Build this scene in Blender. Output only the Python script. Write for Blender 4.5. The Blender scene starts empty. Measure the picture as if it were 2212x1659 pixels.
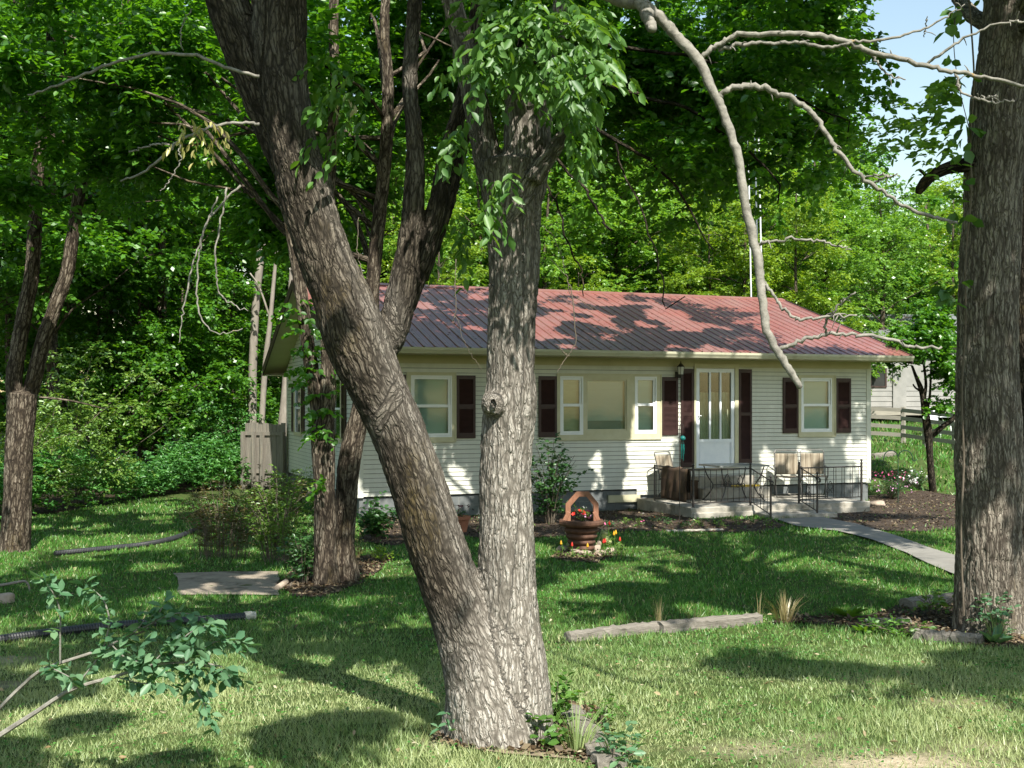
import bpy, math, random
import numpy as np
from mathutils import Vector, Matrix

# ------------------------------------------------------------------ camera, sky, sun, exposure
sc = bpy.context.scene
F, CX, HZ, EZ = 2408.47, 1106.0, 872.5, 2.2          # measured focal length (px), centre, horizon, eye height
cam = bpy.data.objects.new('camera', bpy.data.cameras.new('camera'))
sc.collection.objects.link(cam)
cam.location = (0, 0, EZ)
cam.rotation_euler = (math.radians(90), 0, 0)
cam.data.sensor_width = 36.0
cam.data.lens = F / 2212 * 36.0
cam.data.shift_y = (HZ - 829.5) / 2212
cam.data.clip_start = 0.1
cam.data.clip_end = 2000
sc.camera = cam

SUN = Vector((0.24, -0.78, 0.95)).normalized()
wd = bpy.data.worlds.new('World'); sc.world = wd; wd.use_nodes = True
wn = wd.node_tree
sky = wn.nodes.new('ShaderNodeTexSky'); sky.sky_type = 'NISHITA'; sky.sun_disc = False
sky.sun_elevation = math.asin(SUN.z); sky.sun_rotation = math.atan2(SUN.x, SUN.y)
sky.air_density = 1.7; sky.dust_density = 0.8; sky.ozone_density = 0.7
bg = wn.nodes['Background']; bg.inputs['Strength'].default_value = 0.10
wn.links.new(sky.outputs['Color'], bg.inputs['Color'])
sl = bpy.data.lights.new('sun', 'SUN'); sl.energy = 5.0; sl.angle = math.radians(0.5); sl.color = (1.0, 0.96, 0.88)
so = bpy.data.objects.new('sun', sl); sc.collection.objects.link(so)
so.rotation_euler = SUN.to_track_quat('Z', 'Y').to_euler(); so.location = (5, -10, 30)
sc.view_settings.view_transform = 'Standard'; sc.view_settings.look = 'None'
sc.view_settings.exposure = 1.0; sc.view_settings.gamma = 1.0
sc.cycles.use_denoising = True
sc.cycles.max_bounces = 7; sc.cycles.diffuse_bounces = 4; sc.cycles.glossy_bounces = 3
sc.cycles.transmission_bounces = 4; sc.cycles.transparent_max_bounces = 6
sc.cycles.caustics_reflective = False; sc.cycles.caustics_refractive = False
sc.cycles.sample_clamp_indirect = 6.0

COL = sc.collection
R = np.random.default_rng(11)
rnd = random.Random(5)

# ------------------------------------------------------------------ ground height and pixel helpers
GK = np.array([[-40, -1.5], [0, -1.62], [6, -1.80], [9.5, -1.97], [13, -2.07], [16, -2.13], [22, -2.19], [30, -2.25], [60, -2.1], [120, -1.6], [600, 2.0]])
RK = np.array([[25, 0], [27, .25], [30, .75], [34, .98], [42, 1.5], [60, 1.9], [600, 1.9]])
def sstep(x): x = np.clip(x, 0, 1); return x * x * (3 - 2 * x)
def gz(X, Y):
    X = np.asarray(X, float); Y = np.asarray(Y, float)
    return EZ + np.interp(Y, GK[:, 0], GK[:, 1]) + np.interp(Y, RK[:, 0], RK[:, 1]) * sstep((X - 6) / 3.5) \
        + .012 * np.sin(X * 1.7 + Y * .6) + .012 * np.sin(Y * 1.3 - X * .5)
def pt(x, y, Y): return Vector(((x - CX) / F * Y, Y, EZ - (y - HZ) / F * Y))
def gp(x, y, dz=0.0):
    Y = 12.0
    for _ in range(60):
        z = float(gz((x - CX) / F * Y, Y))
        Y = .5 * Y + .5 * min(120, (EZ - z) * F / max(y - HZ, 2))
    X = (x - CX) / F * Y
    return Vector((X, Y, float(gz(X, Y)) + dz))

# ------------------------------------------------------------------ materials
MATS = {}
def nodemat(name):
    m = bpy.data.materials.new(name); m.use_nodes = True
    nt = m.node_tree
    for n in list(nt.nodes): nt.nodes.remove(n)
    out = nt.nodes.new('ShaderNodeOutputMaterial')
    MATS[name] = m
    return m, nt, out
def N(nt, t, **kw):
    n = nt.nodes.new(t)
    for k, v in kw.items():
        if k.startswith('i_'):
            n.inputs[k[2:].replace('_', ' ')].default_value = v
        else: setattr(n, k, v)
    return n
def ramp(nt, fac, stops):
    r = nt.nodes.new('ShaderNodeValToRGB')
    el = r.color_ramp.elements
    while len(el) < len(stops): el.new(.5)
    for e, (p, c) in zip(el, stops):
        e.position = p; e.color = (c[0], c[1], c[2], 1)
    nt.links.new(fac, r.inputs['Fac'])
    return r.outputs['Color']
def mixc(nt, fac, a, b, mode='MIX'):
    m = nt.nodes.new('ShaderNodeMix'); m.data_type = 'RGBA'; m.blend_type = mode
    for s, v in ((0, fac), (6, a), (7, b)):
        if isinstance(v, (int, float)): m.inputs[s].default_value = v
        elif isinstance(v, tuple): m.inputs[s].default_value = (v[0], v[1], v[2], 1)
        else: nt.links.new(v, m.inputs[s])
    return m.outputs[2]
def noise(nt, scale, detail=4, rough=.6, vec=None, stretch=None, coord='Object'):
    tc = nt.nodes.new('ShaderNodeTexCoord'); v = tc.outputs[coord]
    if stretch:
        mp = nt.nodes.new('ShaderNodeMapping'); mp.inputs['Scale'].default_value = stretch
        nt.links.new(v, mp.inputs['Vector']); v = mp.outputs['Vector']
    n = nt.nodes.new('ShaderNodeTexNoise'); n.inputs['Scale'].default_value = scale
    n.inputs['Detail'].default_value = detail; n.inputs['Roughness'].default_value = rough
    nt.links.new(v, n.inputs['Vector'])
    return n.outputs['Fac']
def bump(nt, h, strength, dist):
    b = nt.nodes.new('ShaderNodeBump'); b.inputs['Strength'].default_value = strength; b.inputs['Distance'].default_value = dist
    nt.links.new(h, b.inputs['Height']); return b.outputs['Normal']

def surf(name, stops, scale=8, rough=.7, stretch=None, bstr=.3, bdist=.01, detail=6, spec=.3, metal=0.0, bscale=None, dirt=None):
    m, nt, out = nodemat(name)
    p = nt.nodes.new('ShaderNodeBsdfPrincipled')
    fac = noise(nt, scale, detail, .62, stretch=stretch)
    c = ramp(nt, fac, stops)
    if dirt:
        f2 = noise(nt, dirt[1], 5, .7)
        f2 = ramp(nt, f2, [(dirt[2], (0, 0, 0)), (dirt[3], (1, 1, 1))])
        c = mixc(nt, f2, c, dirt[0])
    nt.links.new(c, p.inputs['Base Color'])
    p.inputs['Roughness'].default_value = rough; p.inputs['Metallic'].default_value = metal
    p.inputs['Specular IOR Level'].default_value = spec
    if bstr:
        nt.links.new(bump(nt, noise(nt, bscale or scale * 3, 6, .65, stretch=stretch), bstr, bdist), p.inputs['Normal'])
    nt.links.new(p.outputs[0], out.inputs[0])
    return m
def leafmat(name, c1, c2, c3, trans=.4, tcol=(1.25, 1.15, .45), gloss=.05, vscale=.45, rough=.4):
    m, nt, out = nodemat(name)
    g = nt.nodes.new('ShaderNodeNewGeometry')
    col = ramp(nt, g.outputs['Random Per Island'], [(0, c1), (.5, c2), (1, c3)])
    nf = noise(nt, vscale, 3, .6)
    v = ramp(nt, nf, [(.3, (.72, .76, .8)), (.7, (1.18, 1.15, 1.0))])
    col = mixc(nt, 1.0, col, v, 'MULTIPLY')
    d = nt.nodes.new('ShaderNodeBsdfDiffuse'); nt.links.new(col, d.inputs['Color'])
    t = nt.nodes.new('ShaderNodeBsdfTranslucent')
    tc = mixc(nt, 1.0, col, tcol, 'MULTIPLY'); nt.links.new(tc, t.inputs['Color'])
    mx = nt.nodes.new('ShaderNodeMixShader'); mx.inputs[0].default_value = trans
    nt.links.new(d.outputs[0], mx.inputs[1]); nt.links.new(t.outputs[0], mx.inputs[2])
    gl = nt.nodes.new('ShaderNodeBsdfGlossy'); gl.inputs['Roughness'].default_value = rough
    gl.inputs['Color'].default_value = (.9, .95, .9, 1)
    m2 = nt.nodes.new('ShaderNodeMixShader'); m2.inputs[0].default_value = gloss
    nt.links.new(mx.outputs[0], m2.inputs[1]); nt.links.new(gl.outputs[0], m2.inputs[2])
    nt.links.new(m2.outputs[0], out.inputs[0])
    return m
def barkmat(name, dark, mid, light, lichen=None, moss=None, lich=(.62, .72), mossr=(.55, .68), cell=(.034, .095), depth=.014, tone=None):
    """plates of bark parted by furrows, laid out along each limb (point attribute bp), with lichen and moss patches on top"""
    m, nt, out = nodemat(name)
    p = nt.nodes.new('ShaderNodeBsdfPrincipled')
    a = nt.nodes.new('ShaderNodeAttribute'); a.attribute_name = 'bp'
    nz = nt.nodes.new('ShaderNodeTexNoise'); nz.inputs['Scale'].default_value = 9; nz.inputs['Detail'].default_value = 3
    nt.links.new(a.outputs['Vector'], nz.inputs['Vector'])
    wv = nt.nodes.new('ShaderNodeVectorMath'); wv.operation = 'MULTIPLY_ADD'; wv.inputs[1].default_value = (.04, .04, .10)
    nt.links.new(nz.outputs['Color'], wv.inputs[0]); nt.links.new(a.outputs['Vector'], wv.inputs[2])
    hs = []
    for k, (cw, cl) in enumerate((cell, (cell[0] * .5, cell[1] * .42))):
        mp = nt.nodes.new('ShaderNodeMapping'); mp.inputs['Scale'].default_value = (1 / cw, 1 / cw, 1 / cl)
        nt.links.new(wv.outputs[0], mp.inputs['Vector'])
        v = nt.nodes.new('ShaderNodeTexVoronoi'); v.feature = 'DISTANCE_TO_EDGE'; v.inputs['Scale'].default_value = 1
        nt.links.new(mp.outputs[0], v.inputs['Vector'])
        hs.append(ramp(nt, v.outputs['Distance'], [(.01, (0, 0, 0)), (.17 if k == 0 else .2, (1, 1, 1))]))
        if k == 0:
            v1 = nt.nodes.new('ShaderNodeTexVoronoi'); v1.inputs['Scale'].default_value = 1; nt.links.new(mp.outputs[0], v1.inputs['Vector'])
            sx = nt.nodes.new('ShaderNodeSeparateColor'); nt.links.new(v1.outputs['Color'], sx.inputs[0]); plate = sx.outputs[0]
    mp = nt.nodes.new('ShaderNodeMapping'); mp.inputs['Scale'].default_value = (1 / (cell[0] * 2.3), 1 / (cell[0] * 2.3), 1 / (cell[1] * 3.6))
    nt.links.new(wv.outputs[0], mp.inputs['Vector'])
    v = nt.nodes.new('ShaderNodeTexVoronoi'); v.feature = 'DISTANCE_TO_EDGE'; v.inputs['Scale'].default_value = 1; nt.links.new(mp.outputs[0], v.inputs['Vector'])
    fur = ramp(nt, v.outputs['Distance'], [(.015, (.15, .15, .15)), (.16, (1, 1, 1))])
    h = mixc(nt, 1.0, mixc(nt, .32, hs[0], hs[1]), fur, 'MULTIPLY')
    fn = noise(nt, 60, 5, .7, stretch=(1, 1, .4))
    hh = mixc(nt, .25, h, fn)
    c = ramp(nt, hh, [(.18, dark), (.52, mid), (.88, light)])
    c = mixc(nt, 1.0, c, ramp(nt, plate, [(0, (.74, .73, .72)), (1, (1.22, 1.22, 1.22))]), 'MULTIPLY')
    big = ramp(nt, noise(nt, 1.6, 4, .6), [(.3, (.72, .7, .68)), (.7, (1.15, 1.14, 1.12))])
    c = mixc(nt, 1.0, c, big, 'MULTIPLY')
    if tone:
        ta = nt.nodes.new('ShaderNodeAttribute'); ta.attribute_name = 'tone'
        c = mixc(nt, ta.outputs['Fac'], c, mixc(nt, 1.0, ramp(nt, hh, [(.15, tone[0]), (.5, tone[1]), (.85, tone[2])]), ramp(nt, plate, [(0, (.85, .84, .83)), (1, (1.12, 1.12, 1.12))]), 'MULTIPLY'))
    if moss:
        f = ramp(nt, noise(nt, 2.3, 6, .7, stretch=(1, 1, .45)), [(mossr[0], (0, 0, 0)), (mossr[1], (.85, .85, .85))])
        if tone:
            iv = nt.nodes.new('ShaderNodeMath'); iv.operation = 'SUBTRACT'; iv.inputs[0].default_value = 1.0; nt.links.new(ta.outputs['Fac'], iv.inputs[1])
            f = mixc(nt, 1.0, f, iv.outputs[0], 'MULTIPLY')
        c = mixc(nt, mixc(nt, 1.0, f, hs[0], 'MULTIPLY'), c, moss)
    if lichen:
        f = ramp(nt, noise(nt, 9, 8, .78, stretch=(1, 1, .6)), [(lich[0], (0, 0, 0)), (lich[1], (1, 1, 1))])
        c = mixc(nt, mixc(nt, 1.0, f, hs[0], 'MULTIPLY'), c, lichen)
    nt.links.new(c, p.inputs['Base Color'])
    p.inputs['Roughness'].default_value = .92; p.inputs['Specular IOR Level'].default_value = .12
    nt.links.new(bump(nt, hh, .95, depth), p.inputs['Normal'])
    nt.links.new(p.outputs[0], out.inputs[0])
    return m

surf('siding', [(.3, (.56, .56, .48)), (.7, (.62, .62, .54))], 2.2, .55, bstr=.08, bscale=30, stretch=(2.5, 2.5, .35), dirt=((.42, .43, .35), 1.1, .52, .85))
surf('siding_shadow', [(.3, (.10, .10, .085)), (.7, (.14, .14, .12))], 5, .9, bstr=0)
surf('trim_cream', [(.3, (.48, .45, .29)), (.7, (.55, .52, .36))], 5, .5, bstr=.05)
surf('white_paint', [(.3, (.74, .76, .76)), (.7, (.82, .83, .82))], 6, .4, bstr=.03)
surf('white_metal', [(.3, (.70, .74, .80)), (.7, (.80, .83, .87))], 6, .3, bstr=.02, spec=.5)
surf('shutter_brown', [(.3, (.030, .014, .013)), (.7, (.048, .022, .019))], 10, .42, bstr=.05)
surf('soffit_cream', [(.3, (.44, .41, .26)), (.7, (.50, .47, .32))], 3, .6, bstr=.05)
surf('gutter_cream', [(.3, (.42, .41, .29)), (.7, (.55, .53, .40))], 4, .45, stretch=(.6, 1, 6), bstr=.05, dirt=((.30, .28, .18), 3, .55, .8))
surf('block_grey', [(.3, (.105, .115, .115)), (.7, (.17, .18, .175))], 6, .9, bstr=.4, bdist=.006)
surf('mortar', [(.3, (.19, .19, .18)), (.7, (.25, .25, .235))], 14, .95, bstr=.2)
surf('dark_trim', [(.3, (.035, .022, .018)), (.7, (.06, .036, .03))], 7, .5, bstr=.05)
surf('concrete', [(.25, (.25, .23, .19)), (.75, (.42, .39, .33))], 5, .9, bstr=.35, bdist=.006, dirt=((.13, .12, .09), 2.2, .52, .72))
surf('path_concrete', [(.25, (.17, .16, .14)), (.75, (.26, .245, .215))], 4, .92, bstr=.3, bdist=.005, dirt=((.22, .20, .16), 1.6, .55, .75))
surf('pad_tan', [(.25, (.20, .165, .125)), (.75, (.34, .285, .22))], 5, .95, bstr=.4, bdist=.008, dirt=((.10, .08, .055), 3, .5, .66))
surf('iron', [(.3, (.018, .016, .015)), (.8, (.05, .04, .034))], 22, .45, bstr=.15, spec=.5)
surf('dark_interior', [(.3, (.02, .022, .02)), (.7, (.03, .032, .028))], 3, .8, bstr=0)
surf('blind_white', [(.3, (.56, .66, .66)), (.7, (.64, .74, .74))], 60, .6, bstr=.1, stretch=(.02, 1, 1))
surf('blind_tan', [(.3, (.45, .44, .28)), (.7, (.56, .55, .37))], 40, .6, bstr=.05, stretch=(.1, 1, 1))
surf('curtain', [(.3, (.40, .38, .28)), (.7, (.62, .59, .46))], 2.5, .9, bstr=.1)
surf('chair_web', [(.35, (.11, .085, .055)), (.5, (.24, .20, .145)), (.65, (.32, .28, .21))], 3, .85, stretch=(16, .3, .3), bstr=.2)
surf('chair_tube', [(.3, (.06, .06, .055)), (.7, (.12, .11, .1))], 10, .35, bstr=0, spec=.5, metal=.6)
surf('table_metal', [(.3, (.20, .21, .20)), (.7, (.32, .33, .31))], 20, .3, bstr=.1, spec=.6)
surf('old_wood', [(.25, (.10, .088, .072)), (.55, (.20, .18, .15)), (.8, (.30, .275, .235))], 5, .92, stretch=(.5, 9, 9), bstr=.6, bdist=.012)
surf('fence_wood', [(.25, (.11, .10, .085)), (.6, (.21, .19, .155)), (.85, (.34, .26, .18))], 4, .92, stretch=(6, 6, .5), bstr=.5, bdist=.01)
surf('rail_wood', [(.25, (.22, .205, .17)), (.75, (.36, .33, .27))], 4, .9, stretch=(.6, .6, 6), bstr=.4, bdist=.008)
surf('well_wood', [(.25, (.055, .026, .016)), (.6, (.11, .055, .034)), (.85, (.18, .095, .06))], 7, .7, bstr=.4, bdist=.008)
surf('well_beam', [(.25, (.20, .088, .05)), (.75, (.31, .15, .09))], 6, .6, stretch=(3, 3, 1), bstr=.3, bdist=.004)
surf('terracotta', [(.3, (.30, .115, .065)), (.7, (.38, .16, .09))], 8, .8, bstr=.15)
surf('stone', [(.25, (.22, .17, .13)), (.75, (.44, .36, .28))], 6, .9, bstr=.5, bdist=.01)
surf('black_plastic', [(.3, (.014, .015, .016)), (.7, (.03, .031, .033))], 20, .45, bstr=.05, spec=.5)
surf('pale_cap', [(.3, (.38, .36, .30)), (.7, (.48, .46, .40))], 12, .7, bstr=.1)
surf('frog_green', [(.3, (.24, .27, .09)), (.7, (.38, .40, .18))], 18, .6, bstr=.3)
surf('teal_glass', [(.3, (.006, .11, .10)), (.7, (.012, .19, .17))], 9, .15, bstr=.0, spec=.6)
surf('lamp_glass', [(.3, (.5, .5, .46)), (.7, (.6, .6, .56))], 9, .2, bstr=.0, spec=.5)
surf('box_brown', [(.3, (.04, .025, .016)), (.7, (.08, .05, .03))], 9, .8, bstr=.2)
surf('yellow_paint', [(.3, (.62, .42, .03)), (.7, (.72, .5, .05))], 9, .5, bstr=.0)
surf('green_iron', [(.3, (.012, .035, .02)), (.8, (.025, .06, .035))], 22, .5, bstr=.1)
surf('neighbour_wall', [(.3, (.22, .22, .205)), (.7, (.29, .285, .265))], 3, .7, bstr=.05)
surf('galvanised', [(.3, (.55, .57, .58)), (.7, (.68, .7, .71))], 8, .4, bstr=0, spec=.5)
surf('dead_pale', [(.25, (.15, .13, .105)), (.75, (.30, .27, .225))], 9, .9, stretch=(1, 1, .3), bstr=.4, bdist=.01)
surf('dead_limb', [(.25, (.10, .093, .078)), (.55, (.24, .225, .19)), (.8, (.33, .315, .27))], 26, .9, bstr=.6, bdist=.006, dirt=((.36, .21, .03), 7, .66, .72))
surf('wood_bark', [(.25, (.075, .06, .042)), (.7, (.17, .14, .105))], 6, .95, stretch=(2, 2, .3), bstr=.6, bdist=.02)
surf('red_petal', [(.3, (.42, .018, .012)), (.7, (.55, .04, .025))], 9, .6, bstr=0)
surf('yellow_petal', [(.3, (.55, .27, .01)), (.7, (.65, .36, .03))], 9, .6, bstr=0)
surf('pink_petal', [(.3, (.62, .10, .26)), (.7, (.75, .2, .36))], 9, .6, bstr=0)
surf('mauve_petal', [(.3, (.45, .2, .38)), (.7, (.62, .36, .52))], 9, .6, bstr=0)
surf('white_petal', [(.3, (.7, .7, .66)), (.7, (.82, .82, .78))], 9, .6, bstr=0)
surf('dark_petal', [(.3, (.02, .008, .012)), (.7, (.05, .015, .02))], 9, .6, bstr=0)
surf('mulch', [(.2, (.022, .015, .010)), (.5, (.055, .038, .026)), (.72, (.10, .073, .05)), (.85, (.19, .145, .10))], 16, .95, bstr=1.0, bdist=.03, detail=9)
surf('bare_soil', [(.25, (.17, .125, .085)), (.75, (.30, .235, .165))], 9, .95, bstr=.8, bdist=.02, detail=9)

barkmat('bark_fork', (.018, .015, .011), (.068, .056, .042), (.125, .107, .082), lichen=(.46, .47, .43), moss=(.095, .070, .026), lich=(.66, .74), mossr=(.54, .70), cell=(.019, .095), depth=.012, tone=((.13, .115, .095), (.34, .31, .265), (.45, .42, .37)))
barkmat('bark_dark', (.008, .007, .005), (.036, .030, .022), (.085, .072, .055), lichen=(.34, .34, .30), lich=(.70, .78), moss=(.075, .055, .02))
barkmat('bark_right', (.075, .064, .052), (.22, .195, .16), (.33, .30, .25), lichen=(.34, .33, .30), moss=(.10, .075, .04), lich=(.68, .78), mossr=(.56, .75), cell=(.024, .17), depth=.016)
barkmat('bark_mid', (.028, .022, .017), (.115, .094, .07), (.22, .19, .15), lichen=(.38, .38, .34), lich=(.66, .76), moss=(.09, .068, .03), cell=(.03, .16))

leafmat('leaf_canopy', (.050, .170, .014), (.080, .235, .020), (.12, .30, .030), .55, tcol=(1.6, 1.4, .4))
leafmat('leaf_near', (.065, .175, .030), (.105, .24, .042), (.16, .31, .058), .48, tcol=(1.6, 1.4, .45), gloss=.04, rough=.5)
leafmat('leaf_wood', (.050, .165, .016), (.085, .240, .022), (.14, .33, .034), .52, vscale=.25, tcol=(1.5, 1.35, .4))
leafmat('leaf_bright', (.12, .27, .036), (.17, .35, .048), (.24, .43, .07), .52, vscale=.22, tcol=(1.4, 1.25, .5))
leafmat('leaf_yellowish', (.16, .30, .030), (.23, .37, .038), (.31, .44, .052), .5, vscale=.3)
leafmat('leaf_bluish', (.065, .215, .055), (.105, .30, .075), (.16, .38, .10), .45, gloss=.04, vscale=.3)
leafmat('leaf_sapling', (.085, .20, .10), (.125, .255, .135), (.19, .32, .17), .4, gloss=.02, tcol=(1.3, 1.25, .6))
leafmat('leaf_bush', (.10, .21, .036), (.16, .29, .05), (.24, .37, .075), .45)
leafmat('leaf_brown', (.07, .056, .018), (.125, .096, .026), (.10, .12, .03), .3)
leafmat('leaf_dry', (.36, .33, .12), (.48, .44, .20), (.34, .38, .10), .4)
leafmat('leaf_shrub', (.032, .10, .028), (.048, .14, .036), (.08, .18, .05), .38, gloss=.05)
leafmat('straw', (.34, .27, .14), (.46, .37, .2), (.28, .25, .11), .25)

def grassmat():
    m, nt, out = nodemat('grass_blade')
    g = nt.nodes.new('ShaderNodeNewGeometry')
    col = ramp(nt, g.outputs['Random Per Island'], [(0, (.040, .150, .016)), (.5, (.072, .215, .026)), (.86, (.13, .28, .045)), (.95, (.30, .36, .12)), (1, (.50, .45, .24))])
    tcd = nt.nodes.new('ShaderNodeTexCoord')
    sp = nt.nodes.new('ShaderNodeSeparateXYZ'); nt.links.new(tcd.outputs['Object'], sp.inputs[0])
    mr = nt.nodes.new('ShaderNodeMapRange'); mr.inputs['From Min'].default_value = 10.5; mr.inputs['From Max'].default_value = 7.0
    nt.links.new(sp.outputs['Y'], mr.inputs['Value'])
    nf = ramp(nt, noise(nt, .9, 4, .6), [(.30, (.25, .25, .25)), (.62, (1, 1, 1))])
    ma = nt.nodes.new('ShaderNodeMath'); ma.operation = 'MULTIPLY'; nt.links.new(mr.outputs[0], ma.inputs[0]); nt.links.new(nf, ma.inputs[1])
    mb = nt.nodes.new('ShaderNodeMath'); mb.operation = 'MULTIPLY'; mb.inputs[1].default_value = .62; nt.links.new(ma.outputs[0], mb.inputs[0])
    col = mixc(nt, mb.outputs[0], col, (.56, .57, .30))  # near lawn paled here, sunlight put into the blade colour
    d = nt.nodes.new('ShaderNodeBsdfDiffuse'); nt.links.new(col, d.inputs['Color'])
    t = nt.nodes.new('ShaderNodeBsdfTranslucent'); nt.links.new(mixc(nt, 1.0, col, (1.2, 1.15, .5), 'MULTIPLY'), t.inputs['Color'])
    mx = nt.nodes.new('ShaderNodeMixShader'); mx.inputs[0].default_value = .3
    nt.links.new(d.outputs[0], mx.inputs[1]); nt.links.new(t.outputs[0], mx.inputs[2])
    gl = nt.nodes.new('ShaderNodeBsdfGlossy'); gl.inputs['Roughness'].default_value = .45
    m2 = nt.nodes.new('ShaderNodeMixShader'); m2.inputs[0].default_value = .04
    nt.links.new(mx.outputs[0], m2.inputs[1]); nt.links.new(gl.outputs[0], m2.inputs[2])
    nt.links.new(m2.outputs[0], out.inputs[0])
grassmat()
def groundmat():
    m, nt, out = nodemat('lawn_ground')
    p = nt.nodes.new('ShaderNodeBsdfPrincipled')
    c = ramp(nt, noise(nt, 7, 8, .7), [(.3, (.035, .060, .016)), (.5, (.055, .085, .022)), (.68, (.10, .105, .04)), (.8, (.17, .14, .08))])
    a = nt.nodes.new('ShaderNodeAttribute'); a.attribute_name = 'bare'
    nf = ramp(nt, noise(nt, 6, 6, .7), [(.3, (.6, .6, .6)), (.7, (1.3, 1.3, 1.3))])
    mu = nt.nodes.new('ShaderNodeMath'); mu.operation = 'MULTIPLY'; mu.use_clamp = True
    nt.links.new(a.outputs['Fac'], mu.inputs[0]); nt.links.new(nf, mu.inputs[1])
    sand = ramp(nt, noise(nt, 18, 7, .7), [(.3, (.40, .32, .21)), (.7, (.60, .50, .36))])
    c = mixc(nt, mu.outputs[0], c, sand)
    w = nt.nodes.new('ShaderNodeAttribute'); w.attribute_name = 'wood'
    litter = ramp(nt, noise(nt, 5, 8, .75), [(.3, (.018, .014, .009)), (.7, (.055, .042, .026))])
    c = mixc(nt, w.outputs['Fac'], c, litter)
    nt.links.new(c, p.inputs['Base Color']); p.inputs['Roughness'].default_value = .95; p.inputs['Specular IOR Level'].default_value = .1
    nt.links.new(bump(nt, noise(nt, 25, 7, .7), .8, .03), p.inputs['Normal'])
    nt.links.new(p.outputs[0], out.inputs[0])
groundmat()
def roofmat():
    m, nt, out = nodemat('roof_red')
    p = nt.nodes.new('ShaderNodeBsdfPrincipled')
    c = ramp(nt, noise(nt, 2.2, 6, .65, stretch=(1, .25, 1)), [(.3, (.19, .066, .052)), (.7, (.26, .10, .08))])
    f = ramp(nt, noise(nt, 40, 4, .8), [(.70, (0, 0, 0)), (.76, (1, 1, 1))])
    c = mixc(nt, f, c, (.05, .035, .03))
    f = ramp(nt, noise(nt, 1.1, 6, .7), [(.42, (0, 0, 0)), (.75, (.65, .65, .65))])
    c = mixc(nt, f, c, (.22, .15, .135))
    nt.links.new(c, p.inputs['Base Color']); p.inputs['Roughness'].default_value = .33; p.inputs['Specular IOR Level'].default_value = .5
    nt.links.new(bump(nt, noise(nt, 3, 3, .5), .1, .02), p.inputs['Normal'])
    nt.links.new(p.outputs[0], out.inputs[0])
roofmat()
def glassmat():
    m, nt, out = nodemat('window_glass')
    fr = nt.nodes.new('ShaderNodeFresnel'); fr.inputs['IOR'].default_value = 1.45
    ad = nt.nodes.new('ShaderNodeMath'); ad.operation = 'ADD'; ad.inputs[1].default_value = .03; nt.links.new(fr.outputs[0], ad.inputs[0])
    t = nt.nodes.new('ShaderNodeBsdfTransparent'); t.inputs['Color'].default_value = (.86, .93, .90, 1)
    g = nt.nodes.new('ShaderNodeBsdfGlossy'); g.inputs['Roughness'].default_value = .06; g.inputs['Color'].default_value = (.9, .95, .92, 1)
    nt.links.new(bump(nt, noise(nt, 3, 2, .5), .06, .02), g.inputs['Normal'])
    mx = nt.nodes.new('ShaderNodeMixShader'); nt.links.new(ad.outputs[0], mx.inputs[0])
    nt.links.new(t.outputs[0], mx.inputs[1]); nt.links.new(g.outputs[0], mx.inputs[2])
    nt.links.new(mx.outputs[0], out.inputs[0])
glassmat()
def plaidmat():
    m, nt, out = nodemat('plaid')
    p = nt.nodes.new('ShaderNodeBsdfPrincipled')
    tc = nt.nodes.new('ShaderNodeTexCoord')
    mp = nt.nodes.new('ShaderNodeMapping'); mp.inputs['Rotation'].default_value = (0, math.radians(90), 0)
    nt.links.new(tc.outputs['Object'], mp.inputs['Vector'])
    b = nt.nodes.new('ShaderNodeTexChecker'); b.inputs['Scale'].default_value = 4.3
    b.inputs['Color1'].default_value = (.050, .036, .024, 1); b.inputs['Color2'].default_value = (.115, .080, .046, 1)
    nt.links.new(mp.outputs['Vector'], b.inputs['Vector'])
    c = mixc(nt, noise(nt, 5, 3, .6), b.outputs['Color'], (.085, .045, .026))
    nt.links.new(c, p.inputs['Base Color']); p.inputs['Roughness'].default_value = .95
    nt.links.new(bump(nt, noise(nt, 120, 3, .6), .3, .003), p.inputs['Normal'])
    nt.links.new(p.outputs[0], out.inputs[0])
plaidmat()

# ------------------------------------------------------------------ mesh builders
def npmesh(name, V, faces_list, smooth=False, attrs=None):
    """V (n,3); faces_list: list of integer arrays (m,k), one per polygon size"""
    me = bpy.data.meshes.new(name)
    V = np.ascontiguousarray(V, np.float32)
    me.vertices.add(len(V)); me.vertices.foreach_set('co', V.ravel())
    loops = np.concatenate([f.ravel() for f in faces_list]).astype(np.int32)
    sizes = np.concatenate([np.full(len(f), f.shape[1], np.int32) for f in faces_list])
    starts = np.concatenate([[0], np.cumsum(sizes)[:-1]]).astype(np.int32)
    me.loops.add(len(loops)); me.loops.foreach_set('vertex_index', loops)
    me.polygons.add(len(sizes)); me.polygons.foreach_set('loop_start', starts)
    if smooth: me.polygons.foreach_set('use_smooth', np.ones(len(sizes), bool))
    me.update(calc_edges=True)
    if attrs:
        for k, a in attrs.items():
            at = me.attributes.new(k, 'FLOAT', 'POINT'); at.data.foreach_set('value', np.asarray(a, np.float32))
    return me
def link(name, me, mat=None, parent=None):
    o = bpy.data.objects.new(name, me); COL.objects.link(o)
    if mat and me is not None and not me.materials: me.materials.append(MATS[mat])
    if parent: o.parent = parent
    return o
def tag(o, label=None, cat=None, group=None, kind=None):
    if label: o['label'] = label
    if cat: o['category'] = cat
    if group: o['group'] = group
    if kind: o['kind'] = kind
    return o
def thing(name, loc, label, cat, group=None, rz=0.0):
    o = bpy.data.objects.new(name, None); COL.objects.link(o)
    o.location = loc; o.rotation_euler = (0, 0, rz); o.empty_display_size = .2
    return tag(o, label, cat, group)
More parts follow.
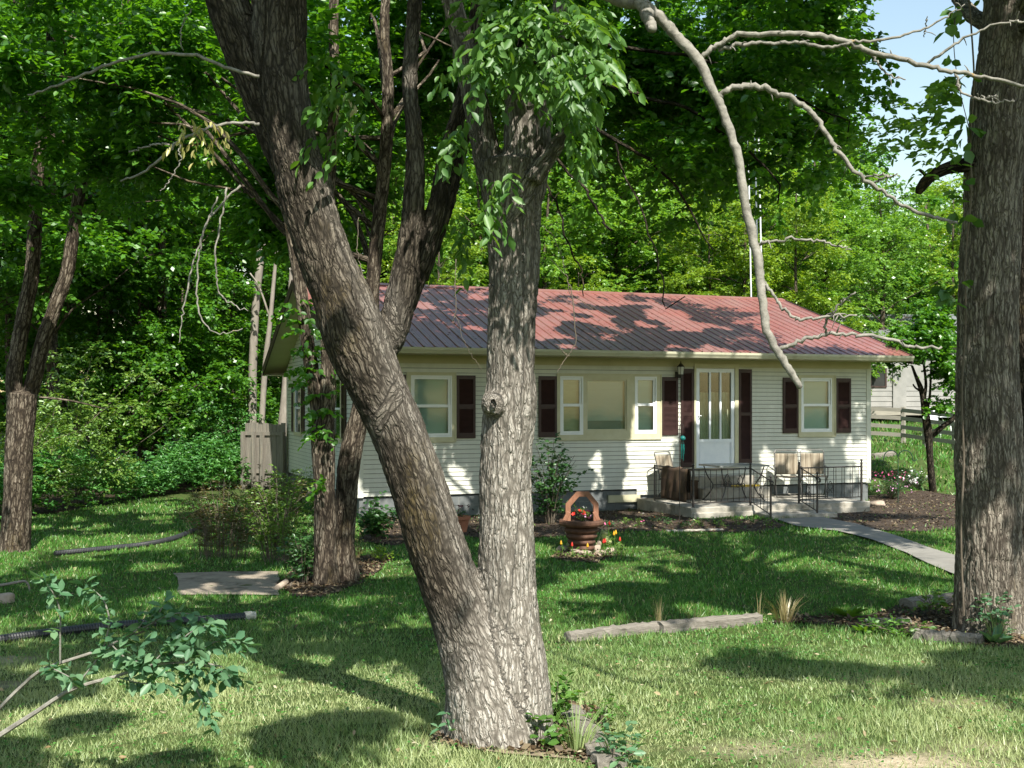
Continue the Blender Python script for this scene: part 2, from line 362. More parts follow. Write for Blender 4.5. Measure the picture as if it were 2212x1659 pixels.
def copy_thing(root, loc, rz=0.0, scale=1.0, label=None):
    r = root.copy(); COL.objects.link(r); r.location = loc; r.rotation_euler = (0, 0, rz); r.scale = (scale,) * 3 if not isinstance(scale, tuple) else scale
    if label: r['label'] = label
    for c in root.children:
        d = c.copy(); COL.objects.link(d); d.parent = r
        for e in c.children:
            f = e.copy(); COL.objects.link(f); f.parent = d
    return r

class MB:
    def __init__(s): s.v = []; s.f = []
    def add(s, vs, fs):
        o = len(s.v); s.v += [tuple(p) for p in vs]; s.f += [tuple(i + o for i in f) for f in fs]
    def box(s, x0, x1, y0, y1, z0, z1, M=None):
        vs = [Vector(p) for p in ((x0, y0, z0), (x1, y0, z0), (x1, y1, z0), (x0, y1, z0), (x0, y0, z1), (x1, y0, z1), (x1, y1, z1), (x0, y1, z1))]
        if M is not None: vs = [M @ p for p in vs]
        s.add(vs, [(0, 3, 2, 1), (4, 5, 6, 7), (0, 1, 5, 4), (1, 2, 6, 5), (2, 3, 7, 6), (3, 0, 4, 7)])
        return s
    def quad(s, a, b, c, d): s.add([a, b, c, d], [(0, 1, 2, 3)]); return s
    def tube(s, pts, r, seg=8, cap=True):
        pts = [Vector(p) for p in pts]; n = len(pts)
        rs = r if isinstance(r, (list, tuple, np.ndarray)) else [r] * n
        o = len(s.v); prev = None
        for i, p in enumerate(pts):
            t = (pts[min(i + 1, n - 1)] - pts[max(i - 1, 0)])
            t = t.normalized() if t.length > 1e-9 else Vector((0, 0, 1))
            if prev is None:
                a = Vector((0, 1, 0)) if abs(t.y) < .9 else Vector((1, 0, 0))
                sd = t.cross(a).normalized()
            else:
                sd = (prev - t * prev.dot(t)).normalized()
            prev = sd; fw = sd.cross(t)
            for k in range(seg):
                an = 2 * math.pi * k / seg
                s.v.append(tuple(p + (sd * math.cos(an) + fw * math.sin(an)) * rs[i]))
        for i in range(n - 1):
            for k in range(seg):
                a = o + i * seg + k; b = o + i * seg + (k + 1) % seg
                s.f.append((a, b, b + seg, a + seg))
        if cap:
            s.f.append(tuple(o + k for k in range(seg))[::-1]); s.f.append(tuple(o + (n - 1) * seg + k for k in range(seg)))
        return s
    def lathe(s, prof, c=(0, 0, 0), seg=20, rot=0.0, cap=True):
        o = len(s.v)
        for r, z in prof:
            for k in range(seg):
                an = 2 * math.pi * k / seg + rot
                s.v.append((c[0] + r * math.cos(an), c[1] + r * math.sin(an), c[2] + z))
        for i in range(len(prof) - 1):
            for k in range(seg):
                a = o + i * seg + k; b = o + i * seg + (k + 1) % seg
                s.f.append((a, b, b + seg, a + seg))
        if cap:
            s.f.append(tuple(o + k for k in range(seg))[::-1]); s.f.append(tuple(o + (len(prof) - 1) * seg + k for k in range(seg)))
        return s
    def ball(s, c, r, seg=10, rings=6):
        r = r if isinstance(r, tuple) else (r, r, r)
        o = len(s.v)
        for i in range(rings + 1):
            ph = math.pi * (i / rings) * .98 + .01 * math.pi
            for k in range(seg):
                an = 2 * math.pi * k / seg
                s.v.append((c[0] + r[0] * math.sin(ph) * math.cos(an), c[1] + r[1] * math.sin(ph) * math.sin(an), c[2] - r[2] * math.cos(ph)))
        for i in range(rings):
            for k in range(seg):
                a = o + i * seg + k; b = o + i * seg + (k + 1) % seg
                s.f.append((a, b, b + seg, a + seg))
        return s
    def build(s, name, mat, parent=None, smooth=False, bevel=0.0):
        me = bpy.data.meshes.new(name); me.from_pydata(s.v, [], s.f); me.update()
        if smooth: me.polygons.foreach_set('use_smooth', [True] * len(me.polygons))
        o = link(name, me, mat, parent)
        if bevel:
            b = o.modifiers.new('bevel', 'BEVEL'); b.width = bevel; b.segments = 2; b.limit_method = 'ANGLE'
        return o

def norm(a): return a / np.maximum(np.linalg.norm(a, axis=-1, keepdims=True), 1e-9)
def spline(P, n):
    P = np.asarray(P, float)
    if len(P) < 3: return np.array([P[0] + (P[-1] - P[0]) * t for t in np.linspace(0, 1, n)])
    E = np.vstack([2 * P[0] - P[1], P, 2 * P[-1] - P[-2]])
    out = []
    for u in np.linspace(0, len(P) - 1 - 1e-6, n):
        i = int(u); t = u - i; a, b, c, d = E[i], E[i + 1], E[i + 2], E[i + 3]
        out.append(.5 * (2 * b + (c - a) * t + (2 * a - 5 * b + 4 * c - d) * t * t + (3 * b - a - 3 * c + d) * t ** 3))
    return np.array(out)
def pxpath(lst, Y, n=24):
    """[(x, y, width) in photo pixels at depth Y (or with a 4th entry Y)] -> points and radii"""
    P = []; 
    for e in lst:
        y = e[3] if len(e) > 3 else Y
        p = pt(e[0], e[1], y); P.append((p.x, p.y, p.z, e[2] / F * y / 2))
    S = spline(P, n)
    return S[:, :3], np.maximum(S[:, 3], .0015)
def vnoise(nt, th, s, rng):
    """value noise, periodic in th (0..1) with nt cells; s in cells"""
    nt = max(3, int(nt)); s = s - s.min(); ns = int(s.max()) + 3
    G = rng.random((nt, ns))
    x = th * nt; xi = np.floor(x).astype(int); xf = x - xi; xf = xf * xf * (3 - 2 * xf)
    yi = np.floor(s).astype(int); yf = s - yi; yf = yf * yf * (3 - 2 * yf)
    a, b = xi % nt, (xi + 1) % nt
    return (G[a, yi] * (1 - xf) + G[b, yi] * xf) * (1 - yf) + (G[a, yi + 1] * (1 - xf) + G[b, yi + 1] * xf) * yf
class Trunk:
    """one mesh out of many round limbs; big ones get modelled bark ridges (attribute h)"""
    def __init__(s): s.V = []; s.Q = []; s.H = []; s.B = []; s.n = 0; s.axes = []
    def limb(s, P, r, seg=8, bark=0.0, step=None, rng=R, bumps=(), cell=(.034, .15), wob=.05):
        P = np.asarray(P, float); r = np.asarray(r, float)
        if step:
            L = np.linalg.norm(np.diff(P, axis=0), axis=1).sum()
            n = max(8, int(L / step)); ui = np.linspace(0, len(P) - 1, len(P)); uo = np.linspace(0, len(P) - 1, n)
            P = np.array([np.interp(uo, ui, P[:, k]) for k in range(3)]).T; r = np.interp(uo, ui, r)
        n = len(P)
        T = np.zeros_like(P); T[1:-1] = P[2:] - P[:-2]; T[0] = P[1] - P[0]; T[-1] = P[-1] - P[-2]; T = norm(T)
        S = np.zeros_like(P); prev = None
        for i in range(n):
            if prev is None:
                a = np.array([0, 1., 0]) if abs(T[i, 1]) < .9 else np.array([1., 0, 0])
                sd = np.cross(T[i], a)
            else: sd = prev - T[i] * prev.dot(T[i])
            sd /= max(np.linalg.norm(sd), 1e-9); S[i] = sd; prev = sd
        Fw = np.cross(S, T)
        th = np.arange(seg) / seg; TH = np.tile(th, (n, 1)); ang = TH * 2 * math.pi
        d = np.concatenate([[0], np.cumsum(np.linalg.norm(np.diff(P, axis=0), axis=1))]); D = np.tile(d[:, None], (1, seg))
        rr = np.tile(r[:, None], (1, seg)); H = np.full((n, seg), .55)
        if wob: rr = rr * (1 + wob * 2 * (vnoise(5, TH, D / .35, rng) - .5))
        if bark:
            circ = 2 * math.pi * float(np.mean(r))
            w = (vnoise(9, TH, D / .22, rng) - .5) * .06
            tw = (TH + w) % 1.0
            n1 = vnoise(circ / cell[0], tw, D / cell[1], rng); n2 = vnoise(circ / (cell[0] * .55), tw, D / (cell[1] * .42), rng)
            c1 = np.clip(np.abs(n1 - .5) / .17, 0, 1); c2 = np.clip(np.abs(n2 - .5) / .2, 0, 1)
            H = np.clip(.68 * c1 + .32 * c2, 0, 1) * (.75 + .25 * vnoise(circ / .02, TH, D / .03, rng))
            rr = rr + (H - .6) * bark
        for (sy, a0, amp, ws, wa) in bumps:      # swellings: at fraction sy of length, angle, height, half widths
            da = (ang - a0 + math.pi) % (2 * math.pi) - math.pi
            rr = rr + amp * np.exp(-((D - sy * d[-1]) / ws) ** 2 - (da / wa) ** 2)
        V = P[:, None, :] + (S[:, None, :] * np.cos(ang)[..., None] + Fw[:, None, :] * np.sin(ang)[..., None]) * rr[..., None]
        Bp = np.stack([rr * np.cos(ang), rr * np.sin(ang), D], -1).reshape(-1, 3) + len(s.V) * .37
        s.axes.append((P, r, S, Fw, d, len(s.V) * .37))
        i = np.arange(n - 1)[:, None] * seg; k = np.arange(seg)[None, :]; k2 = (k + 1) % seg
        q = np.stack([i + k, i + k2, i + k2 + seg, i + k + seg], -1).reshape(-1, 4) + s.n
        V = V.reshape(-1, 3)
        # close the far end with a small cone of quads
        tip = np.array([P[-1] + T[-1] * r[-1] * .3]); ti = s.n + len(V)
        e = (n - 1) * seg + s.n; kk = np.arange(seg)
        capq = np.stack([e + kk, e + (kk + 1) % seg, np.full(seg, ti), np.full(seg, ti)], -1)
        capb = np.stack([s.n + (kk + 1) % seg, s.n + kk, np.full(seg, ti + 1), np.full(seg, ti + 1)], -1); capq = np.vstack([capq, capb])
        s.V.append(np.vstack([V, tip, P[:1]])); s.B.append(np.vstack([Bp, Bp[-1:], Bp[:1]])); s.Q.append(q)
        s.T = getattr(s, 'T', []); s.T.append(capq[:, :3])
        s.n += len(V) + 2
        return s
    def build(s, name, mat, parent=None):
        me = npmesh(name, np.vstack(s.V), [np.vstack(s.Q), np.vstack(s.T)], True)
        at = me.attributes.new('bp', 'FLOAT_VECTOR', 'POINT'); at.data.foreach_set('vector', np.vstack(s.B).astype(np.float32).ravel())
        return link(name, me, mat, parent)
    def build_union(s, name, mat, parent, tones, voxel=.009):
        """all limbs fused into one skin (voxel union), then roughened into bark along the nearest limb"""
        me = npmesh('tmp', np.vstack(s.V), [np.vstack(s.Q), np.vstack(s.T)]); o = link('tmp', me)
        md = o.modifiers.new('r', 'REMESH'); md.mode = 'VOXEL'; md.voxel_size = voxel
        m2 = o.modifiers.new('s', 'SMOOTH'); m2.factor = .5; m2.iterations = 5
        dg = bpy.context.evaluated_depsgraph_get(); ev = o.evaluated_get(dg); em = bpy.data.meshes.new_from_object(ev)
        bpy.data.objects.remove(o); em.name = name; em.materials.clear()
        nv = len(em.vertices); V = np.empty(nv * 3, np.float32); em.vertices.foreach_get('co', V); V = V.reshape(-1, 3).astype(float)
        Nn = np.empty(nv * 3, np.float32); em.vertex_normals.foreach_get('vector', Nn); Nn = Nn.reshape(-1, 3).astype(float)
        best = np.full(nv, 1e9); B = np.zeros((nv, 3)); tone = np.zeros(nv)
        acc = np.zeros(nv); tw = np.zeros(nv)
        for k, (P, r, S, Fw, d, off) in enumerate(s.axes):
            step = max(1, len(P) // 60); Pi = P[::step]
            bi = np.zeros(nv, int); bd = np.full(nv, 1e9)
            for i0 in range(0, nv, 20000):
                q = ((V[i0:i0 + 20000, None] - Pi[None]) ** 2).sum(-1); j = q.argmin(1); bi[i0:i0 + 20000] = j * step; bd[i0:i0 + 20000] = q[np.arange(len(j)), j] ** .5
            T = np.cross(S, Fw) * -1.0
            rel_ = V - P[bi]; x = (rel_ * S[bi]).sum(1); y = (rel_ * Fw[bi]).sum(1); z = d[bi] + (rel_ * np.cross(Fw[bi], S[bi])).sum(1) * (1 if np.dot(np.cross(Fw[1], S[1]), P[2] - P[0]) > 0 else -1)
            sdv = np.hypot(x, y) - r[bi]; m = sdv < best
            best[m] = sdv[m]; B[m] = np.stack([x, y, z], -1)[m] + off
            wgt = np.exp(-np.clip(sdv, 0, None) / .03); tw += wgt; acc += wgt * tones(k, V)
        tone = acc / np.maximum(tw, 1e-9)
        C = B / np.array([.036, .036, .11]); F1 = np.full(nv, 9.); F2 = np.full(nv, 9.); ci = np.floor(C).astype(int)
        for a in (-1, 0, 1):
            for b in (-1, 0, 1):
                for c in (-1, 0, 1):
                    g_ = ci + np.array([a, b, c]); hsh = (g_ * np.array([73856093, 19349663, 83492791])).sum(1)
                    jt = np.stack([((hsh * m_ + 12345) % 9973) / 9973. for m_ in (1, 7, 13)], -1)
                    q = np.linalg.norm(g_ + jt - C, axis=1); n1 = q < F1; F2 = np.where(n1, F1, np.minimum(F2, q)); F1 = np.where(n1, q, F1)
        hgt = np.clip((F2 - F1) / .3, 0, 1)
        lump = np.sin(B[:, 2] * 9 + 3 * np.sin(B[:, 0] * 14)) * .3 + np.sin(B[:, 2] * 4.1 + B[:, 1] * 17) * .5
        V = V + Nn * ((hgt - .6) * .007 + lump * .006)[:, None]
        em.vertices.foreach_set('co', V.astype(np.float32).ravel()); em.polygons.foreach_set('use_smooth', np.ones(len(em.polygons), bool))
        at = em.attributes.new('bp', 'FLOAT_VECTOR', 'POINT'); at.data.foreach_set('vector', B.astype(np.float32).ravel())
        at = em.attributes.new('tone', 'FLOAT', 'POINT'); at.data.foreach_set('value', tone.astype(np.float32))
        em.update()
        return link(name, em, mat, parent)

# ---- leaves
OVAL = (np.array([(0, 0, 0), (-.36, .28, .10), (-.42, .62, .08), (0, 1, -.05), (.42, .62, .08), (.36, .28, .10)], float), np.array([(0, 3, 2, 1), (0, 5, 4, 3)]))
KITE = (np.array([(0, 0, 0), (-.45, .45, .06), (0, 1, 0), (.45, .45, .06)], float), np.array([(0, 3, 2, 1)]))
def leaf_arrays(P, D, Nn, size, wr, shape):
    T, Fc = shape
    D = norm(D); S = norm(np.cross(D, Nn)); Z = np.cross(S, D)
    size = np.asarray(size)[:, None, None]
    V = P[:, None, :] + size * (T[None, :, 0:1] * wr * S[:, None, :] + T[None, :, 1:2] * D[:, None, :] + T[None, :, 2:3] * Z[:, None, :])
    n, k = len(P), len(T)
    Q = Fc[None] + (np.arange(n) * k)[:, None, None]
    return V.reshape(-1, 3), Q.reshape(-1, Fc.shape[1])
def leafmesh(name, P, D, Nn, size, wr, mat, parent=None, shape=OVAL):
    V, Q = leaf_arrays(P, D, Nn, size, wr, shape)
    return link(name, npmesh(name, V, [Q]), mat, parent)
def spray_leaves(rng, C, D, L, nl, size, hang=.3, jit=.4, flat=.55, droop=.25):
    """sprays of leaves along short twigs: C, D (S,3), L (S,)"""
    S = len(C); D = norm(D)
    t = (np.arange(nl)[None] + rng.random((S, nl))) / nl * .92 + .08
    sd = np.where((np.arange(nl) % 2)[None] == 0, 1., -1.) * np.ones((S, 1))
    up = np.array([0, 0, 1.])
    perp = norm(np.cross(D, up + 1e-3))
    pos = C[:, None] + D[:, None] * (t * L[:, None])[..., None]
    pos[..., 2] -= droop * t * t * L[:, None]
    pos += rng.normal(0, .06, pos.shape) * L[:, None, None] * np.array([1, 1, .6])
    ld = D[:, None] * .55 + perp[:, None] * (sd * rng.uniform(.5, 1.1, (S, nl)))[..., None] + rng.normal(0, jit, (S, nl, 3)) * np.array([1, 1, .6])
    ld[..., 2] -= hang
    nn = up + rng.normal(0, flat, (S, nl, 3))
    sz = size * rng.uniform(.65, 1.25, (S, nl))
    return pos.reshape(-1, 3), ld.reshape(-1, 3), nn.reshape(-1, 3), sz.ravel()
def blob_sprays(rng, blobs, per, L, dirout=1.0):
    """blobs (n,6): centre, radii -> spray origins and directions spread through each blob, more near its skin"""
    B = np.repeat(np.asarray(blobs, float), per, axis=0)
    d = norm(rng.normal(0, 1, (len(B), 3))); r = rng.random(len(B)) ** .5
    off = d * r[:, None] * B[:, 3:6]
    C = B[:, :3] + off
    D = norm(d * np.array([1, 1, .45]) * dirout + rng.normal(0, .45, (len(B), 3)) * np.array([1, 1, .5]))
    return C - D * L * .4, D, np.full(len(B), L) * rng.uniform(.7, 1.3, len(B))
def sub_blobs(rng, c, rad, n, r0, r1, skin=.5, keep=None):
    c = np.array(c, float); rad = np.array(rad, float)
    d = norm(rng.normal(0, 1, (n * 3, 3))); r = rng.random(n * 3) ** skin
    p = c + d * r[:, None] * rad
    if keep is not None: p = p[keep(p)]
    p = p[:n]
    q = rng.uniform(r0, r1, (len(p), 1))
    return np.hstack([p, q, q, q * rng.uniform(.45, .75, (len(p), 1))])
def limbs_to(tr, rng, axisP, axisR, blobs, frac=.6, seg=6, r0=.35):
    """curved limbs from a trunk axis up and out to the blob centres"""
    axisP = np.asarray(axisP); zs = axisP[:, 2]
    for b in blobs:
        if rng.random() > frac: continue
        hd = np.linalg.norm(b[:2] - axisP[-1, :2]) if False else np.linalg.norm(b[:2] - axisP[len(axisP) // 2, :2])
        za = np.clip(b[2] - hd * rng.uniform(.35, .8), zs.min() + .25 * (zs.max() - zs.min()), zs.max())
        i = int(np.argmin(np.abs(zs - za))); a = axisP[i]
        m = (a + b[:3]) / 2 + np.array([0, 0, .12 * hd]) + rng.normal(0, .08 * max(hd, .4), 3)
        m2 = (m + b[:3]) / 2 + rng.normal(0, .06 * max(hd, .4), 3)
        P = spline([a, (a + m) / 2 + rng.normal(0, .04 * hd + .01, 3), m, m2, b[:3]], 9)
        rr = min(axisR[i] * r0, .008 + .010 * hd)
        tr.limb(P, np.linspace(rr, .004, 9), seg, wob=.05)

# ------------------------------------------------------------------ the ground, path, beds
def poly_mask(poly, X, Y):
    inside = np.zeros(X.shape, bool); n = len(poly); j = n - 1
    for i in range(n):
        xi, yi = poly[i]; xj, yj = poly[j]
        c = ((yi > Y) != (yj > Y)) & (X < (xj - xi) * (Y - yi) / (yj - yi + 1e-12) + xi)
        inside ^= c; j = i
    return inside
def gpoly(lst): return [tuple(gp(x, y)[:2]) for x, y in lst]
def sheet(name, poly, mat, dz, res=.25, wobble=0.0, kind='structure'):
    """a sheet that follows the ground inside a plan polygon; wobble roughens its rim"""
    P = np.array(poly); x0, y0 = P.min(0) - .1; x1, y1 = P.max(0) + .1
    pts = []
    n = len(P)
    for i in range(n):
        a, b = P[i], P[(i + 1) % n]; m = max(1, int(np.linalg.norm(b - a) / res))
        for k in range(m): pts.append(a + (b - a) * k / m)
    pts = np.array(pts)
    if wobble: pts = pts + R.normal(0, wobble, pts.shape)
    import bmesh
    bm = bmesh.new(); vs = [bm.verts.new((p[0], p[1], 0)) for p in pts]
    f = bm.faces.new(vs); bmesh.ops.triangulate(bm, faces=[f])
    for _ in range(2): bmesh.ops.subdivide_edges(bm, edges=[e for e in bm.edges if e.calc_length() > res * 1.6], cuts=1, use_grid_fill=False); bmesh.ops.triangulate(bm, faces=bm.faces[:])
    for v in bm.verts: v.co.z = float(gz(v.co.x, v.co.y)) + dz
    me = bpy.data.meshes.new(name); bm.to_mesh(me); bm.free()
    for p in me.polygons:
        if p.normal.z < 0: p.flip()
    o = link(name, me, mat); o['kind'] = kind
    return o

HT = .353; HU = np.array([math.cos(HT), math.sin(HT)]); HN = np.array([-math.sin(HT), math.cos(HT)]); HA = np.array([-2.934, 21.278]); HL, HW = 11.79, 8.62
def hw(u, n): q = HA + u * HU + n * HN; return (float(q[0]), float(q[1]))
house_poly = [hw(-.05, -.05), hw(HL + .05, -.05), hw(HL + .05, HW), hw(-.05, HW)]
PATH = gpoly([(1676, 1124), (1774, 1119), (1849, 1134), (1909, 1152), (2009, 1187), (2066, 1204), (2180, 1252), (2300, 1316), (2480, 1420), (2420, 1470), (2230, 1345), (2120, 1278), (2064, 1246), (2021, 1228), (1959, 1198), (1884, 1169), (1809, 1150), (1721, 1139)])
BEDS = [gpoly([(782, 1110), (868, 1120), (990, 1118), (1030, 1116), (1160, 1112), (1390, 1098), (1500, 1122), (1670, 1124), (1700, 1138), (1640, 1150), (1460, 1148), (1320, 1150), (1200, 1160), (1120, 1166), (990, 1160), (930, 1168), (850, 1180), (780, 1170)]),
        gpoly([(1780, 1116), (1862, 1098), (1880, 1072), (1990, 1060), (2075, 1072), (2075, 1140), (1990, 1150), (1880, 1146), (1820, 1130)]),
        gpoly([(1185, 1205), (1215, 1192), (1300, 1192), (1338, 1202), (1290, 1215), (1230, 1216)]),
        gpoly([(600, 1262), (640, 1225), (700, 1218), (800, 1200), (850, 1204), (820, 1235), (770, 1262), (700, 1292), (640, 1292)]),
        gpoly([(1670, 1345), (1720, 1330), (1870, 1335), (1960, 1305), (2070, 1310), (2200, 1340), (2260, 1400), (2140, 1402), (2040, 1390), (1900, 1362), (1800, 1352)]),
        gpoly([(930, 1600), (960, 1580), (1080, 1612), (1190, 1560), (1220, 1520), (1290, 1540), (1350, 1640), (1300, 1668), (1240, 1640), (1100, 1628), (1000, 1622)])]
PAD = gpoly([(378, 1240), (600, 1236), (602, 1288), (388, 1287)])
WOODEDGE = gpoly([(-400, 1195), (40, 1125), (200, 1098), (430, 1063), (520, 1058)])

def bareness(X, Y):
    v = np.zeros(np.shape(X))
    for (x, y, rx, ry, a) in ((1950, 1648, 190, 26, 1.0), (1640, 1618, 120, 18, .55), (1760, 1590, 60, 10, .4), (2120, 1612, 90, 14, .5), (2080, 1520, 90, 12, .45), (20, 1425, 60, 12, .7), (10, 1482, 40, 10, .6), (1860, 1468, 40, 10, .3), (1190, 1625, 60, 14, .8), (960, 1602, 40, 10, .6), (1310, 1612, 60, 20, .7)):
        c = gp(x, y); k = c.y / F
        ryw = abs(gp(x, y - ry).y - c.y); rxw = rx * k
        v = np.maximum(v, a * np.exp(-(((X - c.x) / rxw) ** 2 + ((Y - c.y) / ryw) ** 2)))
    return v
def woodiness(X, Y):
    W = np.array(WOODEDGE); edge = np.interp(X, W[:, 0], W[:, 1])
    m = (X < W[-1, 0] + .4) * sstep((Y - edge - .5) / 1.2)
    q = np.stack([X - HA[0], Y - HA[1]], -1); n = q @ HN; u = q @ HU
    back = sstep((n - HW - 6) / 3) * sstep((13 - u) / 5)
    return np.clip(np.maximum(m, back), 0, 1)

xs = np.concatenate([np.linspace(-400, -40, 19)[:-1], np.linspace(-40, -10, 61)[:-1], np.linspace(-10, 10, 161)[:-1], np.linspace(10, 40, 61)[:-1], np.linspace(40, 400, 19)])
ys = np.concatenate([np.linspace(-60, 0, 13)[:-1], np.linspace(0, 4, 17)[:-1], np.linspace(4, 14, 121)[:-1], np.linspace(14, 34, 101)[:-1], np.linspace(34, 80, 60)[:-1], np.linspace(80, 600, 30)])
GX, GY = np.meshgrid(xs, ys)
GZ = gz(GX, GY) + np.where((GY < 34) & (np.abs(GX) < 12), R.normal(0, .006, GX.shape), 0)
nx = len(xs); ii = np.arange(len(ys) - 1)[:, None] * nx + np.arange(nx - 1)[None]
GQ = np.stack([ii, ii + 1, ii + 1 + nx, ii + nx], -1).reshape(-1, 4)
bare = np.clip(bareness(GX, GY), 0, 1)
for b in BEDS: bare = np.maximum(bare, 0)
g = link('ground', npmesh('ground', np.stack([GX, GY, GZ], -1).reshape(-1, 3), [GQ], True, {'bare': bare.ravel(), 'wood': woodiness(GX, GY).ravel()}), 'lawn_ground'); g['kind'] = 'structure'

for i, b in enumerate(BEDS): sheet('soil_bed', b, 'mulch' if i < 5 else 'bare_soil', .012, .2, .03)
sheet('garden_path', PATH, 'path_concrete', .03, .3)
pad = sheet('paving_pad', PAD, 'pad_tan', .014, .3, .012)

# bark chips, dry leaves and pebbles over the beds
def scatter_poly(poly, n, rng):
    P = np.array(poly); lo, hi = P.min(0), P.max(0); X = rng.uniform(lo[0], hi[0], n); Y = rng.uniform(lo[1], hi[1], n)
    m = poly_mask(poly, X, Y); return X[m], Y[m]
cx_, cy_ = [], []
for b, k in zip(BEDS, (5200, 2600, 500, 1700, 2600, 1600)):
    x, y = scatter_poly(b, k * 2, R); cx_.append(x); cy_.append(y)
cx_ = np.concatenate(cx_); cy_ = np.concatenate(cy_)
P = np.stack([cx_, cy_, gz(cx_, cy_) + .02], -1)
dd = R.normal(0, 1, P.shape); dd[:, 2] *= .3; nn = np.array([0, 0, 1.]) + R.normal(0, .4, P.shape)
leafmat('litter_chip', (.04, .026, .016), (.10, .068, .042), (.28, .22, .15), .1, tcol=(1, .9, .7), gloss=.02)
tag(leafmesh('leaf_litter', P, dd, nn, R.uniform(.02, .07, len(P)), .6, 'litter_chip', shape=KITE), kind='stuff')

# ------------------------------------------------------------------ the lawn grass (one mass of blades)
def grass_band(y0, y1, dens, h, w, xl, xr):
    A = (y1 - y0) * (xr(y1) - xl(y1)); n = int(A * dens)
    Y = R.uniform(y0, y1, n); X = R.uniform(xl(y1), xr(y1), n)
    k = (X > xl(Y)) & (X < xr(Y)); X, Y = X[k], Y[k]
    m = np.ones(len(X), bool)
    for b in [PATH, PAD, house_poly]: m &= ~poly_mask(b, X, Y)
    thin = np.ones(len(X))
    for b in BEDS: thin[poly_mask(b, X, Y)] = .03
    thin *= 1 - np.clip(bareness(X, Y) * 1.0, 0, .93)
    thin *= 1 - woodiness(X, Y)
    # clumpy, patchy growth
    thin *= .45 + .55 * np.clip(.5 + .5 * np.sin(X * 5.1 + 1.7 * np.sin(Y * 3.3)) * np.sin(Y * 4.7 + 1.3 * np.sin(X * 2.9)) + R.normal(0, .25, len(X)), 0, 1)
    m &= R.random(len(X)) < thin
    X, Y = X[m], Y[m]; n = len(X)
    hh = h * R.uniform(.45, 1.35, n) * (1 + .35 * np.sin(X * 2.3 + Y) * np.sin(Y * 1.9)); ww = w * R.uniform(.6, 1.4, n)
    a = R.uniform(0, 2 * math.pi, n); lean = R.normal(0, .45, (n, 2)) * hh[:, None]
    base = np.stack([X, Y, gz(X, Y) - .004], -1)
    sx = np.stack([np.cos(a), np.sin(a), np.zeros(n)], -1) * ww[:, None] / 2
    tip = base + np.stack([lean[:, 0], lean[:, 1], hh], -1)
    V = np.stack([base - sx, base + sx, tip], 1).reshape(-1, 3)
    return V
ML = lambda Y: -.52 * Y - .4
MR = lambda Y: .52 * Y + .4
gv = [grass_band(4.2, 6.5, 9000, .036, .0050, ML, MR), grass_band(6.5, 9, 5200, .038, .0070, ML, MR), grass_band(9, 13, 2400, .042, .010, ML, MR),
      grass_band(13, 18, 1000, .048, .016, ML, MR), grass_band(18, 26, 450, .055, .025, ML, MR), grass_band(26, 45, 90, .12, .05, lambda Y: .1 * Y, lambda Y: .55 * Y)]
gv = np.vstack(gv)
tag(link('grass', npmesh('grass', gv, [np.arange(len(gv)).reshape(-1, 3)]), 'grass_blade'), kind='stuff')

def lawn_spots(n, ymin, ymax):
    Y = R.uniform(ymin, ymax, n); X = R.uniform(-.52, .52, n) * Y; m = np.ones(n, bool)
    for b in [PATH, PAD, house_poly]: m &= ~poly_mask(b, X, Y)
    m &= woodiness(X, Y) < .5
    return X[m], Y[m]
x, y = lawn_spots(900, 4.6, 20); P = np.stack([x, y, gz(x, y) + R.uniform(.015, .04, len(x))], -1)
leafmat('fallen_leaf', (.16, .10, .05), (.34, .26, .14), (.55, .50, .38), .2, tcol=(1, .9, .7), gloss=.02)
tag(leafmesh('fallen_leaves', P, R.normal(0, 1, P.shape) * [1, 1, .3], np.array([0, 0, 1.]) + R.normal(0, .5, P.shape), R.uniform(.02, .055, len(P)), .5, 'fallen_leaf'), kind='stuff')
cx0, cy0 = lawn_spots(230, 4.8, 16); k_ = R.integers(0, len(cx0), 9000); sp_r = R.normal(0, .16, (9000, 2)); x = cx0[k_] + sp_r[:, 0]; y = cy0[k_] + sp_r[:, 1]
P = np.stack([x, y, gz(x, y) + R.uniform(.015, .04, len(x))], -1); leafmat('clover_leaf', (.045, .17, .030), (.07, .22, .04), (.11, .28, .06), .35, gloss=.03)
tag(leafmesh('clover', P, R.normal(0, 1, P.shape) * [1, 1, .2], np.array([0, 0, 1.]) + R.normal(0, .35, P.shape), R.uniform(.014, .026, len(P)), .9, 'clover_leaf'), kind='stuff')

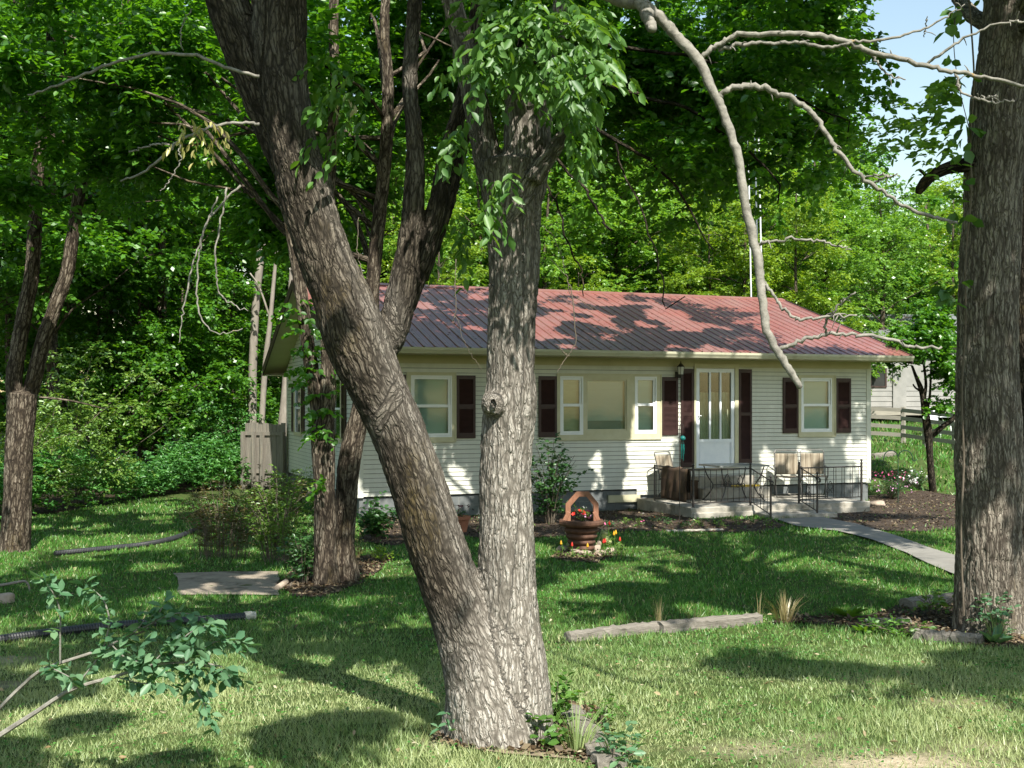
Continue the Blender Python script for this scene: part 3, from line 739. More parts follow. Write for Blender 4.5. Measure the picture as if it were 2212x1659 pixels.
# ------------------------------------------------------------------ the house
house = thing('house', (HA[0], HA[1], 0), 'long single storey house with cream siding, brown shutters and a red metal roof', 'house', rz=HT)
def wz(y, Y): return EZ - (y - HZ) / F * Y
ZB, ZG, ZR = EZ - 1.775, EZ + .95, EZ + 2.77        # bottom of siding, gutter underside, ridge
FO = .70; OV = .55; RN = 4.31
def zz(r): return EZ + r
OPEN = [(1.01, 1.87, zz(-.655), zz(.56)), (4.15, 4.68, zz(-.635), zz(.565)), (4.74, 5.67, zz(-.555), zz(.51)), (5.845, 6.36, zz(-.625), zz(.57)), (7.29, 8.25, zz(-1.37), zz(.76)), (9.93, 10.75, zz(-.63), zz(.58))]
def siding(bm, u0, u1, z0, z1, opens, P, ex=.0885, out=.018, clip=None, reveal=.009):
    """lapped courses; P(u, z, d) places a point d in front of the wall"""
    z = z0
    while z < z1 - 1e-4:
        zt = min(z + ex, z1)
        gap_ = reveal if zt < z1 - 1e-4 else 0
        zt -= gap_
        cuts = sorted({z, zt} | {o[i] for o in opens for i in (2, 3) if z < o[i] < zt})
        for a, b in zip(cuts[:-1], cuts[1:]):
            m = (a + b) / 2
            xs = sorted([(o[0], o[1]) for o in opens if o[2] < m < o[3]])
            lo, hi = (u0, u1) if clip is None else clip(m)
            iv = []; c = lo
            for p, q in xs:
                if p > c: iv.append((c, min(p, hi)))
                c = max(c, q)
            if c < hi: iv.append((c, hi))
            da = out * (1 - (a - z) / ex); db = out * (1 - (b - z) / ex) + .0015
            for p, q in iv: bm.quad(P(p, a, da), P(q, a, da), P(q, b, db), P(p, b, db))
            if a == z:
                for p, q in iv: bm.quad(P(p, a, .001), P(q, a, .001), P(q, a, da), P(p, a, da))
        z = zt + gap_
w = MB()
siding(w, 0, HL, ZB, ZG - .16, OPEN, lambda u, z, d: (u, -d, z))
siding(w, 5.9, 8.75, ZB - .13, ZB - .001, [(7.29, 8.25, zz(-1.6), zz(.76))], lambda u, z, d: (u, -d, z))
gc = lambda z: (0, HW) if z < ZG else ((z - ZG) / (ZR - ZG) * HW / 2, HW - (z - ZG) / (ZR - ZG) * HW / 2)
gop = [(1.5, 2.4, zz(-.70), zz(.5)), (6.35, 7.25, zz(-.70), zz(.5))]
siding(w, 0, HW, ZB, ZR - .16, gop, lambda u, z, d: (-d, u, z), clip=lambda z: gc(z))
siding(w, 0, HW, ZB, ZR - .16, [], lambda u, z, d: (HL + d, u, z), clip=lambda z: gc(z))
siding(w, 0, HL, ZB, ZG - .16, [], lambda u, z, d: (u, HW + d, z))
wall_ = w.build('wall', 'siding', house)
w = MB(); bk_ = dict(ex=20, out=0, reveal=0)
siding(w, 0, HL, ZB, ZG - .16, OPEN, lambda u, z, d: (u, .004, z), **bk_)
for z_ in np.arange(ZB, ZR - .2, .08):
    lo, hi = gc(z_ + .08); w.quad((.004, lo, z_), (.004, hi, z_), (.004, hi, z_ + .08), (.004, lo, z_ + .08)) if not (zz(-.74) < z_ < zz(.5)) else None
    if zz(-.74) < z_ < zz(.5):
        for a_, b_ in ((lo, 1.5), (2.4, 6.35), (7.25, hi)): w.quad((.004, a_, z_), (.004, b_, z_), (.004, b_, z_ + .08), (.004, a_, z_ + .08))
w.build('lap_shadow_sheet', 'siding_shadow', wall_)  # sheet added behind the courses, lap shadow put into its dark colour
b = MB(); b.box(.0, HL, -.03, -.002, ZG - .16, ZG + .02); b.box(0, HL, HW + .002, HW + .03, ZG - .16, ZG + .02); b.build('frieze_board', 'soffit_cream', house)
for (x0, x1, y0, y1) in ((-.022, .095, -.024, -.002), (-.024, -.002, -.0, .095), (HL - .095, HL + .022, -.024, -.002), (HL + .002, HL + .024, 0, .095), (-.024, -.002, HW - .095, HW + .02)):
    b = MB(); b.box(x0, x1, y0, y1, ZB - .02, ZG - .01); b.build('corner_board', 'siding', house)
# foundation of concrete blocks
fnd = MB(); fnd.box(.03, HL - .03, .035, HW - .03, -.5, ZB - .03); fo_ = fnd.build('foundation', 'mortar', house)
bl = MB()
for r in range(4):
    z1 = ZB - .035 - r * .203
    for k in range(31):
        u0 = .03 + k * .4 - (.2 if r % 2 else 0); u1 = u0 + .385
        u0 = max(u0, .03); u1 = min(u1, HL - .03)
        if u1 - u0 > .04: bl.box(u0, u1, .026, .034, z1 - .19, z1)
    for k in range(22):
        n0 = .03 + k * .4 - (.2 if r % 2 else 0); n1 = min(n0 + .385, HW - .03); n0 = max(n0, .03)
        if n1 - n0 > .04: bl.box(.022, .0295, n0, n1, z1 - .19, z1); bl.box(HL - .0295, HL - .022, n0, n1, z1 - .19, z1)
bl.build('block_course', 'block_grey', fo_)
b = MB(); b.box(5.25, 5.98, -.03, .02, ZB - .27, ZB - .12); b.build('ledger_board', 'trim_cream', house)

# interior so that panes have a room behind them
b = MB(); b.box(.3, HL - .3, .9, .95, ZB, ZG); b.build('inner_partition', 'dark_interior', house)
b = MB(); b.box(.05, HL - .05, .06, HW - .06, ZB - .02, ZB); b.build('inner_floor', 'dark_interior', house)

# roof: ribbed red sheets on two slopes
ZE = ZG + .135
def roof_pt(u, n, d=0.0):
    if n <= RN: t = (n + FO) / (RN + FO); z = ZE + (ZR - ZE) * t
    else: t = (n - RN) / (HW + .51 - RN); z = ZR + (EZ + .95 - ZR) * t
    return Vector((u, n, z + d))
rf = MB()
U0, U1 = -OV, HL + OV
npan = int((U1 - U0) / .2286)
for side in (0, 1):
    nA, nB = (-FO - .05, RN) if side == 0 else (RN, HW + .55)
    us = [U0]
    prof = []
    k = 0
    while U0 + k * .2286 < U1:
        u = U0 + k * .2286 + .02
        prof += [(u, 0), (u + .012, .022), (u + .032, .022), (u + .044, 0)]
        m = u + .12
        prof += [(m, 0), (m + .01, .004), (m + .03, .004), (m + .04, 0)]
        k += 1
    prof = [(U0, 0)] + [p for p in prof if p[0] < U1] + [(U1, 0)]
    for (ua, da), (ub, db) in zip(prof[:-1], prof[1:]):
        seg = 5
        for i in range(seg):
            na = nA + (nB - nA) * i / seg; nb = nA + (nB - nA) * (i + 1) / seg
            rf.quad(roof_pt(ua, na, da), roof_pt(ub, na, db), roof_pt(ub, nb, db), roof_pt(ua, nb, da))
    rf.quad(roof_pt(U0, nA, -.02), roof_pt(U0, nB, -.02), roof_pt(U1, nB, -.02), roof_pt(U1, nA, -.02))
    rf.quad(roof_pt(U0, nA, -.02), roof_pt(U1, nA, -.02), roof_pt(U1, nA, 0), roof_pt(U0, nA, 0))
roof = rf.build('roof', 'roof_red', house)
rc = MB()
for s in (-1, 1):
    a = roof_pt(U0 - .01, RN, .035); b_ = roof_pt(U1 + .01, RN, .035)
    c = roof_pt(U1 + .01, RN + s * .17, .03); d = roof_pt(U0 - .01, RN + s * .17, .03)
    rc.quad(a, b_, c, d); rc.quad(d, c, c - Vector((0, 0, .03)), d - Vector((0, 0, .03)))
rc.build('ridge_cap', 'roof_red', roof)
# rake trim and soffits
for uu in (U0, U1):
    s = 1 if uu > 0 else -1
    tr = MB()
    for nA, nB in ((-FO - .05, RN), (RN, HW + .55)):
        p = [roof_pt(uu, nA, -.19), roof_pt(uu, nB, -.19), roof_pt(uu, nB, .03), roof_pt(uu, nA, .03)]
        o = Vector((s * .03, 0, 0)); q = [x + o for x in p]
        tr.add(p + q, [(0, 1, 2, 3), (7, 6, 5, 4), (0, 4, 5, 1), (1, 5, 6, 2), (2, 6, 7, 3), (3, 7, 4, 0)])
    tr.build('rake_board', 'dark_trim', roof)
sf = MB()
sf.box(U0 + .002, U1 - .002, -FO + .0, -.002, ZG + .0, ZG + .02)
sf.box(U0 + .002, U1 - .002, HW + .002, HW + .52, EZ + .74, EZ + .76)
for ua, ub in ((U0 + .001, -.001), (HL + .001, U1 - .001)):
    for nA, nB in ((-FO, RN), (RN, HW + .5)):
        sf.quad(roof_pt(ua, nA, -.13), roof_pt(ub, nA, -.13), roof_pt(ub, nB, -.13), roof_pt(ua, nB, -.13))
sf.build('soffit', 'soffit_cream', house)
fs = MB(); fs.box(U0 + .002, U1 - .002, -FO - .02, -FO - .001, ZG + .001, ZE - .03); fs.box(U0, U1, HW + .521, HW + .54, EZ + .74, EZ + .93); fs.build('fascia', 'soffit_cream', house)
gt = MB()
prof = [(-FO - .022, ZG - .0), (-FO - .10, ZG + .0), (-FO - .115, ZG + .03), (-FO - .14, ZG + .07), (-FO - .145, ZG + .115), (-FO - .128, ZG + .115), (-FO - .125, ZG + .08), (-FO - .10, ZG + .015), (-FO - .022, ZG + .012)]
for (a, za), (b_, zb_) in zip(prof[:-1], prof[1:]): gt.quad((U0, a, za), (U1, a, za), (U1, b_, zb_), (U0, b_, zb_))
gt.add([(U0, a, z) for a, z in prof], [tuple(range(len(prof)))]); gt.add([(U1, a, z) for a, z in prof], [tuple(range(len(prof)))[::-1]])
gut = gt.build('gutter', 'gutter_cream', house)
for k in range(7):
    u = U0 + .9 + k * 1.75; dp = MB()
    dp.box(u, u + .012, -FO - .146, -FO - .02, ZG - .004, ZG - .0008); dp.build('bracket', 'gutter_cream', gut)
vt = MB(); vt.box(4.62, 4.80, RN + .55, RN + .73, ZR - .3, ZR + .17); vt.box(4.60, 4.82, RN + .53, RN + .75, ZR + .17, ZR + .2); vt.build('chimney', 'galvanised', roof)

us_ = R.uniform(U0, U1, 900); ns_ = -FO + (RN + FO) * R.random(900) ** 1.6; P = np.array([roof_pt(a_, b_, .012) for a_, b_ in zip(us_, ns_)])
leafmesh('roof_litter', P, R.normal(0, 1, P.shape) * [1, 1, .1], np.array([0, -.33, 1.]) + R.normal(0, .15, P.shape), R.uniform(.02, .06, 900), .5, 'litter_chip', roof)['kind'] = 'stuff'
# windows: casing, sashes, panes, blinds
def frame(bm, u0, u1, z0, z1, t, d0, d1, tb=None):
    tb = tb or t
    bm.box(u0, u1, -d1, -d0, z1 - t, z1); bm.box(u0, u1, -d1, -d0, z0, z0 + tb)
    bm.box(u0, u0 + t, -d1, -d0, z0 + tb, z1 - t); bm.box(u1 - t, u1, -d1, -d0, z0 + tb, z1 - t)
def dh_window(parent, u0, u1, z0, z1, zm, blind, t=.045):
    s = MB(); frame(s, u0, u1, z0, z1, .028, -.02, .035)
    s2 = MB(); frame(s2, u0 + .03, u1 - .03, zm - .012, z1 - .03, t, -.025, .012); s2.build('sash', 'white_paint', parent)
    s3 = MB(); frame(s3, u0 + .03, u1 - .03, z0 + .03, zm + .022, t, -.005, .03); s3.build('sash', 'white_paint', parent)
    s.build('sash_frame', 'white_paint', parent)
    for a, b2, dep in ((zm + .034, z1 - .075, -.005), (z0 + .075, zm - .024, .012)):
        p = MB(); p.box(u0 + .076, u1 - .076, -dep - .002, -dep + .002, a, b2); p.build('pane', 'window_glass', parent)
    p = MB(); p.box(u0 + .05, u1 - .05, .085, .09, z0 + .05, z1 - .05)
    z = z0 + .06
    while z < z1 - .06: p.box(u0 + .051, u1 - .051, .080, .0845, z, z + .017); z += .021
    p.build('blind', blind, parent)
    jb = MB(); frame(jb, u0 + .001, u1 - .001, z0 + .001, z1 - .001, .02, -.22, -.026); jb.build('jamb', 'white_paint', parent)
def casing(u0, u1, z0, z1, holes, t_out=.055):
    c = MB(); zs = sorted({z0, z1} | {h[i] for h in holes for i in (2, 3)}); us = sorted({u0, u1} | {h[i] for h in holes for i in (0, 1)})
    for a, b2 in zip(zs[:-1], zs[1:]):
        run = None
        for p, q in zip(us[:-1], us[1:]):
            m = ((p + q) / 2, (a + b2) / 2)
            if any(h[0] < m[0] < h[1] and h[2] < m[1] < h[3] for h in holes):
                if run: c.box(run[0], run[1], -t_out + .025, -.001, a, b2); run = None
            else: run = (run[0], q) if run else (p, q)
        if run: c.box(run[0], run[1], -t_out + .025, -.001, a, b2)
    # raised outer moulding
    frame(c, u0 - .008, u1 + .008, z0 - .008, z1 + .008, .022, .0305, .045)
    return c.build('window', 'trim_cream', house)
h = (1.03, 1.858, zz(-.65), zz(.555)); wi = casing(.944, 1.94, zz(-.745), zz(.612), [h]); dh_window(wi, *h, zz(-.045), 'blind_white')
h = (9.94, 10.748, zz(-.625), zz(.578)); wi = casing(9.873, 10.846, zz(-.725), zz(.632), [h]); dh_window(wi, *h, zz(-.03), 'blind_white')
hs = [(4.16, 4.672, zz(-.632), zz(.565)), (4.747, 5.663, zz(-.552), zz(.507)), (5.849, 6.357, zz(-.622), zz(.572))]
wi = casing(4.098, 6.467, zz(-.738), zz(.617), hs)
dh_window(wi, *hs[0], zz(-.03), 'blind_tan'); dh_window(wi, *hs[2], zz(-.02), 'blind_white')
u0, u1, z0, z1 = hs[1]
f_ = MB(); frame(f_, u0, u1, z0, z1, .03, -.02, .012); f_.build('sash_frame', 'trim_cream', wi)
p = MB(); p.box(u0 + .031, u1 - .031, -.002, .002, z0 + .031, z1 - .031); p.build('pane', 'window_glass', wi)
p = MB(); z = z0 + .035
while z < z1 - .035:
    lo = z < z0 + .20
    M = Matrix.Translation((0, .07, z)) @ Matrix.Rotation(math.radians(18 if lo else 52), 4, 'X')
    p.box(u0 + .045, u1 - .045, -.014, .014, -.001, .001, M); z += .0225
p.box(u0 + .045, u1 - .045, .055, .085, z1 - .05, z1 - .032); p.build('blind', 'blind_white', wi)
jb = MB(); frame(jb, u0 + .001, u1 - .001, z0 + .001, z1 - .001, .02, -.22, -.021); jb.build('jamb', 'trim_cream', wi)
# gable windows
for (a, b2) in ((1.5, 2.4), (6.35, 7.25)):
    c = MB()
    for bx in ((-.05, -.001, a - .08, b2 + .08, zz(.5), zz(.58)), (-.05, -.001, a - .08, b2 + .08, zz(-.78), zz(-.70)), (-.05, -.001, a - .08, a, zz(-.70), zz(.5)), (-.05, -.001, b2, b2 + .08, zz(-.70), zz(.5))): c.box(*bx)
    gw = c.build('window', 'trim_cream', house)
    s = MB(); s.box(-.03, .0, a + .001, b2 - .001, zz(-.12), zz(-.08)); s.box(-.03, 0, a + .001, a + .04, zz(-.70), zz(.5)); s.box(-.03, 0, b2 - .04, b2 - .001, zz(-.70), zz(.5)); s.build('sash', 'white_paint', gw)
    p = MB(); p.box(.004, .008, a, b2, zz(-.70), zz(.5)); p.build('pane', 'window_glass', gw)
    p = MB(); p.box(.09, .1, a, b2, zz(-.70), zz(.5)); p.build('blind', 'blind_white', gw)
# shutters
def shutter(u0, u1, z0, z1, mid, M=None):
    s = MB(); t = .05
    for bx in ((u0, u0 + t, z0, z1), (u1 - t, u1, z0, z1), (u0 + t, u1 - t, z1 - .075, z1), (u0 + t, u1 - t, z0, z0 + .105), (u0 + t, u1 - t, mid - .035, mid + .035)): s.box(bx[0], bx[1], -.045, -.016, bx[2], bx[3], M)
    s.box(u0 + t, u1 - t, -.022, -.017, z0 + .1, z1 - .07, M)
    o = s.build('shutter', 'shutter_brown', house)
    l = MB()
    for za, zb_ in ((z0 + .105, mid - .035), (mid + .035, z1 - .075)):
        z = za + .014
        while z < zb_ - .012:
            T = Matrix.Translation((0, -.032, z)) @ Matrix.Rotation(math.radians(48), 4, 'X')
            l.box(u0 + t + .001, u1 - t - .001, -.013, .013, -.0025, .0025, (M @ T) if M else T); z += .026
    l.build('louvre', 'shutter_brown', o)
for u0, u1, zb_, zt in ((.50, .925, -.675, .565), (1.955, 2.345, -.677, .562), (3.69, 4.085, -.676, .565), (6.482, 6.865, -.661, .57), (9.47, 9.86, -.645, .583), (10.862, 11.257, -.651, .577)):
    shutter(u0, u1, zz(zb_), zz(zt), zz(-.045))
for u0, u1, zb_, zt in ((6.935, 7.235, -1.35, .746), (8.348, 8.67, -1.30, .752)): shutter(u0, u1, zz(zb_), zz(zt), zz(-.22))
MG = Matrix.Rotation(math.radians(-90), 4, 'Z')
for a in (1.02, 2.49, 5.87, 7.34): shutter(-a - .38, -a, zz(-.70), zz(.5), zz(-.05), MG)
# door: casing, storm door with three tall panes over a panel
c = MB(); c.box(7.247, 7.295, -.05, -.001, zz(-1.37), zz(.765)); c.box(8.245, 8.333, -.05, -.001, zz(-1.37), zz(.765)); c.box(7.247, 8.333, -.055, -.001, zz(.765), zz(.86)); c.box(7.24, 8.34, -.08, .0, zz(-1.40), zz(-1.371))
c.build('door_casing', 'trim_cream', house)
d = MB(); du0, du1, dz0, dz1 = 7.300, 8.240, zz(-1.365), zz(.757)
frame(d, du0, du1, dz0, dz1, .082, -.01, .03, .075); d.box(du0 + .082, du1 - .082, -.03, .01, zz(-.82), zz(-.755))
for k in (1, 2):
    um = du0 + .082 + (du1 - du0 - .164) * k / 3; d.box(um - .022, um + .022, -.026, .01, zz(-.755), dz1 - .082)
door = d.build('storm_door', 'white_metal', house)
p = MB(); p.box(du0 + .083, du1 - .083, -.012, .006, dz0 + .076, zz(-.821)); frame(p, du0 + .095, du1 - .095, dz0 + .09, zz(-.835), .012, .0125, .02); p.build('kick_panel', 'white_metal', door)
for k in range(3):
    a = du0 + .082 + (du1 - du0 - .164) * k / 3 + .0225; b2 = du0 + .082 + (du1 - du0 - .164) * (k + 1) / 3 - .0225
    p = MB(); p.box(a, b2, -.004, 0, zz(-.754), dz1 - .083); p.build('pane', 'window_glass', door)
cu = MB(); vs = []
for i in range(61):
    u = du0 + .03 + (du1 - du0 - .06) * i / 60; y = .10 + .018 * math.sin(i * 1.15)
    vs += [(u, y, dz0 + .05), (u, y, zz(.25))]
cu.add(vs, [(2 * i, 2 * i + 2, 2 * i + 3, 2 * i + 1) for i in range(60)]); cu.build('curtain', 'curtain', door)
hd = MB(); hd.box(du0 + .03, du0 + .06, -.05, -.031, zz(-.32), zz(-.20)); hd.tube([(du0 + .045, -.055, zz(-.25)), (du0 + .045, -.085, zz(-.25)), (du0 + .10, -.085, zz(-.255))], .011, 8); hd.build('handle', 'galvanised', door)
jb = MB(); frame(jb, 7.291, 8.249, zz(-1.37), zz(.76), .02, -.25, -.012); jb.build('jamb', 'trim_cream', door)
# wall lantern
l = MB(); lu, ln = 6.86, -.16
l.lathe([(.04, 0), (.05, .012), (.03, .03), (.0, .03)], (0, 0, 0), 12)
l = MB(); l.box(6.80, 6.90, -.03, -.015, zz(.55), zz(.68)); l.tube([(lu, -.03, zz(.60)), (lu, -.09, zz(.55)), (lu, ln, zz(.56)), (lu, ln, zz(.60))], .011, 8)
l.lathe([(.012, -.07), (.03, -.05), (.035, -.01), (.065, .0), (.065, .012)], (lu, ln, zz(.61)), 6); l.lathe([(.088, .17), (.085, .182), (.03, .235), (.012, .25), (.016, .275), (.004, .29)], (lu, ln, zz(.61)), 6)
for k in range(6):
    an = math.pi / 3 * k; l.tube([(lu + .063 * math.cos(an), ln + .063 * math.sin(an), zz(.62)), (lu + .083 * math.cos(an), ln + .083 * math.sin(an), zz(.785))], .005, 5)
lt = l.build('wall_lantern', 'iron', house)
l = MB(); l.lathe([(.058, .014), (.078, .168)], (lu, ln, zz(.61)), 6); l.build('lantern_glass', 'lamp_glass', lt)

# ------------------------------------------------------------------ porch, railings, furniture
ZS = EZ - 1.97
def uof(x, n):
    d = np.array([(x - CX) / F, 1.]); M = np.array([d, -HU]).T
    return float(np.linalg.solve(M, HA + n * HN)[1])
def hthing(name, u, n, z, label, cat, group=None, rz=0.0):
    q = hw(u, n); return thing(name, (q[0], q[1], z), label, cat, group, HT + rz)
po = hthing('porch', 7.95, -1.15, 0, 'low concrete porch slab in front of the storm door', 'porch')
def rough_slab(x0, x1, y0, y1, z0, z1, res=.12, amp=.008):
    import bmesh
    bm = bmesh.new(); bmesh.ops.create_cube(bm, size=1)
    for v in bm.verts: v.co = Vector((x0 if v.co.x < 0 else x1, y0 if v.co.y < 0 else y1, z0 if v.co.z < 0 else z1))
    bmesh.ops.bevel(bm, geom=bm.edges[:], offset=.015, segments=1, affect='EDGES')
    for _ in range(5): bmesh.ops.subdivide_edges(bm, edges=[e for e in bm.edges if e.calc_length() > res], cuts=1, use_grid_fill=True)
    for v in bm.verts: v.co += Vector((rnd.gauss(0, 1), rnd.gauss(0, 1), rnd.gauss(0, .5))) * amp
    me = bpy.data.meshes.new('slab'); bm.to_mesh(me); bm.free(); return me
s = link('slab', rough_slab(5.9 - 7.95, 10.0 - 7.95, -2.32 + 1.15, 1.13, -.25, ZS, .2, .004), 'concrete', po)
s = link('lower_lift', rough_slab(5.93 - 7.95, 9.97 - 7.95, -2.35 + 1.15, 1.0, -.3, ZS - .10, .15, .006), 'concrete', po)
st = link('step', rough_slab(7.25 - 7.95, 8.75 - 7.95, -2.95 + 1.15, -2.36 + 1.15, -.25, ZS - .13, .15, .008), 'concrete', po)
sp = link('door_step', rough_slab(7.0 - 7.95, 8.62 - 7.95, -.85 + 1.15, 1.12, ZS + .002, ZS + .22, .2, .006), 'concrete', po)
sp = link('door_step', rough_slab(7.1 - 7.95, 8.5 - 7.95, -.42 + 1.15, 1.12, ZS + .222, ZS + .44, .2, .006), 'concrete', po)

def scroll(bm, c, ax, r=.05, w=.006, flip=1):
    """a wrought scroll pair in the plane (ax, z)"""
    ax = Vector(ax)
    for s in (-1, 1):
        P = []
        for i in range(22):
            t = i / 21 * 2.6 * math.pi; rr = r * (1 - i / 30)
            P.append(Vector(c) + ax * (s * (r - rr * math.cos(t)) * .9) + Vector((0, 0, flip * rr * math.sin(t))))
        bm.tube(P, w, 5)
        bm.tube([Vector(c) + Vector((0, 0, .0)), Vector(c) + ax * (s * r * 1.1) + Vector((0, 0, r * 1.6)), Vector(c) + ax * (s * r * .4) + Vector((0, 0, r * 3.0)), Vector(c) + Vector((0, 0, r * 3.4))], w, 5)
def post(parent, x, y, z0, z1, w=.016):
    p = MB(); p.box(x - w, x + w, y - w, y + w, z0, z1); p.lathe([(.012, 0), (.020, .006), (.012, .016), (.024, .034), (.026, .044), (.014, .062), (.004, .074)], (x, y, z1 - .001), 10)
    p.box(x - .03, x + .03, y - .03, y + .03, z0, z0 + .008); p.build('post', 'iron', parent)
def rail_run(parent, a, b, z0a, z0b, h, nb, top=.0, pairs=False, handrail=False):
    """top and bottom rail with balusters between plan points a and b"""
    a = Vector((a[0], a[1], 0)); b = Vector((b[0], b[1], 0))
    L = lambda t, z: a + (b - a) * t + Vector((0, 0, z0a + (z0b - z0a) * t + z))
    r = MB(); r.tube([L(0, h), L(1, h)], .013, 6); r.build('handrail' if handrail else 'top_rail', 'iron', parent)
    r = MB(); r.tube([L(0, .08), L(1, .08)], .011, 6); r.build('bottom_rail', 'iron', parent)
    for k in range(nb):
        t = (k + 1) / (nb + 1)
        if pairs: t += (.22 if k % 2 else -.22) / (nb + 1)
        r = MB(); r.tube([L(t, .08), L(t, h)], .0075, 4); r.build('baluster', 'iron', parent)
# left railing: side, front and stair handrail
lr = hthing('porch_railing', 5.97, -2.26, ZS, 'black iron railing left of the porch steps, with a blanket over its side run', 'railing', 'iron railings round the porch')
post(lr, 0, 0, 0, .76); post(lr, 1.26, 0, 0, .76); post(lr, 1.26, -.70, -.20, .56, .014)
rail_run(lr, (0, 0), (-.02, 1.55), 0, 0, .72, 15); rail_run(lr, (0, 0), (1.26, 0), 0, 0, .72, 9)
rail_run(lr, (1.26, 0), (1.26, -.70), 0, -.2, .72, 5, handrail=True)
sc_ = MB(); scroll(sc_, (1.26, -.36, .20), (0, 1, 0), .055); sc_.build('scroll', 'iron', lr)
vt = MB(); vt.tube([(1.26, -.66, .5), (1.26, -.72, .53), (1.26, -.78, .50), (1.26, -.77, .45), (1.26, -.74, .45)], .014, 6); vt.build('volute', 'iron', lr)
e_ = MB(); e_.box(-.03, .0, 1.53, 1.56, 0, .74); e_.build('post', 'iron', lr)
rr = hthing('porch_railing', 8.34, -2.26, ZS, 'black iron railing right of the porch steps, running to a ball topped end post', 'railing', 'iron railings round the porch')
post(rr, 0, 0, 0, .76); post(rr, 1.58, .12, 0, .78); post(rr, 0, -.60, -.20, .60, .014)
rail_run(rr, (0, 0), (1.58, .12), 0, 0, .70, 14, pairs=True); rail_run(rr, (0, 0), (0, -.60), 0, -.18, .72, 4, handrail=True)
sc_ = MB(); scroll(sc_, (0, -.30, .2), (0, 1, 0), .055); sc_.build('scroll', 'iron', rr)
sc_ = MB(); scroll(sc_, (.78, .06, .22), (1, .07, 0), .06); sc_.build('scroll', 'iron', rr)
vt = MB(); vt.tube([(0, -.56, .53), (0, -.64, .56), (0, -.70, .52), (0, -.69, .47), (0, -.65, .47)], .014, 6); vt.build('volute', 'iron', rr)

# blanket over the side railing
bk = hthing('blanket', 5.96, -1.55, ZS + .72, 'dark brown checked blanket hung over the left porch railing', 'blanket')
vs, fs = [], []
nu, nv = 24, 22
for i in range(nu + 1):
    x = -.55 + 1.02 * i / nu
    for j in range(nv + 1):
        s_ = -.66 + 1.14 * j / nv
        th = .028 + .012 * math.sin(i * .9) * min(1, abs(s_) * 4)
        z = -abs(s_) + .03; z = min(z, .016)
        y = math.copysign(min(abs(s_), .03) * .9 + th * min(1, abs(s_) * 3), s_)
        vs.append((y * -1 if False else -(-y), x, z - .012 * math.sin(i * .55)))
for i in range(nu):
    for j in range(nv): a = i * (nv + 1) + j; fs.append((a, a + 1, a + nv + 2, a + nv + 1))
m_ = MB(); m_.add(vs, fs); bo = m_.build('cloth', 'plaid', bk, True)
md = bo.modifiers.new('thickness', 'SOLIDIFY'); md.thickness = .008

# patio table
tx = uof(1585, -1.2)
tb = hthing('patio_table', tx, -1.2, ZS, 'square metal patio table with scrolled legs beside the storm door', 'table')
t = MB(); t.box(-.56, .56, -.40, .40, .715, .73); frame_ = [(-.575, .575, -.415, -.40), (-.575, .575, .40, .415), (-.575, -.56, -.40, .40), (.56, .575, -.40, .40)]
for f4 in frame_: t.box(f4[0], f4[1], f4[2], f4[3], .705, .737)
t.build('tabletop', 'table_metal', tb)
for sx in (-1, 1):
    for sy in (-1, 1):
        l = MB(); l.tube(spline([(sx * .50, sy * .34, .705), (sx * .44, sy * .30, .5), (sx * .34, sy * .24, .30), (sx * .42, sy * .29, .12), (sx * .52, sy * .35, .0)], 14), .013, 6)
        l.build('leg', 'iron', tb)
for sy in (-1, 1):
    l = MB(); scroll(l, (0, sy * .25, .32), (1, 0, 0), .06, .008); l.tube([(-.35, sy * .25, .31), (.35, sy * .25, .31)], .009, 5); l.build('scroll', 'iron', tb)

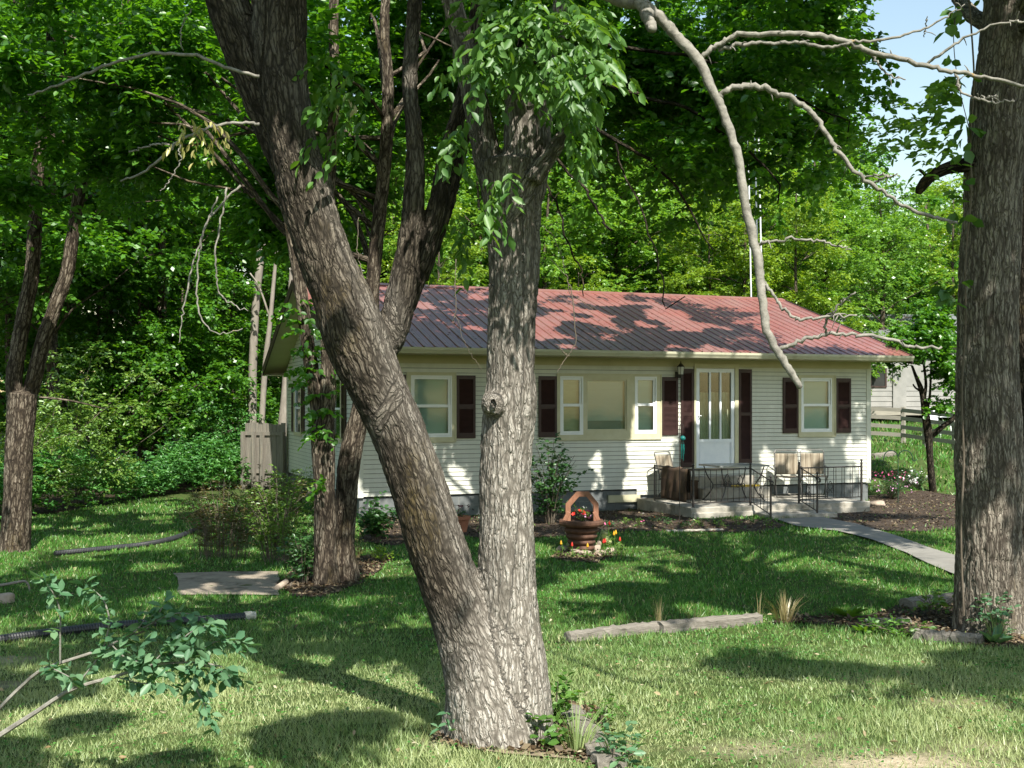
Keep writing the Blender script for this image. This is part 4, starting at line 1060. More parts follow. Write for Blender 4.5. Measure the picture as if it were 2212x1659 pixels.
def lawn_chair(u, n, label, rz):
    c = hthing('folding_chair', u, n, ZS, label, 'chair', 'folding lawn chairs on the porch', rz)
    lean = math.radians(17)
    f = lambda y, z: (y, z)
    for s in (-1, 1):
        x = s * .26
        l = MB(); l.tube(spline([(x, -.30, 0.012), (x, .10, .40), (x, .20, .44)], 8), .011, 6); l.build('leg', 'chair_tube', c)
        l = MB(); l.tube(spline([(x, .32, 0.012), (x, -.05, .34), (x, -.24, .43)], 8), .011, 6); l.build('leg', 'chair_tube', c)
        l = MB(); l.tube([(x * 1.06, -.27, .42), (x * 1.06, -.27, .60), (x * 1.06, .30, .64)], .010, 6); l.box(x * 1.06 - .024, x * 1.06 + .024, -.30, .16, .612, .632); l.build('armrest', 'chair_tube', c)
    for z_, y_ in ((.012, -.30), (.012, .32)):
        l = MB(); l.tube([(-.26, y_, z_), (.26, y_, z_)], .011, 6); l.build('stretcher', 'chair_tube', c)
    b = MB(); top = .97
    y1 = .20 + (top - .42) * math.tan(lean)
    b.tube([(-.25, .20, .42), (-.25, y1 - .02, top - .05), (-.22, y1, top), (.22, y1, top), (.25, y1 - .02, top - .05), (.25, .20, .42)], .011, 6)
    b.tube([(-.26, -.24, .43), (.26, -.24, .43), (.26, .22, .42), (-.26, .22, .42), (-.26, -.24, .43)], .011, 6); b.build('frame', 'chair_tube', c)
    def cloth(p0, p1, nm, sag):
        vs = []
        for i in range(9):
            for j in range(7):
                p = Vector(p0) + (Vector(p1) - Vector(p0)) * (i / 8); x = -.235 + .47 * j / 6
                k = sag * math.sin(math.pi * i / 8) * math.sin(math.pi * j / 6)
                vs.append((x, p.y - (k if nm == 'back_panel' else 0) * -1, p.z - (k if nm == 'seat' else 0)))
        m = MB(); m.add(vs, [(i * 7 + j, i * 7 + j + 1, i * 7 + j + 8, i * 7 + j + 7) for i in range(8) for j in range(6)])
        o = m.build(nm, 'chair_web', c, True); md = o.modifiers.new('thickness', 'SOLIDIFY'); md.thickness = .012
    cloth((0, -.23, .44), (0, .19, .43), 'seat', .03); cloth((0, .205, .46), (0, y1 - .03, top - .07), 'back_panel', .03)
    return c
lawn_chair(uof(1459, -.62), -.62, 'striped folding chair behind the brown checked blanket', math.radians(22))
lawn_chair(uof(1702, -.75), -.75, 'striped folding chair behind the right railing, nearer the door', math.radians(-28))
lawn_chair(uof(1757, -.80), -.80, 'striped folding chair behind the right railing, farther from the door', math.radians(-30))

cr = hthing('storage_box', 6.82, -.55, ZS + .0, 'small dark brown box sitting beside the door step', 'box', None, .2)
b = MB(); b.box(-.14, .14, -.15, .15, 0.0, .36); b.box(-.15, .15, -.16, .16, .36, .385); b.build('body', 'box_brown', cr, bevel=.006)
sv = hthing('yellow_bar', 8.15, -.62, ZS + .22, 'thin yellow bar lying on the door step', 'tool', None, .05)
b = MB(); b.box(-.35, .35, -.02, .02, .004, .045); b.build('bar', 'yellow_paint', sv, bevel=.004)

# shepherd's hooks and the wind chime
p0 = gp(1468, 1128); k = p0.y / F
sh = thing('shepherd_hook', p0, 'tall thin black shepherd hook planted in the bed by the porch', 'garden hook')
tp = (1128 - 917) * k
m = MB(); m.tube([(0, 0, -.1), (0, 0, tp - .04), (.012, 0, tp), (.04, 0, tp + .012), (.065, 0, tp - .01), (.07, 0, tp - .06), (.055, 0, tp - .075)], .006, 6); m.build('pole', 'iron', sh)
ch = thing('wind_chime', p0 + Vector((.058, -.002, tp - .075)), 'teal glass wind chime hanging from the black hook', 'wind chime')
m = MB(); m.tube([(0, 0, 0), (0, 0, -.13)], .002, 4); m.build('cord', 'iron', ch)
m = MB(); m.ball((0, 0, -.18), .050, 14, 10); m.build('globe', 'teal_glass', ch, True)
for k_ in range(5):
    an = k_ * 2 * math.pi / 5; x_, y_ = .028 * math.cos(an), .028 * math.sin(an)
    m = MB(); m.tube([(x_ * .6, y_ * .6, -.24), (x_, y_, -.29)], .0015, 4); m.tube([(x_, y_, -.29), (x_, y_, -.47 - .03 * k_)], .008, 6); m.build('chime_tube', 'teal_glass', ch)
p0 = gp(1940, 1087); k = p0.y / F
sh = thing('shepherd_hook', p0, 'double armed green shepherd hook behind the pink flowers', 'garden hook'); tp = (1087 - 972) * k; r_ = .16
m = MB(); m.tube([(0, 0, -.1), (0, 0, tp - .18)], .010, 6); m.build('pole', 'green_iron', sh)
for s in (-1, 1):
    m = MB(); P = [(0, 0, tp - .19)] + [(s * (r_ - r_ * math.cos(t)), 0, tp - .18 + .17 * math.sin(t)) for t in np.linspace(0, math.pi, 12)] + [(s * (2 * r_ + .01), 0, tp - .23), (s * (2 * r_ + .05), 0, tp - .25), (s * (2 * r_ + .09), 0, tp - .21)]
    m.tube(P, .012, 6); m.build('arm', 'green_iron', sh)

# ------------------------------------------------------------------ plants: helpers
def plant(name, loc, label, cat, leafmat_, h, rad, nst, nl, size, group=None, wr=.6, droop=.2, stem='wood_bark', hang=.2, stemr=.005, lean=.0, up=1.0, seed=0, parts=True, base=.05):
    """leafy plant: stems from one foot, leaves in sprays along them"""
    rng = np.random.default_rng(seed + 7)
    t = thing(name, loc, label, cat, group)
    m = MB(); C, D, L = [], [], []
    for i in range(nst):
        a = rng.uniform(0, 2 * math.pi); q = rad * rng.random() ** .5; hh = h * rng.uniform(.65, 1.05) * (1 - .35 * (q / rad) ** 2)
        tip = np.array([math.cos(a) * q + lean * hh, math.sin(a) * q, hh * up]); b = np.array([math.cos(a) * q * base * 3, math.sin(a) * q * base * 3, -.03])
        S = spline([b, b * .5 + tip * .5 + np.array([-.15 * tip[0], -.15 * tip[1], .12 * hh]), tip], 8)
        m.tube(S, list(np.linspace(stemr, stemr * .4, 8)), 4, cap=False)
        k = max(2, int(nl / 5))
        for j in range(k):
            u = rng.uniform(.15, 1); i0 = min(6, int(u * 7)); p = S[i0] + (S[i0 + 1] - S[i0]) * (u * 7 - i0)
            d = np.array([rng.normal(0, 1), rng.normal(0, 1), rng.uniform(-.1, .8)]); d = norm(d) * 1.0 + .4 * norm(tip)
            C.append(p); D.append(d); L.append(size * rng.uniform(1.5, 3.2))
    m.build('stem', stem, t)
    P, D_, Nn, sz = spray_leaves(rng, np.array(C), np.array(D), np.array(L), 5, size, hang=hang, droop=droop)
    leafmesh('foliage', P, D_, Nn, sz, wr, leafmat_, t)
    return t
def blooms(parent, mat, n, rad, z0, z1, r, seed=0, spike=False, cx=0, cy=0):
    rng = np.random.default_rng(seed)
    for i in range(n):
        a = rng.uniform(0, 6.28); q = rad * rng.random() ** .5; c = (cx + q * math.cos(a), cy + q * math.sin(a), rng.uniform(z0, z1))
        m = MB()
        if spike:
            m.lathe([(.3 * r, -r * 1.6), (r, -r * .6), (.85 * r, r * .6), (.45 * r, r * 1.8), (.05 * r, r * 2.6)], c, 7, rng.uniform(0, 1))
        else:
            tilt = Matrix.Translation(c) @ Matrix.Rotation(rng.uniform(-.9, .9), 4, 'X') @ Matrix.Rotation(rng.uniform(-.9, .9), 4, 'Y')
            vs = [tilt @ Vector((0, 0, -.25 * r))]
            for k in range(10):
                an = k * 2 * math.pi / 10; rr_ = r * (1 if k % 2 else .72); vs.append(tilt @ Vector((rr_ * math.cos(an), rr_ * math.sin(an), .2 * r)))
            m.add(vs, [(0, k + 1, (k + 1) % 10 + 1) for k in range(10)])
        m.build('bloom', mat, parent)

# ------------------------------------------------------------------ wishing well planter and its flowers, frogs, stones
pw = gp(1256, 1192); kx = pw.y / F
well = thing('wishing_well_planter', pw, 'brown wishing well planter with an arched wooden handle', 'planter')
PXM = kx
m = MB()
prof = [(.0, 0.02), (.165, .02)]
rings = [(.19, .0, .09), (.20, .085, .175), (.225, .17, .26), (.25, .255, .345)]
for (r, a, b2) in rings:
    for i in range(7):
        t = math.pi * i / 6; prof.append((r - .028 + .036 * math.sin(t), a + (b2 - a) * (i / 6) + .02))
prof += [(.26, .37), (.318, .385), (.335, .41), (.335, .445), (.318, .465), (.275, .465), (.27, .42), (.0, .42)]
m.lathe(prof, (0, 0, 0), 12, math.pi / 12, cap=False); m.build('body', 'well_wood', well, bevel=.004)
m = MB(); m.lathe([(.268, .425), (.0, .44)], (0, 0, 0), 16, cap=False); m.build('soil', 'mulch', well)
def beam(bm, pts, w, d):
    """mitred flat frame in the XZ plane"""
    n = len(pts); out, inn = [], []
    for i, p in enumerate(pts):
        p = Vector((p[0], p[1])); a = Vector(pts[max(i - 1, 0)][:2]); b2 = Vector(pts[min(i + 1, n - 1)][:2])
        t1 = (p - a).normalized() if i > 0 else (b2 - p).normalized(); t2 = (b2 - p).normalized() if i < n - 1 else t1
        n1 = Vector((-t1.y, t1.x)); n2 = Vector((-t2.y, t2.x)); nn_ = (n1 + n2).normalized(); s_ = w / 2 / max(.3, nn_.dot(n1))
        out.append(p + nn_ * s_); inn.append(p - nn_ * s_)
    for y in (-d / 2, d / 2): pass
    vs = []
    for i in range(n): vs += [(out[i].x, -d / 2, out[i].y), (inn[i].x, -d / 2, inn[i].y), (inn[i].x, d / 2, inn[i].y), (out[i].x, d / 2, out[i].y)]
    fs = [(0, 1, 2, 3), tuple(4 * (n - 1) + k for k in (3, 2, 1, 0))]
    for i in range(n - 1):
        a = 4 * i
        for k in range(4): fs.append((a + k, a + 4 + k, a + 4 + (k + 1) % 4, a + (k + 1) % 4))
    bm.add(vs, fs)
hx = lambda X: (X - 1256) * kx
hz_ = lambda Yp: (1192 - Yp) * kx
m = MB(); beam(m, [(hx(1227), .44), (hx(1227), hz_(1091)), (hx(1248), hz_(1067)), (hx(1269), hz_(1067)), (hx(1287), hz_(1089)), (hx(1287), .44)], .075, .10); m.build('handle', 'well_beam', well, bevel=.006)
for s in (-1, 1):
    m = MB(); m.box(-.03, .03, -.055, .055, 0, .17, Matrix.Translation((s * .255, 0, .43)) @ Matrix.Rotation(s * -.45, 4, 'Y')); m.build('brace', 'well_beam', well, bevel=.01)
pl = plant('petunias', pw + Vector((.03, 0, .43)), 'red and pink petunias growing in the wishing well planter', 'flowers', 'leaf_bush', .26, .17, 16, 14, .035, seed=3, stemr=.003)
blooms(pl, 'red_petal', 7, .15, .10, .20, .035, 1); blooms(pl, 'pink_petal', 4, .18, .06, .16, .033, 2, cx=.08); blooms(pl, 'mauve_petal', 3, .14, .07, .12, .03, 5, cx=.05); blooms(pl, 'pink_petal', 1, .01, -.03, .0, .035, 8, cx=.30)
blooms(pl, 'white_petal', 3, .05, .2, .26, .02, 12)

def frog(x, y, label, rz, s=1.0):
    p = gp(x, y); t = thing('frog_statue', p + Vector((0, 0, .03)), label, 'garden statue', 'pale green frog statues round the planter', rz)
    m = MB(); m.ball((0, 0, .055 * s), (.058 * s, .05 * s, .055 * s), 12, 8); m.ball((0, -.012 * s, .125 * s), (.045 * s, .042 * s, .034 * s), 12, 8); m.ball((0, -.03 * s, .09 * s), (.035 * s, .03 * s, .04 * s), 10, 6); m.build('body', 'frog_green', t, True)
    for s_ in (-1, 1):
        m = MB(); m.ball((s_ * .024 * s, -.018 * s, .158 * s), .015 * s, 8, 6); m.build('eye', 'frog_green', t, True)
        m = MB(); m.ball((s_ * .062 * s, -.005, .03 * s), (.025 * s, .05 * s, .03 * s), 8, 6); m.ball((s_ * .065 * s, -.055 * s, .010 * s), (.022 * s, .03 * s, .010 * s), 8, 4); m.build('leg', 'frog_green', t, True)
        m = MB(); m.tube([(s_ * .04 * s, -.03 * s, .09 * s), (s_ * .048 * s, -.055 * s, .05 * s), (s_ * .03 * s, -.06 * s, .008 * s)], [.014 * s, .012 * s, .013 * s], 6); m.build('arm', 'frog_green', t, True)
frog(1238, 1186, 'pale green frog statue leaning, at the left foot of the well planter', .5, 1.25)
frog(1275, 1185, 'pale green frog statue sitting upright in front of the well planter', -.15, 1.2)
frog(1306, 1180, 'pale green frog statue beside the tall red flower right of the planter', -.5, 1.3)

def rock(x, y, w, h, label, group=None, mat='stone', seed=0, name='stone', d=None, cat='stone'):
    import bmesh
    p = gp(x, y); k = p.y / F
    bm = bmesh.new(); bmesh.ops.create_icosphere(bm, subdivisions=3, radius=1)
    rg = random.Random(seed); ph = [rg.uniform(0, 6) for _ in range(6)]
    for v in bm.verts:
        c = v.co.copy(); q = 1 + .16 * math.sin(2.3 * c.x + ph[0]) * math.sin(2.1 * c.y + ph[1]) + .10 * math.sin(4 * c.z + ph[2] + 2 * c.x) + .05 * math.sin(7 * c.y + ph[3])
        c = Vector((math.copysign(abs(c.x) ** .7, c.x), math.copysign(abs(c.y) ** .7, c.y), math.copysign(abs(c.z) ** .7, c.z)))
        v.co = Vector((c.x * w * k / 2 * q, c.y * (d or w * .7) * k / 2 * q, c.z * h * k / 2 * q + h * k * .30))
    me = bpy.data.meshes.new(name); bm.to_mesh(me); bm.free(); me.polygons.foreach_set('use_smooth', [True] * len(me.polygons))
    o = link(name, me, mat); o.location = p; o.rotation_euler = (0, 0, rg.uniform(-.4, .4)); return tag(o, label, cat, group)
GS = 'stones ringed round the well planter'
for i, (x, y, w_, h_, lb) in enumerate(((1217, 1190, 26, 14, 'flat tan stone at the left end of the ring round the planter'), (1243, 1196, 24, 13, 'grey stone under the leaning frog statue'), (1264, 1199, 30, 13, 'broad grey stone below the upright frog statue'), (1290, 1191, 18, 16, 'reddish stone between the upright frog and the tall red flower'),
        (1296, 1198, 26, 11, 'pale pointed stone in front of the ring round the planter'), (1318, 1194, 22, 12, 'brown stone at the right end of the ring round the planter'), (1294, 1183, 12, 16, 'upright brown stone tucked behind the right hand frog'))):
    rock(x, y, w_, h_, lb, GS, seed=i + 1)
def celosia(x, y, mat, label, h=.2, n=1, seed=0):
    p = gp(x, y); t = plant('flower', p, label, 'flower', 'leaf_bush', h * .75, .07, 5, 10, .04, 'bedding flowers round the well planter', seed=seed, stemr=.003, hang=.1)
    m = MB(); m.tube([(0, 0, 0), (0, 0, h)], .004, 5); m.build('stalk', 'leaf_bush', t)
    blooms(t, mat, n, .02, h, h + .05 * (n > 1), .017, seed, True)
celosia(1215, 1203, 'yellow_petal', 'yellow plumed flower left of the ring of stones', .19, 1, 1)
celosia(1236, 1204, 'red_petal', 'dull red plumed flower in front of the leaning frog', .17, 1, 2)
celosia(1268, 1206, 'yellow_petal', 'yellow plumed flower in front of the upright frog', .17, 1, 3)
celosia(1305, 1203, 'red_petal', 'red plumed flower in front of the pale pointed stone', .17, 2, 4)
celosia(1315, 1184, 'red_petal', 'tall bright red plumed flower behind the right hand frog', .34, 2, 5)
celosia(1328, 1199, 'yellow_petal', 'pair of orange yellow plumed flowers right of the stones', .28, 2, 6)
celosia(1341, 1203, 'red_petal', 'red plumed flower at the right edge of the flower ring', .24, 1, 7)

# terracotta pot with pansies
pp = gp(995, 1150); k = pp.y / F
pot = thing('flower_pot', pp, 'terracotta flower pot standing by the grey block foundation', 'pot')
m = MB(); m.lathe([(0, 0), (.10, 0), (.145, .215), (.15, .215), (.168, .22), (.17, .275), (.155, .278), (.14, .24), (0, .24)], (0, 0, 0), 24, cap=False); m.build('body', 'terracotta', pot)
m = MB(); m.lathe([(.142, .235), (0, .25)], (0, 0, 0), 18, cap=False); m.build('soil', 'mulch', pot)
pn = plant('pansies', pp + Vector((0, 0, .24)), 'dark pansies growing in the terracotta pot', 'flowers', 'leaf_shrub', .16, .16, 14, 10, .035, seed=9, stemr=.003)
blooms(pn, 'dark_petal', 8, .15, .10, .24, .03, 3, cx=.06)

# bedding shrubs and plants along the house
plant('hydrangea', gp(812, 1166), 'broad leaved dark green plant against the foundation at the house corner', 'plant', 'leaf_shrub', .62, .38, 26, 30, .085, seed=20, wr=.75)
plant('lilac_shrub', gp(1188, 1132), 'dark green leafy shrub growing up against the siding beside the picture window', 'shrub', 'leaf_shrub', 1.55, .62, 34, 44, .075, seed=21, wr=.8, stemr=.008, base=.04)
plant('yellow_green_plant', gp(822, 1214), 'small yellow green plant in the soil beside the twin trunks', 'plant', 'leaf_yellowish', .2, .2, 14, 14, .05, seed=22)
plant('dried_flower_stalks', gp(772, 1207), 'straw coloured dried flower stalks beside the twin trunks', 'plant', 'leaf_dry', .24, .14, 9, 18, .04, seed=23, stem='straw', wr=.5)
pk = plant('phlox', gp(1926, 1078), 'pink flowering bush at the right corner of the house', 'flowers', 'leaf_shrub', .55, .48, 60, 26, .04, seed=24, wr=.4)
blooms(pk, 'pink_petal', 46, .46, .40, .62, .026, 4, cy=.1); blooms(pk, 'mauve_petal', 40, .5, .15, .5, .024, 5, cy=-.15)
wf = plant('white_flowers', gp(1978, 1056), 'white flowering bush between the pink flowers and the small tree', 'flowers', 'leaf_shrub', .42, .42, 50, 22, .04, seed=25, wr=.4)
blooms(wf, 'white_petal', 60, .42, .22, .46, .022, 6)
pe = plant('pale_perennial', gp(1872, 1062), 'pale flowering perennial against the house corner', 'flowers', 'leaf_bush', .35, .18, 16, 16, .035, seed=26)
blooms(pe, 'white_petal', 10, .18, .15, .38, .022, 7)
rock(1972, 1046, 22, 16, 'pale grey pot shaped stone under the white flowers', None, 'white_petal', 31, 'stone')
rock(1894, 1092, 34, 13, 'flat tan stone in the bed below the pink flowers', None, 'stone', 32, 'stone', cat='rock')
rock(1862, 1093, 7, 10, 'small white stone at the corner of the porch slab', None, 'white_petal', 33, 'stone', cat='pebble')
for i, (x, y) in enumerate(((1475, 1140), (1512, 1137), (1545, 1134), (1590, 1134), (1625, 1133), (1660, 1138), (1420, 1128), (1350, 1132), (1320, 1140), (1380, 1140), (1440, 1134), (1560, 1140))):
    q = plant('bedding_plant', gp(x, y), 'low leafy bedding plant in the soil in front of the porch', 'plant', 'leaf_bush' if i % 2 else 'leaf_shrub', .13, .14, 9, 10, .038, 'bedding plants along the porch', seed=40 + i)
    if i % 3 == 0: blooms(q, 'pink_petal' if i % 2 else 'red_petal', 2, .1, .08, .13, .022, i)

# shrubs at the left of the house
plant('spirea_bush', gp(604, 1215), 'light green arching bush in front of the brown brush at the left of the house', 'bush', 'leaf_bush', 1.25, .72, 46, 60, .055, seed=50, wr=.5, stemr=.006, droop=.3, hang=.25, base=.1)
plant('brown_brush', gp(480, 1205), 'brown half dead brush beside the light green bush', 'bush', 'leaf_brown', 1.10, .75, 70, 34, .055, seed=51, wr=.4, stemr=.004, hang=.25, base=.16)
plant('brown_brush', gp(560, 1150), 'brown half dead brush below the wooden privacy fence', 'bush', 'leaf_brown', 1.15, 1.0, 70, 34, .06, seed=52, wr=.4, stemr=.004, hang=.25, base=.16)
plant('trunk_foot_shrub', gp(655, 1262), 'small dark green shrub at the foot of the twin trunks', 'bush', 'leaf_shrub', .62, .34, 26, 30, .055, seed=53)
plant('gable_shrub', gp(640, 1110), 'shaded green shrub beside the gable wall', 'bush', 'leaf_bush', 1.0, .5, 30, 40, .06, seed=54, stemr=.006)

# ------------------------------------------------------------------ timbers, pipes, stones on the lawn
def bar_px(name, a, b, w, h, mat, label, cat, group=None, ends=.0, sink=.3, rough=.012, seg=26):
    A = gp(*a); B = gp(*b); d = (B - A); L = d.length; t = thing(name, A, label, cat, group, math.atan2(d.y, d.x))
    rg = np.random.default_rng(int(abs(a[0] * 7 + b[1]))); m = MB(); prof = []
    n = 10
    for i in range(seg + 1):
        x = L * i / seg
        zc = float(gz(A.x + d.x * i / seg, A.y + d.y * i / seg)) - A.z + h * (.5 - sink)
        for k_ in range(n):
            an = 2 * math.pi * k_ / n; ca, sa = math.cos(an), math.sin(an)
            q = max(abs(ca) ** 4 + abs(sa) ** 4, 1e-6) ** -.25
            m.v.append((x + rg.normal(0, .004), ca * q * w / 2 + rg.normal(0, rough * .4), zc + sa * q * h / 2 + rg.normal(0, rough * .4)))
    for i in range(seg):
        for k_ in range(n): a_ = i * n + k_; b_ = i * n + (k_ + 1) % n; m.f.append((a_, b_, b_ + n, a_ + n))
    m.f.append(tuple(range(n))[::-1]); m.f.append(tuple(seg * n + k_ for k_ in range(n)))
    m.build('timber', mat, t); return t
GT = 'landscape timbers edging the beds'
bar_px('landscape_timber', (1226, 1386), (1420, 1363), .12, .12, 'old_wood', 'grey landscape timber on the lawn, the one nearer the forked trunk', 'timber', GT)
bar_px('landscape_timber', (1424, 1366), (1638, 1346), .13, .13, 'old_wood', 'grey landscape timber with bolt holes, end to end with the first', 'timber', GT)
bar_px('landscape_timber', (1228, 1545), (1322, 1668), .15, .09, 'old_wood', 'weathered cracked timber lying beside the base of the forked trunk', 'timber', GT, seg=16)
bar_px('landscape_timber', (1976, 1382), (2122, 1394), .14, .13, 'old_wood', 'shaded brown timber at the foot of the big right trunk', 'timber', GT)
bar_px('landscape_timber', (1868, 1350), (1966, 1350), .10, .09, 'old_wood', 'short pale timber among the bark chips left of the big right trunk', 'timber', GT)
bar_px('landscape_timber', (1956, 1316), (2070, 1302), .16, .15, 'old_wood', 'dark rounded timber behind the bark chips by the big right trunk', 'timber', GT)
bar_px('landscape_timber', (1440, 1149), (1560, 1146), .10, .05, 'concrete', 'flat grey edging strip in the bed in front of the porch', 'edging')
bar_px('log', (1884, 990), (1930, 984), .18, .18, 'old_wood', 'pale log lying on the lawn behind the house corner', 'log')
rock(6, 1302, 44, 26, 'tan stone at the left edge of the lawn', None, 'stone', 70)
def pipe(pts, r, mat, label, end=None):
    P = [gp(x, y) for x, y in pts]; base = P[0].copy(); t = thing('drain_pipe', base, label, 'pipe', 'corrugated drain pipes on the lawn')
    S = spline([tuple(p - base) for p in P], 160); m = MB(); rs = []
    Q = []
    L = np.concatenate([[0], np.cumsum(np.linalg.norm(np.diff(S, axis=0), axis=1))]); n = int(L[-1] / .012); uo = np.linspace(0, L[-1], n)
    S2 = np.array([np.interp(uo, L, S[:, k_]) for k_ in range(3)]).T
    z = gz(S2[:, 0] + base.x, S2[:, 1] + base.y) - base.z + r * .75; S2[:, 2] = z
    m.tube([tuple(p) for p in S2], [r * (1 if (i // 1) % 2 else .86) for i in range(n)], 12); m.build('pipe', mat, t)
    if end:
        e = Vector(S2[-1]); d = (Vector(S2[-1]) - Vector(S2[-6])).normalized()
        m = MB(); m.tube([e - d * .03, e + d * .04, e + d * .045, e + d * .07], [r * 1.1, r * 1.1, r * .95, r * .95], 14); m.build('end_cap', end, t)
pipe([(-60, 1396), (0, 1390), (110, 1375), (230, 1361), (350, 1352), (460, 1345), (535, 1339)], .042, 'black_plastic', 'black corrugated pipe with a pale end cap, nearer of the two on the lawn', 'pale_cap')
pipe([(118, 1201), (180, 1195), (250, 1188), (320, 1180), (380, 1166), (430, 1146)], .045, 'black_plastic', 'black corrugated pipe curving towards the brown brush, farther of the two')
pipe([(598, 1276), (604, 1272), (618, 1262)], .035, 'stone', 'short white pipe end sticking out by the paving pad')
# bent twig and stick at the far left
tw = gp(4, 1276); t = thing('fallen_branch', tw, 'bare bent fallen branch at the left edge of the lawn', 'branch')
m = MB(); P = [pt(x, y, tw.y) - tw for x, y in ((-40, 1262), (0, 1264), (35, 1258), (55, 1256), (63, 1268), (64, 1284))]; m.tube(spline([tuple(p) for p in P], 20), list(np.linspace(.018, .010, 20)), 6); m.build('stick', 'dead_pale', t)

# grass tufts, dandelion, weeds
def tuft(x, y, n, h, spread, mat, label, cat='grass tuft', w=.006, group=None, seed=0):
    p = gp(x, y); rng = np.random.default_rng(seed); a = rng.uniform(0, 6.28, n); hh = h * rng.uniform(.5, 1.1, n); q = spread * rng.random(n)
    b = np.stack([.25 * q * np.cos(a), .25 * q * np.sin(a), np.zeros(n) - .01], -1); mid = b + np.stack([.35 * q * np.cos(a), .35 * q * np.sin(a), hh * .6], -1); tip = b + np.stack([q * np.cos(a), q * np.sin(a), hh], -1)
    s_ = np.stack([-np.sin(a + .6), np.cos(a + .6), np.zeros(n)], -1) * w / 2
    V = np.stack([b - s_, b + s_, mid + s_ * .8, mid - s_ * .8, tip], 1).reshape(-1, 3); o = np.arange(n)[:, None] * 5
    me = npmesh('grass_tuft', V, [o + np.array([[0, 1, 2, 3]]), o + np.array([[3, 2, 4]])]); ob = link('grass_tuft', me, mat); ob.location = p; return tag(ob, label, cat, group)
tuft(1695, 1345, 90, .30, .26, 'straw', 'dry straw coloured grass tuft at the end of the timbers', w=.007, seed=1)
tuft(1425, 1360, 26, .34, .12, 'straw', 'thin dry grass stalks where the two timbers meet', w=.004, seed=2)
tuft(1500, 1352, 16, .24, .14, 'straw', 'sparse dry grass stalks behind the timber with bolt holes', w=.004, seed=3)
tuft(1640, 1345, 10, .30, .08, 'straw', 'few dry stalks left of the straw tuft', w=.004, seed=4)
tuft(1245, 1628, 60, .28, .20, 'grass_blade', 'green grass tuft between the trunk base and the cracked timber', w=.007, seed=5)
tuft(1335, 1640, 40, .20, .22, 'grass_blade', 'green grass tuft at the lower end of the cracked timber', w=.007, seed=6)
tuft(2150, 1385, 50, .26, .2, 'grass_blade', 'green grass tuft at the foot of the big right trunk', w=.007, seed=7)
def rosette(x, y, n, L, label, mat='leaf_near', up=.7, seed=0, name='weed', cat='weed'):
    p = gp(x, y); rng = np.random.default_rng(seed); a = rng.uniform(0, 6.28, n); D = np.stack([np.cos(a), np.sin(a), rng.uniform(.3, 1.3, n) * up], -1); Nn = np.stack([-np.cos(a) * .6, -np.sin(a) * .6, np.ones(n)], -1)
    o = leafmesh(name, np.zeros((n, 3)) + rng.normal(0, .012, (n, 3)) * [1, 1, 0], D, Nn, L * rng.uniform(.6, 1.1, n), .32, mat); o.location = p; return tag(o, label, cat)
rosette(1832, 1334, 14, .22, 'broad leaved dandelion weed among the bark chips', seed=1)
rosette(2148, 1392, 12, .24, 'broad leaved weed in front of the big right trunk', 'leaf_sapling', seed=2)
rosette(1870, 1368, 16, .15, 'low round leaved weed at the lawn edge left of the shaded timber', seed=3)
rosette(1362, 1270, 10, .11, 'grey green rosette weed on the shaded lawn', 'leaf_sapling', seed=4)
plant('weed', gp(2020, 1330), 'leafy weed growing behind the bark chips beside the big right trunk', 'weed', 'leaf_bush', .30, .22, 9, 12, .07, seed=60)
plant('weed', gp(1940, 1372), 'sprawling ground weed along the shaded timber', 'weed', 'leaf_near', .14, .34, 22, 12, .05, seed=61)
plant('weed', gp(2160, 1380), 'bushy grey green weed against the big right trunk', 'weed', 'leaf_sapling', .36, .24, 16, 14, .06, seed=62)
plant('weed', gp(1062, 1600), 'pale ivy like weed climbing the middle of the forked trunk base', 'weed', 'leaf_near', .30, .07, 9, 22, .045, seed=63, wr=.8)
plant('weed', gp(1004, 1612), 'dark upright weed at the left of the forked trunk base', 'weed', 'leaf_sapling', .24, .06, 4, 10, .07, seed=64, wr=.35)
plant('weed', gp(1200, 1572), 'pale leafy weed at the right of the forked trunk base', 'weed', 'leaf_near', .28, .13, 16, 16, .045, seed=65, wr=.7)
plant('weed', gp(1168, 1612), 'broad leafed weed in front of the forked trunk base', 'weed', 'leaf_near', .14, .12, 9, 9, .06, seed=66, wr=.8)
plant('weed', gp(1290, 1575), 'thin weed beside the cracked timber', 'weed', 'leaf_near', .16, .10, 7, 9, .045, seed=67)
plant('weed', gp(1325, 1655), 'bushy weed at the bottom end of the cracked timber', 'weed', 'leaf_sapling', .14, .12, 8, 10, .06, seed=68)

# ------------------------------------------------------------------ fences, neighbour's house, mast
q = hw(-.1, 8.3); fb = Vector((q[0], q[1], float(gz(*q))))
left = pt(527, 1010, 29.6); dirv = (Vector((left.x, left.y, 0)) - Vector((fb.x, fb.y, 0))); FLn = dirv.length
pf = thing('privacy_fence', fb, 'weathered grey board fence joining the rear corner of the house', 'fence', rz=math.atan2(dirv.y, dirv.x))
nb = int(FLn / .145)
for i in range(nb):
    b = MB(); x = .02 + i * .145; hh = 1.72 + rnd.uniform(-.04, .03); b.box(x, x + .138, -.035, -.017, .06, hh); b.build('board', 'fence_wood', pf)
for z_ in (.45, 1.45):
    b = MB(); b.box(0, FLn + .02, -.016, .024, z_ - .045, z_ + .045); b.build('rail', 'fence_wood', pf)
for x in (.05, FLn * .52, FLn * .72, FLn - .02):
    b = MB(); b.box(x - .045, x + .045, .025, .11, -.1, 1.5); b.build('post', 'fence_wood', pf)
